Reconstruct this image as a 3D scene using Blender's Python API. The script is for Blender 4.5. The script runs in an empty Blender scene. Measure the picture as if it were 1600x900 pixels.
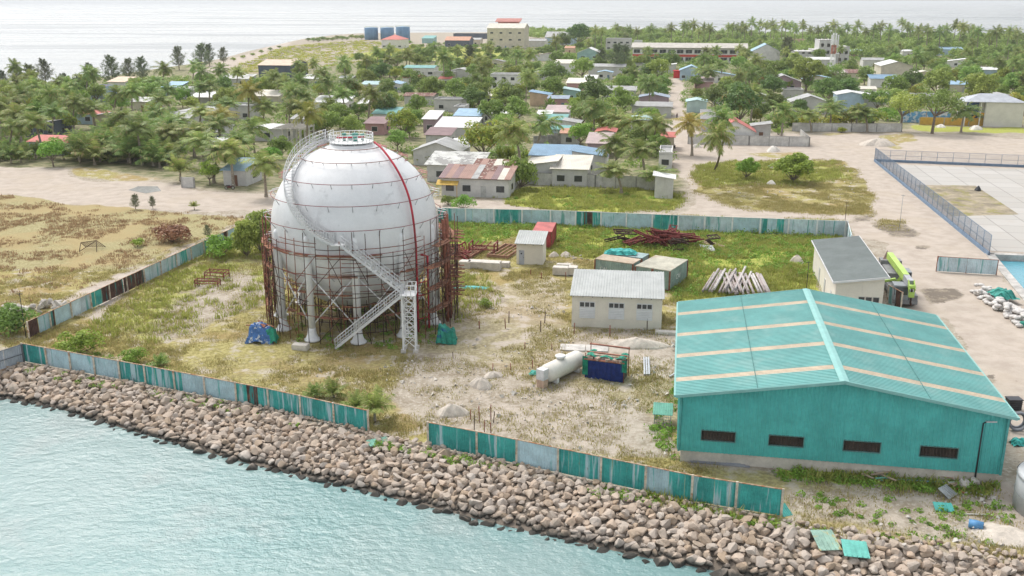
import bpy, bmesh, math, random
import numpy as np
from math import sin, cos, pi, radians, atan, tan, sqrt, atan2
from mathutils import Vector, Matrix

random.seed(7)
RNG = np.random.default_rng(7)
sc = bpy.context.scene
COL = sc.collection

# ------------------------------------------------------------------ camera, sky, sun, exposure
FPX, CAMH = 1500.0, 34.0
TH = atan(447 / FPX)
cd = bpy.data.cameras.new('camera')
cam = bpy.data.objects.new('camera', cd)
COL.objects.link(cam)
cam.location = (0, 0, CAMH)
cam.rotation_euler = (pi / 2 - TH, 0, 0)
cd.sensor_fit = 'HORIZONTAL'
cd.sensor_width = 36.0
cd.lens = 36.0 * FPX / 1600
cd.clip_start = 0.5
cd.clip_end = 60000
sc.camera = cam

SUN_EL, SUN_AZ = radians(56), radians(-34)          # azimuth from +Y towards +X
world = bpy.data.worlds.new('World')
sc.world = world
world.use_nodes = True
wn, wl = world.node_tree.nodes, world.node_tree.links
wn.clear()
wo = wn.new('ShaderNodeOutputWorld')
bg = wn.new('ShaderNodeBackground')
sky = wn.new('ShaderNodeTexSky')
sky.sky_type = 'NISHITA'
sky.sun_disc = False
sky.sun_elevation = SUN_EL
sky.sun_rotation = SUN_AZ
sky.air_density = 1.0
sky.dust_density = 2.5
sky.ozone_density = 1.0
hs = wn.new('ShaderNodeHueSaturation')
hs.inputs['Saturation'].default_value = 0.22
bg.inputs['Strength'].default_value = 0.15
wl.new(sky.outputs[0], hs.inputs['Color'])
wl.new(hs.outputs[0], bg.inputs['Color'])
wl.new(bg.outputs[0], wo.inputs['Surface'])

sl = bpy.data.lights.new('sun', 'SUN')
sl.energy = 1.05
sl.angle = radians(20)
sl.color = (1.0, 0.955, 0.88)
sun = bpy.data.objects.new('sun', sl)
COL.objects.link(sun)
sd = Vector((sin(SUN_AZ) * cos(SUN_EL), cos(SUN_AZ) * cos(SUN_EL), sin(SUN_EL)))
sun.rotation_euler = sd.to_track_quat('Z', 'Y').to_euler()
sun.location = (0, 0, 120)

vs = sc.view_settings
vs.view_transform = 'Standard'
vs.look = 'None'
vs.gamma = 1.0
vs.exposure = 0.88
vs.use_curve_mapping = False
sc.cycles.max_bounces = 6
sc.cycles.diffuse_bounces = 2
sc.cycles.glossy_bounces = 2
sc.cycles.transmission_bounces = 2
sc.cycles.volume_bounces = 1
sc.cycles.transparent_max_bounces = 6

# ------------------------------------------------------------------ helpers
_c, _s = cos(TH), sin(TH)
GA = radians(10)                                    # the village grid turns ten degrees clockwise
GU = Vector((cos(GA), -sin(GA), 0))
GV = Vector((sin(GA), cos(GA), 0))

def unp(px, py, z=0.0):
    a, b = (px - 800) / FPX, (450 - py) / FPX
    d = (a, b * _s + _c, b * _c - _s)
    t = (z - CAMH) / d[2]
    return Vector((d[0] * t, d[1] * t, z))

def proj(P):
    y, z = P[1], P[2] - CAMH
    dep = y * _c - z * _s
    return 800 + FPX * P[0] / dep, 450 - FPX * (y * _s + z * _c) / dep, dep

def dep(P):
    return P[1] * _c - (P[2] - CAMH) * _s

_LAT = np.random.default_rng(99).random((256, 256))
def vnoise(x, y, s, oct=3):
    """value noise with features about s metres across, 0..1"""
    v = np.zeros_like(x, dtype=float)
    amp, tot = 1.0, 0.0
    for o in range(oct):
        u, w = x / s + 37.3 * o, y / s + 91.7 * o
        i, j = np.floor(u).astype(int), np.floor(w).astype(int)
        fu, fw = u - i, w - j
        fu, fw = fu * fu * (3 - 2 * fu), fw * fw * (3 - 2 * fw)
        a = _LAT[i % 256, j % 256] * (1 - fu) + _LAT[(i + 1) % 256, j % 256] * fu
        b = _LAT[i % 256, (j + 1) % 256] * (1 - fu) + _LAT[(i + 1) % 256, (j + 1) % 256] * fu
        v += amp * (a * (1 - fw) + b * fw)
        tot += amp
        amp *= .55
        s = s / 2.1
    return v / tot

def smooth01(x):
    x = np.clip(x, 0, 1)
    return x * x * (3 - 2 * x)

class MB:
    def __init__(s):
        s.v, s.f, s.sm = [], [], []
    def face(s, pts, smooth=False):
        n = len(s.v)
        s.v += [tuple(p) for p in pts]
        s.f.append(tuple(range(n, n + len(pts))))
        s.sm.append(smooth)
    def hexa(s, p):                                 # eight corners: bottom 0-3, top 4-7, counter-clockwise from above
        n = len(s.v)
        s.v += [tuple(q) for q in p]
        for a in ((3, 2, 1, 0), (4, 5, 6, 7), (0, 1, 5, 4), (1, 2, 6, 5), (2, 3, 7, 6), (3, 0, 4, 7)):
            s.f.append(tuple(n + i for i in a))
            s.sm.append(False)
    def bx(s, x0, x1, y0, y1, z0, z1):
        s.hexa([(x0, y0, z0), (x1, y0, z0), (x1, y1, z0), (x0, y1, z0), (x0, y0, z1), (x1, y0, z1), (x1, y1, z1), (x0, y1, z1)])
    def rbox(s, c, size, rot=0, tilt=None):
        m = Matrix.Rotation(rot, 3, 'Z')
        if tilt is not None:
            m = m @ tilt
        a, b, h = size[0] / 2, size[1] / 2, size[2] / 2
        c = Vector(c)
        s.hexa([c + m @ Vector(q) for q in ((-a, -b, -h), (a, -b, -h), (a, b, -h), (-a, b, -h), (-a, -b, h), (a, -b, h), (a, b, h), (-a, b, h))])
    def bar(s, p, q, w, h=None):
        h = h or w
        p, q = Vector(p), Vector(q)
        d = (q - p).normalized()
        r = d.cross(Vector((0, 0, 1)))
        if r.length < 1e-3:
            r = Vector((1, 0, 0))
        r = r.normalized() * (w / 2)
        u = r.cross(d).normalized() * (h / 2)
        s.hexa([p - r - u, p + r - u, q + r - u, q - r - u, p - r + u, p + r + u, q + r + u, q - r + u])
    def ring(s, c, d, r, n, ph=0.0):
        d = d.normalized()
        a = d.cross(Vector((0, 0, 1)))
        if a.length < 1e-2:
            a = Vector((1, 0, 0))
        a.normalize()
        b = a.cross(d)
        return [c + a * (r * cos(2 * pi * i / n + ph)) + b * (r * sin(2 * pi * i / n + ph)) for i in range(n)]
    def path(s, pts, r, n=6, cap=True):
        pts = [Vector(p) for p in pts]
        rs = r if isinstance(r, (list, tuple)) else [r] * len(pts)
        base = len(s.v)
        for i, p in enumerate(pts):
            d = pts[min(i + 1, len(pts) - 1)] - pts[max(i - 1, 0)]
            s.v += [tuple(q) for q in s.ring(p, d, rs[i], n)]
        for i in range(len(pts) - 1):
            for j in range(n):
                a, b = base + i * n + j, base + i * n + (j + 1) % n
                s.f.append((a, a + n, b + n, b))
                s.sm.append(True)
        if cap:
            s.f.append(tuple(base + j for j in range(n)))
            s.f.append(tuple(base + (len(pts) - 1) * n + j for j in reversed(range(n))))
            s.sm += [False, False]
    def tube(s, p, q, r, r2=None, n=6):
        s.path([p, q], [r, r if r2 is None else r2], n)
    def lathe(s, prof, c=(0, 0, 0), n=24, cap=True):  # prof: (radius, z) from the bottom up
        base = len(s.v)
        for r, z in prof:
            for j in range(n):
                a = 2 * pi * j / n
                s.v.append((c[0] + r * cos(a), c[1] + r * sin(a), c[2] + z))
        for i in range(len(prof) - 1):
            for j in range(n):
                a, b = base + i * n + j, base + i * n + (j + 1) % n
                s.f.append((a, b, b + n, a + n))
                s.sm.append(True)
        if cap:
            s.f.append(tuple(base + j for j in reversed(range(n))))
            s.f.append(tuple(base + (len(prof) - 1) * n + j for j in range(n)))
            s.sm += [False, False]
    def slab(s, pts, t):                            # a panel given thickness t below its face
        pts = [Vector(p) for p in pts]
        nrm = (pts[1] - pts[0]).cross(pts[-1] - pts[0]).normalized()
        if nrm.z < 0:
            pts.reverse()
            nrm = -nrm
        lo = [p - nrm * t for p in pts]
        s.face(pts)
        s.face(list(reversed(lo)))
        k = len(pts)
        for i in range(k):
            s.face([lo[i], lo[(i + 1) % k], pts[(i + 1) % k], pts[i]])
    def ribs(s, o, along, across, per, dpt, nrm, t=0.03):   # ribbed sheet: ribs run along, spaced across
        o, along, across, nrm = Vector(o), Vector(along), Vector(across), Vector(nrm).normalized()
        L = across.length
        k = max(1, int(round(L / per)))
        e = across / k
        for i in range(k):
            q = [o + e * (i + t_) + nrm * h for t_, h in ((0, 0), (.58, 0), (.68, dpt), (.9, dpt), (1, 0))]
            for a, b in zip(q[:-1], q[1:]):
                s.face([a, b, b + along, a + along])
        b0 = -nrm * t
        s.face([o + b0, o + along + b0, o + along + across + b0, o + across + b0])
        s.face([o + b0, o + across + b0, o + across, o])
        s.face([o + along, o + along + across, o + along + across + b0, o + along + b0])
        s.face([o + b0, o, o + along, o + along + b0])
        s.face([o + across, o + across + b0, o + across + along + b0, o + across + along])
    def build(s, name, mat, parent=None, smooth=None, **tags):
        me = bpy.data.meshes.new(name)
        me.from_pydata(s.v, [], s.f)
        me.polygons.foreach_set('use_smooth', [bool(smooth) if smooth is not None else x for x in s.sm])
        me.materials.append(mat)
        o = bpy.data.objects.new(name, me)
        COL.objects.link(o)
        if parent:
            o.parent = parent
        for k, v in tags.items():
            o[k] = v
        return o

def quad_mesh(name, V, mat, parent=None, smooth=False, k=4):
    """V: (N, k, 3) array of polygons"""
    n = len(V)
    me = bpy.data.meshes.new(name)
    me.vertices.add(n * k)
    me.vertices.foreach_set('co', np.ascontiguousarray(V, dtype=np.float32).ravel())
    me.loops.add(n * k)
    me.loops.foreach_set('vertex_index', np.arange(n * k, dtype=np.int32))
    me.polygons.add(n)
    me.polygons.foreach_set('loop_start', np.arange(0, n * k, k, dtype=np.int32))
    me.polygons.foreach_set('loop_total', np.full(n, k, dtype=np.int32))
    me.update(calc_edges=True)
    if mat:
        me.materials.append(mat)
    return me

def link(name, me, parent=None, loc=None):
    o = bpy.data.objects.new(name, me)
    COL.objects.link(o)
    if parent:
        o.parent = parent
    if loc is not None:
        o.location = loc
    return o

def tag(o, label, cat=None, group=None, kind=None):
    o['label'] = label
    if cat:
        o['category'] = cat
    if group:
        o['group'] = group
    if kind:
        o['kind'] = kind
    return o

def thing(name, label, cat, loc=(0, 0, 0), rotz=0.0, group=None):
    o = bpy.data.objects.new(name, None)
    o.empty_display_size = 0.3
    COL.objects.link(o)
    o.location = loc
    o.rotation_euler = (0, 0, rotz)
    return tag(o, label, cat, group)

LAND = []                                            # landmarks (phrase, point) that name what stands beside them
AUTO = []                                            # things whose label is finished at the end

def landmark(phrase, P):
    LAND.append((phrase, proj(P)))

# ------------------------------------------------------------------ materials
class NT:
    def __init__(s, name):
        s.m = bpy.data.materials.new(name)
        s.m.use_nodes = True
        s.t = s.m.node_tree
        s.t.nodes.clear()
        s.out = s.t.nodes.new('ShaderNodeOutputMaterial')
        s.tc = s.t.nodes.new('ShaderNodeTexCoord')
    def n(s, typ, **kw):
        o = s.t.nodes.new('ShaderNode' + typ)
        for k, v in kw.items():
            setattr(o, k, v)
        return o
    def l(s, a, b):
        s.t.links.new(a, b)
    def set(s, sock, v):
        if isinstance(v, bpy.types.NodeSocket):
            s.l(v, sock)
        else:
            if sock.type == 'RGBA' and len(v) == 3:
                v = (*v, 1)
            sock.default_value = v
    def math(s, op, a, b=None, c=None, clamp=False):
        o = s.n('Math', operation=op, use_clamp=clamp)
        for i, v in enumerate((a, b, c)):
            if v is not None:
                s.set(o.inputs[i], v)
        return o.outputs[0]
    def mix(s, f, a, b, blend='MIX'):
        o = s.n('Mix', data_type='RGBA', blend_type=blend)
        s.set(o.inputs[0], f)
        s.set(o.inputs[6], a)
        s.set(o.inputs[7], b)
        return o.outputs[2]
    def ss(s, v, lo, hi):
        o = s.n('MapRange', interpolation_type='SMOOTHSTEP')
        s.set(o.inputs[0], v)
        o.inputs[1].default_value, o.inputs[2].default_value = lo, hi
        return o.outputs[0]
    def noise(s, scale, detail=3, rough=.55, vec=None, st=None, off=None):
        o = s.n('TexNoise')
        o.inputs['Scale'].default_value = scale
        o.inputs['Detail'].default_value = detail
        o.inputs['Roughness'].default_value = rough
        v = vec or s.tc.outputs['Object']
        if st or off is not None:
            m = s.n('Mapping')
            s.l(v, m.inputs[0])
            if st:
                m.inputs['Scale'].default_value = st
            if off is not None:
                s.l(off, m.inputs['Location'])
            v = m.outputs[0]
        s.l(v, o.inputs['Vector'])
        return o.outputs['Fac']
    def bsdf(s, col, rough=.7, metal=0., spec=.3, bump=None, bstr=.3, bdist=.1):
        b = s.n('BsdfPrincipled')
        s.set(b.inputs['Base Color'], col)
        s.set(b.inputs['Roughness'], rough)
        b.inputs['Metallic'].default_value = metal
        b.inputs['Specular IOR Level'].default_value = spec
        if bump is not None:
            bm = s.n('Bump')
            bm.inputs['Strength'].default_value = bstr
            bm.inputs['Distance'].default_value = bdist
            s.l(bump, bm.inputs['Height'])
            s.l(bm.outputs[0], b.inputs['Normal'])
        s.l(b.outputs[0], s.out.inputs['Surface'])
        return b

_mats = {}
def M(col, rough=.65, metal=0., var=.18, scale=1.2, col2=None, f2=(.55, .75), streak=False, bump=.15, spec=.3, rnd=0., corr=None, col3=None, f3=(.6, .68)):
    """worn painted / concrete / metal surface: base colour, tonal variation, patches or vertical streaks of a second colour"""
    key = (col, rough, metal, var, scale, col2, f2, streak, bump, spec, rnd, corr, col3, f3)
    if key in _mats:
        return _mats[key]
    t = NT('surface_%d' % len(_mats))
    oi = t.n('ObjectInfo')
    off = t.n('CombineXYZ')
    for i in range(3):
        t.l(t.math('MULTIPLY', oi.outputs['Random'], 40.0 + 13 * i), off.inputs[i])
    n1 = t.noise(scale, 5, .6, off=off.outputs[0])
    n2 = t.noise(scale * 7, 3, .6, off=off.outputs[0])
    v = t.math('ADD', t.math('MULTIPLY', n1, .7), t.math('MULTIPLY', n2, .3))
    dark = tuple(c * (1 - var * 1.6) for c in col)
    lite = tuple(min(.92, c * (1 + var)) for c in col)
    c = t.mix(t.ss(v, .3, .7), dark, lite)
    if rnd:
        h = t.n('HueSaturation')
        t.set(h.inputs['Color'], c)
        t.l(t.math('MULTIPLY_ADD', oi.outputs['Random'], rnd * 2, 1 - rnd), h.inputs['Value'])
        c = h.outputs[0]
    if col2:
        st = (2.2, 2.2, .16) if streak else (1, 1, 1)
        n3 = t.noise(scale * (1.1 if streak else .9), 4, .65, st=st, off=off.outputs[0])
        c = t.mix(t.ss(n3, *f2), c, col2)
    if col3:
        n4 = t.noise(scale * 1.7, 4, .7, st=(1.6, 1.6, .45), off=off.outputs[0])
        c = t.mix(t.ss(n4, *f3), c, col3)
    bp = v
    if corr:
        ax, per, amp = corr
        sp = t.n('SeparateXYZ')
        t.l(t.tc.outputs['Object'], sp.inputs[0])
        w = t.math('SINE', t.math('MULTIPLY', sp.outputs[ax], 2 * pi / per))
        bp = t.math('ADD', t.math('MULTIPLY', w, amp), t.math('MULTIPLY', v, .3))
    t.bsdf(c, rough, metal, spec, bp if bump else None, bump if not corr else .6, .06)
    _mats[key] = t.m
    return t.m

def leafmat(name, c1, c2, c3=None, trans=.25, rough=.55, vary=.25, patch=None):
    """foliage: tone varies per leaf, per clump and per plant"""
    t = NT(name)
    g = t.n('NewGeometry')
    oi = t.n('ObjectInfo')
    n = t.noise(.55, 2, .5)
    f = t.math('ADD', t.math('MULTIPLY', g.outputs['Random Per Island'], .55), t.math('MULTIPLY', t.ss(n, .3, .7), .55))
    c = t.mix(t.math('MINIMUM', f, 1.), c1, c2)
    if c3:
        c = t.mix(t.math('GREATER_THAN', g.outputs['Random Per Island'], .9), c, c3)
    if patch:
        pc, lo, hi = patch
        c = t.mix(t.ss(t.noise(.3, 2, .5), lo, hi), c, pc)
    h = t.n('HueSaturation')
    t.set(h.inputs['Color'], c)
    t.l(t.math('MULTIPLY_ADD', oi.outputs['Random'], vary * 2, 1 - vary), h.inputs['Value'])
    r2 = t.math('FRACT', t.math('MULTIPLY', oi.outputs['Random'], 7.31))
    t.l(t.math('MULTIPLY_ADD', r2, .05, .475), h.inputs['Hue'])
    b = t.bsdf(h.outputs[0], rough, 0, .25)
    tr = t.n('BsdfTranslucent')
    t.l(h.outputs[0], tr.inputs['Color'])
    mx = t.n('MixShader')
    mx.inputs[0].default_value = trans
    t.l(b.outputs[0], mx.inputs[1])
    t.l(tr.outputs[0], mx.inputs[2])
    t.l(mx.outputs[0], t.out.inputs['Surface'])
    return t.m

L_PALM = leafmat('palm_leaf', (.13, .185, .05), (.335, .43, .12), (.44, .38, .16), trans=.36)
L_PALMY = leafmat('palm_leaf_yellow', (.23, .22, .05), (.46, .42, .11), (.50, .36, .09), trans=.32)
L_DARK = leafmat('broad_leaf_dark', (.09, .16, .04), (.26, .36, .10), None, trans=.32)
L_MID = leafmat('broad_leaf_mid', (.135, .21, .042), (.37, .48, .115), None, trans=.34)
L_BRIGHT = leafmat('broad_leaf_bright', (.15, .27, .032), (.33, .49, .08), None, vary=.12, trans=.3)
L_YEL = leafmat('broad_leaf_yellow', (.19, .25, .03), (.43, .47, .08), (.48, .38, .07), trans=.3)
L_MANGO = leafmat('mango_leaf', (.07, .125, .03), (.20, .28, .075), None, patch=((.34, .20, .065), .55, .72))
L_CAS = leafmat('needle_leaf', (.09, .12, .06), (.20, .235, .12), None)
L_BANANA = leafmat('banana_leaf', (.13, .20, .03), (.30, .38, .07), None)
BARK = M((.20, .16, .12), .9, var=.3, scale=3)
BARKP = M((.30, .255, .20), .9, var=.25, scale=4)
# ------------------------------------------------------------------ the ground
def interp_world(pts, z):
    q = sorted([tuple(unp(x, y, z))[:2] for x, y in pts])
    return np.array([a for a, b in q]), np.array([b for a, b in q])

ROCK_TOP = [(-700, 455), (-300, 518), (0, 571), (38, 575), (120, 590), (250, 617), (400, 646), (575, 685), (700, 714), (830, 742), (1000, 783), (1220, 826), (1400, 852), (1600, 880), (1900, 920)]
WATERLINE = [(-700, 505), (-300, 572), (0, 621), (100, 641), (200, 672), (300, 700), (400, 728), (500, 750), (600, 775), (700, 800), (800, 825), (900, 848), (1000, 870), (1130, 895), (1250, 918), (1500, 960), (1900, 1030)]
SEA_Z = -1.3
tx, ty = interp_world(ROCK_TOP, 0)
wx_, wy_ = interp_world(WATERLINE, SEA_Z)

def shore_t(x, y):
    a, b = np.interp(x, tx, ty), np.interp(x, wx_, wy_)
    return (a - y) / (a - b)

FAR_SHORE = [(-500, 175), (-200, 150), (0, 136), (60, 128), (150, 120), (230, 108), (300, 98), (345, 90), (380, 80), (430, 69), (470, 60), (520, 54), (570, 51), (760, 50), (840, 47), (900, 45), (980, 46), (1130, 49), (1200, 52), (1340, 53), (1420, 57), (1480, 56), (1530, 55), (1620, 58), (1800, 62), (2300, 70)]
fs = np.array([tuple(unp(*p))[:2] for p in FAR_SHORE])
BASIN = [unp(1546, 397)[:2], unp(2300, 425)[:2], unp(2300, 560)[:2], unp(1617, 482)[:2]]
def in_poly(x, y, poly):
    inside = np.zeros(np.shape(x), bool)
    j = len(poly) - 1
    for i in range(len(poly)):
        xi, yi = poly[i][0], poly[i][1]
        xj, yj = poly[j][0], poly[j][1]
        c = ((yi > y) != (yj > y)) & (x < (xj - xi) * (y - yi) / (yj - yi + 1e-12) + xi)
        inside ^= c
        j = i
    return inside

# cover polygons on the ground: photo pixels turned into ground points; G green grass, Y dry yellow grass, D brown field, S pale sand, C village soil
COVER = [
 ('C', 1, [(-600, 175), (0, 136), (300, 98), (500, 100), (800, 75), (980, 46), (1600, 58), (2300, 70), (2300, 190), (1600, 195), (1240, 205), (1070, 215), (1060, 300), (690, 310), (430, 300), (290, 290), (110, 262), (-600, 280)]),
 ('D', 1, [(-600, 325), (0, 300), (120, 316), (300, 333), (385, 345), (330, 375), (250, 420), (160, 470), (45, 540), (-300, 540)]),
 ('Y', .8, [(-300, 420), (0, 420), (190, 420), (330, 365), (380, 345), (340, 375), (40, 545), (-200, 540)]),
 ('D', .9, [(0, 320), (90, 318), (190, 330), (180, 350), (60, 362), (0, 355)]),
 ('Y', 1, [(40, 540), (160, 470), (375, 365), (430, 330), (690, 326), (1320, 346), (1280, 450), (1062, 470), (1062, 720), (1220, 770), (670, 690), (575, 665)]),
 ('G', .95, [(690, 330), (1320, 350), (1290, 400), (1280, 455), (1060, 470), (1040, 420), (870, 398), (800, 370), (720, 396), (690, 390)]),
 ('G', .5, [(330, 385), (430, 345), (440, 470), (340, 500), (250, 540), (120, 520), (200, 470)]),
 ('G', .4, [(690, 430), (760, 425), (790, 470), (700, 510)]),
 ('S', .42, [(320, 440), (400, 420), (420, 470), (330, 510), (300, 545), (230, 520)]),
 ('S', .47, [(640, 545), (700, 470), (800, 440), (890, 430), (890, 500), (1062, 520), (1062, 650), (1040, 710), (900, 715), (680, 670), (600, 620)]),
 ('S', .38, [(500, 545), (700, 550), (860, 600), (700, 690), (560, 640), (300, 600), (330, 560)]),
 ('S', .52, [(900, 520), (1062, 515), (1062, 590), (980, 560), (900, 550)]),
 ('S', .48, [(690, 625), (860, 600), (1000, 640), (1062, 690), (1062, 720), (860, 700), (700, 670)]),
 ('Y', .6, [(1062, 722), (1566, 752), (1700, 800), (1700, 900), (1400, 856), (1220, 830), (1000, 790), (1062, 745)]),
 ('G', .9, [(1200, 732), (1566, 750), (1560, 775), (1380, 768), (1230, 748)]),
 ('G', .75, [(1000, 770), (1220, 812), (1300, 835), (1200, 822), (1010, 788)]),
 ('S', .46, [(1230, 770), (1500, 770), (1600, 800), (1600, 850), (1420, 840), (1240, 800)]),
 ('S', .7, [(1540, 755), (1620, 740), (1700, 800), (1640, 870), (1560, 830)]),
 ('S', 1, [(-600, 275), (0, 262), (100, 262), (120, 285), (210, 283), (290, 292), (400, 302), (560, 310), (690, 312), (800, 318), (900, 331), (1062, 332), (1085, 320), (1075, 290), (1049, 255), (1045, 200), (1049, 122), (1066, 122), (1074, 200), (1082, 205), (1265, 212), (1410, 208), (1600, 215), (2300, 240), (2300, 420), (1545, 397), (1600, 470), (2300, 560), (2300, 800), (1600, 740), (1570, 640), (1480, 500), (1390, 480), (1390, 380), (1330, 372), (1325, 345), (1100, 338), (700, 326), (560, 328), (330, 329), (220, 326), (120, 318), (0, 305), (-600, 325)]),
 ('Y', 1, [(1083, 268), (1100, 257), (1150, 251), (1240, 248), (1325, 252), (1350, 290), (1366, 312), (1362, 332), (1300, 336), (1180, 327), (1110, 312), (1090, 295)]),
 ('G', .6, [(1083, 268), (1100, 257), (1150, 251), (1300, 250), (1330, 280), (1230, 290), (1100, 290)]),
 ('G', .9, [(770, 303), (830, 292), (1020, 294), (1052, 300), (1066, 318), (1050, 328), (920, 330), (800, 322)]),
 ('Y', .7, [(1150, 240), (1215, 236), (1290, 240), (1200, 247)]),
 ('Y', .8, [(1380, 213), (1425, 206), (1430, 222), (1400, 235), (1370, 228)]),
 ('G', .8, [(1420, 196), (1600, 200), (2000, 212), (2000, 208), (1600, 209), (1425, 206)]),
 ('Y', .7, [(1270, 208), (1400, 207), (1300, 212)]),
 ('Y', .9, [(105, 264), (215, 268), (265, 283), (200, 284), (120, 276)]),
 ('Y', .8, [(1380, 345), (1425, 343), (1420, 357), (1385, 357)]),
 ('D', .5, [(290, 108), (340, 98), (430, 72), (520, 64), (640, 66), (660, 80), (520, 98), (440, 115), (330, 116)]),
 ('R', .56, [(370, 104), (440, 76), (520, 66), (620, 66), (600, 72), (520, 84), (420, 99)]), ('R', .54, [(420, 110), (520, 90), (600, 82), (540, 98), (480, 112)]),
 ('R', .42, [(440, 492), (560, 480), (690, 490), (690, 528), (560, 536), (480, 534)]),
 ('S', .9, [(295, 115), (330, 103), (440, 66), (460, 66), (370, 105), (320, 118)]),
 ('S', .8, [(400, 104), (520, 85), (600, 74), (640, 70), (645, 72), (560, 84), (450, 101)]),
 ('G', .36, [(450, 84), (560, 70), (640, 68), (700, 84), (560, 98), (430, 112)]),
 ('G', .95, [(545, 86), (640, 73), (780, 76), (800, 92), (720, 96), (560, 92)]),
 ('R', .62, [(1325, 340), (1370, 328), (1370, 344), (1330, 352)]), ('R', .62, [(1360, 345), (1430, 350), (1440, 372), (1380, 368)]), ('R', .62, [(1430, 383), (1465, 380), (1470, 392), (1435, 392)]), ('R', .64, [(1430, 452), (1500, 448), (1505, 470), (1440, 478)]), ('R', .62, [(1510, 588), (1560, 585), (1560, 602)]), ('R', .45, [(1560, 690), (1620, 680), (1620, 780), (1575, 760)]),
 ('S', .9, [(1000, 46), (1130, 49), (1340, 53), (1480, 56), (1620, 58), (1620, 60), (1340, 56), (1100, 52)]),
]
PATHS = [([(0, 487), (100, 470), (250, 408), (330, 372), (378, 352)], 1.1), ([(145, 500), (180, 455), (215, 425)], .9), ([(645, 300), (720, 305)], 1)]

def ground():
    rows = []
    y = 28.0
    while y < 2300:
        rows.append(y)
        y *= 1.0052
    rows = np.array(rows)
    cols = np.linspace(-.78, .78, 560)
    Y, T = np.meshgrid(rows, cols, indexing='ij')
    X = Y * T
    R, C = X.shape
    W = {k: np.zeros_like(X) for k in 'GYDSCR'}
    # wobble the sample point so the borders are ragged
    def wob(s, a, p):
        return a * (np.sin(X / s + p) + np.sin(Y / s * 1.3 + 2 * p) + .6 * np.sin((X + Y) / s * 2.3 + p) + .5 * np.sin((X - 1.7 * Y) / s * 4.1))
    sc_ = np.clip(Y / 110, .5, 3)
    Xw, Yw = X + wob(3.1, .35, 1.) * sc_, Y + wob(3.7, .5, 4.) * sc_
    for k, w, poly in COVER:
        P = [unp(*p)[:2] for p in poly]
        m = in_poly(Xw, Yw, P)
        for q in W:
            W[q] = np.where(m, W[q] * (1 - w), W[q])
        W[k] = np.where(m, np.maximum(W[k], w), W[k])
    for pts, wd in PATHS:
        q = [unp(*p) for p in pts]
        for a, b in zip(q[:-1], q[1:]):
            d = np.array([b.x - a.x, b.y - a.y])
            t = np.clip(((Xw - a.x) * d[0] + (Yw - a.y) * d[1]) / (d @ d), 0, 1)
            ds = np.hypot(Xw - a.x - t * d[0], Yw - a.y - t * d[1])
            m = smooth01(1.4 - ds / wd) * .9
            for k in W:
                W[k] *= 1 - m
            W['S'] = np.maximum(W['S'], m)
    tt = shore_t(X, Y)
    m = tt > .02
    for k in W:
        W[k] = np.where(m, 1. if k == 'R' else 0., W[k])  # ground under the revetment painted dark as the shade between its rocks
    def blur(A, n):
        for _ in range(n):
            B = A.copy()
            B[1:-1, 1:-1] = (A[1:-1, 1:-1] * 2 + A[:-2, 1:-1] + A[2:, 1:-1] + A[1:-1, :-2] + A[1:-1, 2:]) / 6
            A = B
        return A
    for k in W:
        W[k] = blur(W[k], 5)
    # heights
    Z = np.zeros_like(X)
    far = [tuple(p) for p in fs] + [(3000, 20), (-3000, 20)]
    land = blur(in_poly(X, Y, far).astype(float), 3)
    Z += -4.0 * (1 - smooth01(land))
    t = shore_t(X, Y)
    Z = np.where(t > 0, np.minimum(Z, SEA_Z * np.clip(t, 0, 1) - 2.5 * np.clip(t - 1, 0, 1)), Z)
    m = in_poly(X, Y, BASIN)
    Z = np.where(m, -4.0, Z)
    rough = np.clip(W['Y'] + W['G'] + W['D'], 0, 1) * .16 + .03
    bump = np.zeros_like(X)
    bump += 2.2 * (vnoise(X, Y, 6., 4) - .5) + .9 * (vnoise(X + 50, Y, 1.4, 2) - .5)
    ok = (land > .99) & (t < -.1) & ~m
    Z += np.where(ok & (Y < 400), bump * rough, 0)
    V = np.stack([X, Y, Z], -1).reshape(-1, 3)
    idx = np.arange(R * C).reshape(R, C)
    Q = np.stack([idx[:-1, :-1], idx[:-1, 1:], idx[1:, 1:], idx[1:, :-1]], -1).reshape(-1, 4)
    me = bpy.data.meshes.new('ground')
    me.vertices.add(len(V))
    me.vertices.foreach_set('co', V.astype(np.float32).ravel())
    me.loops.add(Q.size)
    me.loops.foreach_set('vertex_index', Q.astype(np.int32).ravel())
    me.polygons.add(len(Q))
    me.polygons.foreach_set('loop_start', np.arange(0, Q.size, 4, dtype=np.int32))
    me.polygons.foreach_set('loop_total', np.full(len(Q), 4, dtype=np.int32))
    me.polygons.foreach_set('use_smooth', np.ones(len(Q), bool))
    me.update(calc_edges=True)
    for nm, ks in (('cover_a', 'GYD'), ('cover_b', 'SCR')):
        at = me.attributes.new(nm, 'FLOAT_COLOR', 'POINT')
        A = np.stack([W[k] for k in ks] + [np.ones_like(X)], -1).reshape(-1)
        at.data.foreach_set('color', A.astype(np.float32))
    return me, rows, cols, W

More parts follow.
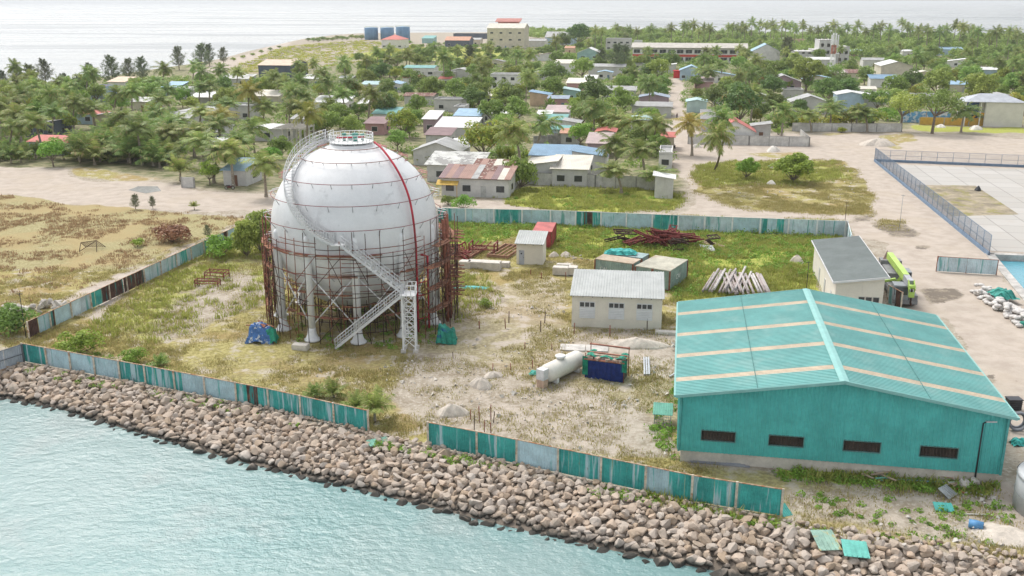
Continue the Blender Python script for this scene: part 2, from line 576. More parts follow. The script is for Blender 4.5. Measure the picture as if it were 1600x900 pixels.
def ground_mat():
    t = NT('ground_cover')
    a = t.n('Attribute', attribute_name='cover_a')
    b = t.n('Attribute', attribute_name='cover_b')
    sa, sb = t.n('SeparateColor'), t.n('SeparateColor')
    t.l(a.outputs['Color'], sa.inputs[0])
    t.l(b.outputs['Color'], sb.inputs[0])
    nL = t.noise(.09, 4, .6)
    nM = t.noise(.45, 5, .62)
    nF = t.noise(2.6, 5, .65)
    nX = t.noise(11., 3, .6)
    def jit(w, sc1, sc2):
        return t.math('ADD', w, t.math('ADD', t.math('MULTIPLY_ADD', nM, sc1, -sc1 / 2), t.math('MULTIPLY_ADD', nF, sc2, -sc2 / 2)))
    soil = t.mix(t.ss(nM, .35, .65), (.27, .225, .165), (.40, .35, .285))
    soil = t.mix(t.ss(nF, .45, .75), soil, (.54, .49, .42))
    vill = t.mix(t.ss(nM, .35, .6), (.11, .13, .05), (.30, .27, .17))
    col = t.mix(jit(sb.outputs[1], .3, .2), soil, vill)
    dry = t.mix(t.ss(nF, .35, .65), (.27, .235, .11), (.40, .355, .20))
    dry = t.mix(t.ss(nL, .45, .6), dry, (.36, .285, .145))
    dry = t.mix(t.math('MULTIPLY', t.ss(nM, .62, .75), .8), dry, (.46, .40, .33))
    col = t.mix(t.ss(jit(sa.outputs[2], .5, .3), .35, .65), col, dry)
    yel = t.mix(t.ss(nF, .35, .65), (.24, .21, .075), (.42, .37, .16))
    yel = t.mix(t.math('MULTIPLY', t.ss(nL, .45, .62), .7), yel, (.33, .235, .11))
    yel = t.mix(t.math('MULTIPLY', t.ss(nM, .5, .63), .9), yel, (.46, .405, .335))
    col = t.mix(t.ss(jit(sa.outputs[1], .5, .3), .35, .65), col, yel)
    grn = t.mix(t.ss(nF, .35, .65), (.24, .27, .055), (.43, .44, .11))
    grn = t.mix(t.math('MULTIPLY', t.ss(nL, .5, .65), .6), grn, (.35, .345, .105))
    col = t.mix(t.ss(jit(sa.outputs[0], .7, .3), .35, .65), col, grn)
    snd = t.mix(t.ss(nM, .3, .7), (.40, .34, .285), (.50, .435, .37))
    snd = t.mix(t.math('MULTIPLY', t.ss(nX, .5, .75), .35), snd, (.33, .28, .23))
    snd = t.mix(t.math('MULTIPLY', t.ss(nL, .5, .62), .45), snd, (.44, .37, .295))
    stain = t.math('MULTIPLY', t.ss(t.noise(.33, 6, .7, st=(1, .55, 1)), .66, .74), .6)
    snd = t.mix(stain, snd, (.20, .17, .14))
    col = t.mix(t.ss(jit(sb.outputs[0], .55, .3), .4, .62), col, snd)
    col = t.mix(t.ss(jit(sb.outputs[2], .9, .5), .5, .62), col, (.19, .16, .13))  # dark soil and stains; below the shore rocks, shade painted into the gaps
    h = t.math('ADD', t.math('MULTIPLY', nF, .6), t.math('MULTIPLY', nX, .4))
    t.bsdf(col, .95, 0, .1, h, .5, .25)
    return t.m

gme, G_ROWS, G_COLS, G_W = ground()
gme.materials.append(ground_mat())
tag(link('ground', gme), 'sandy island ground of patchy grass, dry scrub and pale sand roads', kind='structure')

def cover_at(x, y, k):
    r = np.clip(np.searchsorted(G_ROWS, y), 0, len(G_ROWS) - 1)
    c = np.clip(np.searchsorted(G_COLS, x / y), 0, len(G_COLS) - 1)
    return G_W[k][r, c]

# ------------------------------------------------------------------ the sea
def sea():
    t = NT('sea_water')
    o = t.tc.outputs['Object']
    n1 = t.noise(.42, 4, .6, st=(1, 1.5, 1))
    n2 = t.noise(1.7, 4, .65, st=(1, 1.4, 1))
    n3 = t.noise(.035, 3, .55)
    sp = t.n('SeparateXYZ')
    t.l(o, sp.inputs[0])
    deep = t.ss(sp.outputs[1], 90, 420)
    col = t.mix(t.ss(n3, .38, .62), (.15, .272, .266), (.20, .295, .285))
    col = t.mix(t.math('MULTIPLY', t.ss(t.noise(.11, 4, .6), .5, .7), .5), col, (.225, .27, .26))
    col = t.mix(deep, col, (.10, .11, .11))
    n5 = t.noise(.05, 5, .65, st=(.55, 1.3, 1))
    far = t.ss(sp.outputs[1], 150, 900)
    h = t.math('ADD', t.math('MULTIPLY', n1, .65), t.math('MULTIPLY', n2, .35))
    h = t.math('ADD', h, t.math('MULTIPLY', t.math('MULTIPLY', n5, far), 5.))
    patch = t.ss(t.noise(.006, 5, .65, st=(.35, 1.4, 1)), .42, .6)
    t.bsdf(col, t.math('MULTIPLY_ADD', t.math('MULTIPLY', patch, far), .22, .12), 0, .5, h, 1.0, .38)
    mb = MB()
    e = 30000
    mb.face([(-e, -300, SEA_Z), (e, -300, SEA_Z), (e, e, SEA_Z), (-e, e, SEA_Z)])
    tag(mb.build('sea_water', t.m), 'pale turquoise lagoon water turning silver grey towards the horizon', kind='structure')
sea()

# ------------------------------------------------------------------ concrete yard, harbour edge
def flat(name, pix, mat, z, label, thick=.0):
    mb = MB()
    P = [unp(x, y, z) for x, y in pix]
    if thick:
        mb.slab(P, thick)
    else:
        mb.face(P)
    return tag(mb.build(name, mat), label, kind='structure')

def slab_mat():
    t = NT('concrete_slabs')
    mp = t.n('Mapping')
    mp.inputs['Rotation'].default_value = (0, 0, radians(10))
    t.l(t.tc.outputs['Object'], mp.inputs[0])
    br = t.n('TexBrick', offset=0.0, squash=1.0)
    t.l(mp.outputs[0], br.inputs['Vector'])
    for k, v in (('Scale', .2), ('Mortar Size', .02), ('Mortar Smooth', .3), ('Brick Width', 1.), ('Row Height', 1.)):
        br.inputs[k].default_value = v
    br.inputs['Color1'].default_value = (.40, .38, .35, 1)
    br.inputs['Color2'].default_value = (.46, .44, .41, 1)
    br.inputs['Mortar'].default_value = (.27, .255, .235, 1)
    c = t.mix(t.math('MULTIPLY', t.ss(t.noise(.3, 5, .65), .5, .7), .5), br.outputs['Color'], (.42, .38, .33))
    t.bsdf(c, .9, 0, .15)
    return t.m
CONC = M((.46, .44, .41), .9, var=.25, scale=.9, col2=(.28, .26, .23), f2=(.58, .78), streak=True)
CONCL = M((.56, .53, .49), .9, var=.2, scale=.8)
flat('concrete_yard', [(1392, 257), (2100, 283), (2100, 416), (1549, 392)], slab_mat(), .02, 'pale concrete slab yard behind the blue mesh fence')
flat('dirt_patch', [(1432, 289), (1524, 290), (1592, 335), (1486, 338)], M((.32, .27, .19), .95, var=.3, scale=.4, col2=(.24, .22, .07), f2=(.5, .65)), .028, 'bare brown dirt patch inside the concrete yard')
flat('puddle', [(200, 297), (216, 291), (246, 291), (252, 298), (228, 302)], M((.26, .255, .24), .25, 0, var=.2, spec=.5), .03, 'shallow grey puddle drying on the main sand road')
mb = MB()
for a, b in ((unp(1546, 397), unp(2300, 425)), (unp(1546, 397), unp(1617, 482)), (unp(1617, 482), unp(1760, 640))):
    d = (b - a).normalized()
    n = Vector((-d.y, d.x, 0)) * .55
    mb.hexa([a - n + Vector((0, 0, -4)), b - n + Vector((0, 0, -4)), b + n + Vector((0, 0, -4)), a + n + Vector((0, 0, -4)), a - n + Vector((0, 0, .12)), b - n + Vector((0, 0, .12)), b + n + Vector((0, 0, .12)), a + n + Vector((0, 0, .12))])
tag(mb.build('quay_edge', CONC), 'concrete quay edge round the small harbour basin', kind='structure')
mb = MB()
mb.face([Vector((*p, -.75)) for p in BASIN])
t = NT('harbour_water')
t.bsdf((.10, .34, .42), .12, 0, .5, t.noise(1.2, 4, .6, st=(1, 2, 1)), .5, .2)
tag(mb.build('harbour_water', t.m), 'clear blue harbour water inside the quay', kind='structure')

# ------------------------------------------------------------------ rock revetment
def rock_mesh(seed):
    rnd = random.Random(seed)
    bm = bmesh.new()
    bmesh.ops.create_icosphere(bm, subdivisions=2, radius=.5)
    cuts = [(Vector((rnd.gauss(0, 1), rnd.gauss(0, 1), rnd.gauss(0, 1))).normalized(), rnd.uniform(.20, .36)) for _ in range(15)]
    s = Vector((rnd.uniform(.85, 1.3), rnd.uniform(.75, 1.1), rnd.uniform(.5, .78)))
    for v in bm.verts:
        for n, d in cuts:
            e = v.co.dot(n) - d
            if e > 0:
                v.co -= n * e
        v.co = Vector((v.co.x * s.x, v.co.y * s.y, v.co.z * s.z)) * 1.45
        v.co += Vector((rnd.gauss(0, .008), rnd.gauss(0, .008), rnd.gauss(0, .008)))
    me = bpy.data.meshes.new('rock')
    bm.to_mesh(me)
    bm.free()
    return me

def rock_mat():
    t = NT('revetment_rock')
    g = t.n('NewGeometry')
    oi = t.n('ObjectInfo')
    r = t.math('FRACT', t.math('ADD', oi.outputs['Random'], g.outputs['Random Per Island']))
    cr = t.n('ValToRGB')
    cr.color_ramp.interpolation = 'LINEAR'
    els = ((0, (.37, .28, .20, 1)), (.3, (.44, .365, .295, 1)), (.55, (.41, .355, .305, 1)), (.75, (.47, .36, .27, 1)), (1, (.49, .435, .38, 1)))
    while len(cr.color_ramp.elements) < len(els):
        cr.color_ramp.elements.new(.5)
    for e, (p, c) in zip(cr.color_ramp.elements, els):
        e.position, e.color = p, c
    t.l(r, cr.inputs[0])
    n = t.noise(2.2, 5, .65)
    c = t.mix(t.math('MULTIPLY', t.ss(n, .5, .72), .5), cr.outputs[0], (.22, .175, .13))
    sp = t.n('SeparateXYZ')
    t.l(g.outputs['Position'], sp.inputs[0])
    wetn = t.n('MapRange', interpolation_type='SMOOTHSTEP')
    t.l(t.math('ADD', sp.outputs[2], t.math('MULTIPLY', n, .6)), wetn.inputs[0])
    wetn.inputs[1].default_value, wetn.inputs[2].default_value = -.85, -.4
    wetn.inputs[3].default_value, wetn.inputs[4].default_value = 1, 0
    c = t.mix(wetn.outputs[0], c, (.055, .052, .045))
    t.bsdf(c, .85, 0, .25, t.noise(5, 5, .7), .5, .08)
    return t.m

def rocks():
    rm = rock_mat()
    protos = [rock_mesh(i) for i in range(12)]
    for p in protos:
        p.materials.append(rm)
    pv = [np.array([v.co[:] for v in p.vertices]) for p in protos]
    pf = [np.array([f.vertices[:] for f in p.polygons]) for p in protos]
    rnd = random.Random(5)
    cells, L = {}, []
    def scatter(n, smin, smax, lift, tmin, tmax):
        for _ in range(n):
            x = rnd.uniform(-62, 42)
            tt = rnd.uniform(tmin, tmax)
            a, b = float(np.interp(x, tx, ty)), float(np.interp(x, wx_, wy_))
            y = a + (b - a) * tt
            px, py, d = proj((x, y, SEA_Z * tt))
            if px < -260 or px > 1860 or py > 960:
                continue
            s = rnd.uniform(smin, smax) * (1.0 + .25 * max(0, tt - .6))
            ok = True
            k0 = (int(x // 1), int(y // 1))
            for i in range(-2, 3):
                for j in range(-2, 3):
                    for q in cells.get((k0[0] + i, k0[1] + j, lift), ()):
                        if (q[0] - x) ** 2 + (q[1] - y) ** 2 < (.40 * (q[2] + s)) ** 2:
                            ok = False
            if not ok:
                continue
            cells.setdefault((*k0, lift), []).append((x, y, s))
            z = SEA_Z * tt + (.12 if lift == 0 else .42) * s - .05 - (.12 if tt > .95 else 0)
            L.append((s / d, x, y, z, s, tt))
    scatter(20000, .64, 1.18, 0, -.04, 1.09)
    scatter(34000, .32, .66, 0, -.18, 1.05)
    scatter(9000, .4, .85, 1, .05, .95)
    # keep things off the ground in front of the fence: small stones only at the very top
    L.sort(reverse=True)
    vis = [q for q in L if -40 < proj(q[1:4])[0] < 1640 and proj(q[1:4])[1] < 915]
    big = vis[:296]
    bigset = set(id(q) for q in big)
    for q in big:
        i = rnd.randrange(12)
        o = link('boulder', protos[i], loc=q[1:4])
        o.rotation_euler = (rnd.gauss(0, .25), rnd.gauss(0, .25), rnd.uniform(0, 6.3))
        o.scale = (q[4],) * 3
        if q[5] > .8:
            tag(o, 'dark wet boulder at the waterline foot of the rock revetment', 'boulder', 'wet boulders along the waterline')
        else:
            tag(o, 'pale brown dry boulder on the slope of the rock revetment', 'boulder', 'dry boulders of the revetment slope')
    VV, FF, n = [], [], 0
    for q in L:
        if id(q) in bigset:
            continue
        i = rnd.randrange(12)
        R = np.array(Matrix.Rotation(rnd.uniform(0, 6.3), 3, 'Z') @ Matrix.Rotation(rnd.gauss(0, .4), 3, 'X'))
        VV.append(pv[i] @ R.T * q[4] + np.array(q[1:4]))
        FF.append(pf[i] + n)
        n += len(pv[i])
    V, Fc = np.concatenate(VV), np.concatenate(FF)
    me = quad_mesh('revetment_rocks', V[Fc], rm, k=3)
    # shared corners so each stone is one island
    bm = bmesh.new()
    me2 = bpy.data.meshes.new('revetment_rocks')
    me2.from_pydata(V.tolist(), [], Fc.tolist())
    me2.materials.append(rm)
    bm.free()
    bpy.data.meshes.remove(me)
    tag(link('revetment_rocks', me2), 'mass of smaller broken stones filling the rock revetment along the shore', kind='stuff')
rocks()
# ------------------------------------------------------------------ spherical gas tank
WHITE = M((.74, .74, .735), .45, 0, var=.05, scale=.5, col2=(.63, .63, .625), f2=(.57, .66), spec=.4)
WHITEP = M((.80, .80, .79), .5, 0, var=.05)
REDP = M((.47, .03, .05), .5, 0, var=.2)
PINKP = M((.62, .28, .26), .5, 0, var=.2)
RUST = M((.25, .095, .06), .9, 0, var=.35, scale=3)
RUSTD = M((.085, .05, .04), .9, 0, var=.35, scale=3)
PLANK = M((.33, .16, .10), .9, 0, var=.35, scale=2, rnd=.3)
GREYM = M((.42, .43, .43), .5, .3, var=.15)
DARK = M((.03, .03, .035), .4, 0, var=.2)
GLASS = M((.05, .055, .06), .15, 0, var=.2, spec=.5)

S0, SR, SZ = Vector((-17.2, 103.0, 0)), 9.0, 10.6
def sph(px, py, R):
    C = S0 + Vector((0, 0, SZ))
    o = Vector((0, 0, CAMH))
    d = (unp(px, py, 0) - o).normalized()
    m = o - C
    b = m.dot(d)
    q = b * b - (m.dot(m) - R * R)
    if q > 0:
        return o + d * (-b - sqrt(q)) - S0
    p = o + d * (-b)
    return C + (p - C).normalized() * R - S0

def smooth_path(pts, k=6):
    out = []
    P = [Vector(p) for p in pts]
    for i in range(len(P) - 1):
        a, b, c, d = P[max(i - 1, 0)], P[i], P[i + 1], P[min(i + 2, len(P) - 1)]
        for j in range(k):
            t = j / k
            out.append(.5 * ((2 * b) + (c - a) * t + (2 * a - 5 * b + 4 * c - d) * t * t + (3 * b - a - 3 * c + d) * t ** 3))
    out.append(P[-1])
    return out

STAIRM = M((.66, .66, .66), .5, .1, var=.08)
def stair(root, name, line, width, side=None, mat=STAIRM, rail=1.05):
    """stringers and treads along a line; each railing a part of its own"""
    st, ra, rb = MB(), MB(), MB()
    n = len(line)
    L, Rr = [], []
    for i, p in enumerate(line):
        d = line[min(i + 1, n - 1)] - line[max(i - 1, 0)]
        s = side(p) if side else Vector((d.y, -d.x, 0))
        s.z = 0
        s = s.normalized() * width / 2
        L.append(p - s)
        Rr.append(p + s)
    up = Vector((0, 0, 1))
    for E in (L, Rr):
        for a, b in zip(E[:-1], E[1:]):
            st.bar(a, b, .07, .24)
    acc = 0
    for i in range(n - 1):
        seg = (line[i + 1] - line[i]).length
        k = max(1, int(seg / .36))
        for j in range(k):
            t = (j + .5) / k
            a, b = L[i].lerp(L[i + 1], t), Rr[i].lerp(Rr[i + 1], t)
            f = (line[i + 1] - line[i])
            f.z = 0
            f = f.normalized() * .13
            st.hexa([a - f, b - f, b + f, a + f, a - f + up * .04, b - f + up * .04, b + f + up * .04, a + f + up * .04])
    for E, m in ((L, ra), (Rr, rb)):
        for h in (rail, rail * .66, rail * .33):
            m.path([p + up * h for p in E], .032 if h == rail else .024, 4)
        for i in range(n):
            m.tube(E[i], E[i] + up * rail, .03, n=4)
            if i < n - 1 and (E[i + 1] - E[i]).length > 1.0:
                q = (E[i] + E[i + 1]) / 2
                m.tube(q, q + up * rail, .03, n=4)
    f = st.build(name, mat, root)
    ra.build('railing', mat, f)
    rb.build('railing', mat, f)
    return f

def gas_tank():
    root = thing('spherical_gas_tank', 'huge white spherical gas tank standing on white legs inside rusty scaffolding', 'gas tank', S0)
    landmark('white spherical gas tank', S0)
    mb = MB()
    prof = [(SR * sin(pi * i / 40) + (0 if 0 < i < 40 else .01), SZ - SR * cos(pi * i / 40)) for i in range(41)]
    mb.lathe(prof, n=72, cap=False)
    mb.build('shell', WHITE, root, smooth=True)
    mb = MB()
    for R in (9.02,):
        for j in range(8):                           # weld seams
            a = pi / 8 * j + .2
            mb.path([(R * cos(a) * sin(pi * k / 30), R * sin(a) * sin(pi * k / 30), SZ + R * cos(pi * k / 30)) for k in range(2, 29)], .014, 3)
    mb.build('weld_seams', M((.62, .62, .62), .5, var=.05), root)
    n, ph = 11, radians(8)
    col = []
    for i in range(n):
        a = ph + 2 * pi * i / n
        d = Vector((sin(a), -cos(a), 0))
        c = d * (SR - .12)
        col.append((c, d))
        mb = MB()
        mb.lathe([(.40, .9), (.40, 10.75), (.36, 10.95), (.22, 11.12), (.02, 11.2)], c, 14)
        leg = mb.build('column', WHITEP, root)
        mb = MB()
        tn = Vector((d.y * -1, d.x, 0))
        mb.lathe([(.86, 0), (.86, .18), (.72, .2), (.5, .7), (.43, 1.1), (.41, 1.4)], c, 10)
        mb.build('footing', WHITEP, leg)
    for i in range(n):                               # crossed tie rods, one pair to a bay
        a, b = col[i][0], col[(i + 1) % n][0]
        mb = MB()
        z0, z1 = 1.5, 7.2
        mb.tube(a + Vector((0, 0, z0)), b + Vector((0, 0, z1)), .075, n=5)
        mb.tube(b + Vector((0, 0, z0)), a + Vector((0, 0, z1)), .075, n=5)
        mb.build('cross_brace', WHITEP, root)
    # spray rings with their stand-offs
    for y, gap in ((235, 0), (255, 0), (288, 0), (322, 0), (360, 1), (398, 1), (434, 0), (455, 0)):
        p = sph(553, y, SR + .25)
        z = p.z
        rr = sqrt(max(SR * SR - (z - SZ) ** 2, .2))
        R = rr + .62
        mb = MB()
        pts, N = [], 56
        for i in range(N + 1):
            a = 2 * pi * i / N
            pts.append(Vector((R * sin(a), -R * cos(a), z)))
        mb.path(pts, .036, 5, cap=False)
        ring = mb.build('spray_ring', M((.28, .085, .085), .6, 0, var=.2) if z < 18 else RUST, root)
        mb = MB()
        for i in range(22):
            a = 2 * pi * (i + .5) / 22
            d = Vector((sin(a), -cos(a), 0))
            q = Vector((0, 0, SZ)) + (d * rr + Vector((0, 0, z - .75 - SZ))).normalized() * SR
            mb.tube(d * R + Vector((0, 0, z)), q, .04, n=4)
        mb.build('standoff', GREYM, ring)
        mb = MB()
        for s in (-1, 1):                            # side loops where the ring leaves the shell
            for k in (.0, .35):
                a = s * (pi / 2 + k * .4)
                d = Vector((sin(a), -cos(a), 0))
                mb.path([d * (rr - .1) + Vector((0, 0, z - .7)), d * (R + .45) + Vector((0, 0, z - .55)), d * (R + .5) + Vector((0, 0, z - .1)), d * (rr + .1) + Vector((0, 0, z + .15))], .05, 5)
        mb.build('side_loop', PINKP if y < 300 else WHITEP, ring)
    # red riser over the shell and the second riser beside it
    mb = MB()
    up = smooth_path([sph(x, y, SR + .45) for x, y in ((585, 222), (600, 236), (622, 268), (638, 305), (646, 345), (650, 385))])
    b = up[-1]
    g = unp(653, 512) - S0
    mb.path(up + [Vector((b.x, b.y, b.z - 1)), Vector((b.x, b.y, .2))], .115, 8)
    g = b
    mb.build('riser_pipe', REDP, root)
    mb = MB()
    g2 = Vector((sin(radians(58)), -cos(radians(58)), 0)) * 9.75
    mb.path([Vector((g2.x, g2.y + .2, .3)), Vector((g2.x, g2.y + .2, 8.3)), Vector((g2.x - .7, g2.y + .1, 8.5))], .13, 8)
    for z in (1.6, 4.2, 5.6):
        mb.tube((g2.x, g2.y + .2, z), (g.x, g.y, z), .06)
    mb.build('riser_pipe', REDP, root)
    # platform on the crown
    mb = MB()
    zt = SZ + SR - .25
    mb.lathe([(2.6, -.75), (2.35, -.1), (2.35, .1), (.01, .12)], (0, 0, zt), 32)
    mb.build('top_collar', WHITEP, root)
    mb = MB()
    mb.lathe([(2.35, .3), (2.35, .38)], (0, 0, zt), 28)
    for i in range(10):
        a = 2 * pi * i / 10
        mb.tube((2.2 * cos(a), 2.2 * sin(a), zt - .2), (2.2 * cos(a), 2.2 * sin(a), zt + .32), .05)
    pf = mb.build('top_platform', WHITEP, root)
    mb = MB()
    for h in (1.2, .88, .6):
        mb.path([(2.33 * cos(2 * pi * i / 32), 2.33 * sin(2 * pi * i / 32), zt + h) for i in range(33)], .035, 4, cap=False)
    for i in range(28):
        a = 2 * pi * i / 28
        mb.tube((2.33 * cos(a), 2.33 * sin(a), zt + .35), (2.33 * cos(a), 2.33 * sin(a), zt + 1.2), .03, n=4)
    mb.build('railing', WHITEP, pf)
    mb = MB()
    for x, y, r, h in ((.5, -.4, .22, .9), (-.8, .3, .16, .8), (1.1, .6, .14, .7), (-.2, .9, .3, .5)):
        mb.lathe([(r, .38), (r, .38 + h * .7), (r * 1.5, .38 + h * .72), (r * 1.5, .38 + h)], (x, y, zt), 12)
    mb.build('relief_valves', M((.10, .30, .25), .5), pf)
    mb = MB()
    mb.tube((-1.4, -.6, zt + .8), (1.4, -.2, zt + .85), .08)
    mb.tube((-1.4, -.6, zt + .8), (-1.5, 1.2, zt + .8), .08)
    mb.build('red_manifold', REDP, pf)
    # spiral stair hugging the shell
    px = [(518, 214), (494, 221), (472, 240), (456, 266), (450, 290), (455, 315), (468, 340), (486, 360), (505, 373), (524, 382)]
    line = smooth_path([sph(x, y, SR + .55) for x, y in px], 5)
    line[0] = Vector((-2.3, 0, zt + .35))
    stair(root, 'spiral_stair', line, .95, side=lambda p: Vector((p.x, p.y, 0)))
    A = line[-1]
    T = unp(641, 547) - S0
    T.z = 6.0
    mb = MB()
    mb.rbox(A + Vector((.3, -.1, .02)), (1.3, 1.0, .07), 0)
    lp = mb.build('landing', WHITEP, root)
    m = 12
    B = A + Vector((.7, -.2, 0))
    Q = T + Vector((-.5, .35, 0))
    stair(root, 'straight_stair', [B.lerp(Q, i / m) for i in range(m + 1)], .85)
    G = unp(526, 544) - S0
    P = T + Vector((-.55, -.45, 0))
    stair(root, 'straight_stair', [P.lerp(Vector((G.x, G.y, .08)), i / m) for i in range(m + 1)], .85)
    # lattice tower under the landing
    mb = MB()
    e = .62
    cn = [Vector((T.x + sx * e, T.y + sy * e, 0)) for sx, sy in ((-1, -1), (1, -1), (1, 1), (-1, 1))]
    for c in cn:
        mb.bar(c, c + Vector((0, 0, 6)), .13)
    for k in range(5):
        z0, z1 = .5 + k * 1.1, .5 + (k + 1) * 1.1
        for i in range(4):
            a, b = cn[i], cn[(i + 1) % 4]
            mb.bar(a + Vector((0, 0, z1)), b + Vector((0, 0, z1)), .07)
            mb.bar(a + Vector((0, 0, z0)), b + Vector((0, 0, z1)), .06)
            mb.bar(b + Vector((0, 0, z0)), a + Vector((0, 0, z1)), .06)
    tw = mb.build('lattice_tower', WHITEP, root)
    mb = MB()
    for c in cn:
        mb.rbox(c + Vector((0, 0, .12)), (.5, .5, .3))
    mb.build('tower_footing', CONCL, tw)
    mb = MB()
    mb.rbox(T, (1.6, 1.6, .08))
    ld = mb.build('landing', WHITEP, root)
    mb = MB()
    for h in (1.05, .55):
        mb.path([T + Vector((.75 * sx, .75 * sy, h)) for sx, sy in ((-.2, -1), (1, -1), (1, 1), (-.2, 1))], .035, 4)
    for sx, sy in ((-.2, -1), (.4, -1), (1, -1), (1, 0), (1, 1), (.4, 1), (-.2, 1)):
        q = T + Vector((.75 * sx, .75 * sy, 0))
        mb.tube(q, q + Vector((0, 0, 1.05)), .035, n=4)
    mb.build('railing', WHITEP, ld)
    # bottom nozzles
    mb = MB()
    for x, y in ((-.9, -.5), (.6, .2), (1.4, -.9), (0, 1.2)):
        mb.tube((x, y, .5), (x, y, 1.9), .12)
    mb.build('bottom_nozzle', GREYM, root)
gas_tank()

def scaffold():
    root = thing('scaffolding', 'rusty tube and plank scaffolding ringing the lower half of the white gas tank', 'scaffolding', S0)
    rnd = random.Random(3)
    N = 46
    up = Vector((0, 0, 1))
    def pt(i, R, z):
        a = 2 * pi * i / N
        return Vector((R * sin(a), -R * cos(a), z))
    def shellr(z):
        return sqrt(max(SR * SR - (z - SZ) ** 2, 9)) + .55
    for i in range(N):
        side = abs(sin(2 * pi * i / N))
        for R, keep in ((9.75, 1.), (11.1 if i < 23 else 10.1, 1. if side > .72 else .0)):
            if rnd.random() > keep:
                continue
            top = rnd.uniform(9.6, 12.2) if R < 10 else rnd.uniform(9.0, 11.5)
            mb = MB()
            q = Vector((rnd.gauss(0, .12), rnd.gauss(0, .12), 0))
            mb.tube(pt(i, R, 0) + q * 0, pt(i, R, top) + q, .042, n=5)
            mb.build('upright', rnd.choice((RUSTD, RUSTD, RUST)), root)
    for lv, z in enumerate((1.3, 2.9, 4.2, 5.4, 6.4, 7.4, 8.3, 9.2, 10.2)):
        i = 0
        while i < N:
            k = rnd.randint(2, 6)
            if rnd.random() < .84:
                R = 9.7 if lv % 2 else 9.62
                mb = MB()
                dz = rnd.gauss(0, .12)
                mb.path([pt(j, R + .09, z + dz + rnd.gauss(0, .05)) for j in range(i, i + k + 1)], .04, 4)
                if rnd.random() < .4:
                    mb.path([pt(j, R - .2, z + dz + .35 + rnd.gauss(0, .05)) for j in range(i, i + k + 1)], .035, 4)
                mb.build('ledger', rnd.choice((RUST, RUST, RUSTD)), root)
            i += k
    for z in (2.4, 4.9, 7.2, 9.3):
        i = 0
        while i < N:
            s = abs(sin(2 * pi * (i + .5) / N))
            if rnd.random() < (.95 if s > .8 and i < 23 else .42):
                mb = MB()
                for w in range(2 if s < .8 else 3):
                    R = 9.5 - w * .3 if s < .8 else (10.0 + w * .36 if i < 23 else 9.6 + w * .2)
                    if z < 6 and s < .8:
                        R -= 1.0
                    a, b = pt(i - .15, R, z + .05), pt(i + 1.2, R, z + .05 + rnd.gauss(0, .05))
                    mb.bar(a, b, .26, .06)
                mb.build('plank', PLANK, root)
            i += 1
    for i in range(0, N, 2):
        s = abs(sin(2 * pi * (i + .5) / N))
        mb = MB()
        for z in (0.4, 3.4, 6.4):
            mb.tube(pt(i, 9.85, z), pt(i + (2 if rnd.random() < .5 else -1), 9.85, z + 3), .036, n=4)
            if s > .7:
                Ro = 11.15 if i < 23 else 10.15
                mb.tube(pt(i, 9.8, z + 1.5), pt(i, Ro, z + 1.5), .036, n=4)
                mb.tube(pt(i, Ro, z + .5), pt(i + 1, Ro, z + 3), .036, n=4)
                mb.tube(pt(i, Ro, z + 1.5), pt(i + 2, Ro, z + 1.5), .036, n=4)
        mb.build('brace', rnd.choice((RUST, RUSTD)), root)
    for i, k in ((10, 4), (33, 3)):                  # denser towers and planks at the two flanks
        for j in range(k):
            mb = MB()
            for z in (3.2, 5.2, 7.2, 9.2):
                mb.bar(pt(i + j, 9.9, z), pt(i + j, 12.0 if i < 20 else 10.3, z + .1), .3, .06)
                mb.bar(pt(i + j + .35, 9.9, z), pt(i + j + .35, 11.6 if i < 20 else 10.2, z + .1), .3, .06)
            mb.tube(pt(i + j, 10.3, 0), pt(i + j, 10.0, 11.6), .2 if i < 20 else .07, n=4)
            mb.build('plank', RUST, root)
    mb = MB()
    for i in range(N):                               # inner staging under the belly
        for z in (2.2, 3.6):
            R = shellr(z) + 1.2
            mb.tube(pt(i, R, z), pt(i + 1, R, z + rnd.gauss(0, .1)), .04, n=4)
            if i % 2 == 0:
                mb.tube(pt(i, R, 0), pt(i, R, z + .5), .04, n=4)
    mb.build('inner_staging', RUSTD, root)
    mb = MB()
    for i in range(0, N, 3):
        for r in (2.5, 4.5, 6.5):
            mb.tube(pt(i, r, 0), pt(i, r, 2.0 + r * .12), .045, n=4)
            mb.tube(pt(i, r, 1.2), pt(i + 3, r, 1.3), .04, n=4)
    mb.build('inner_staging', RUSTD, root)
scaffold()

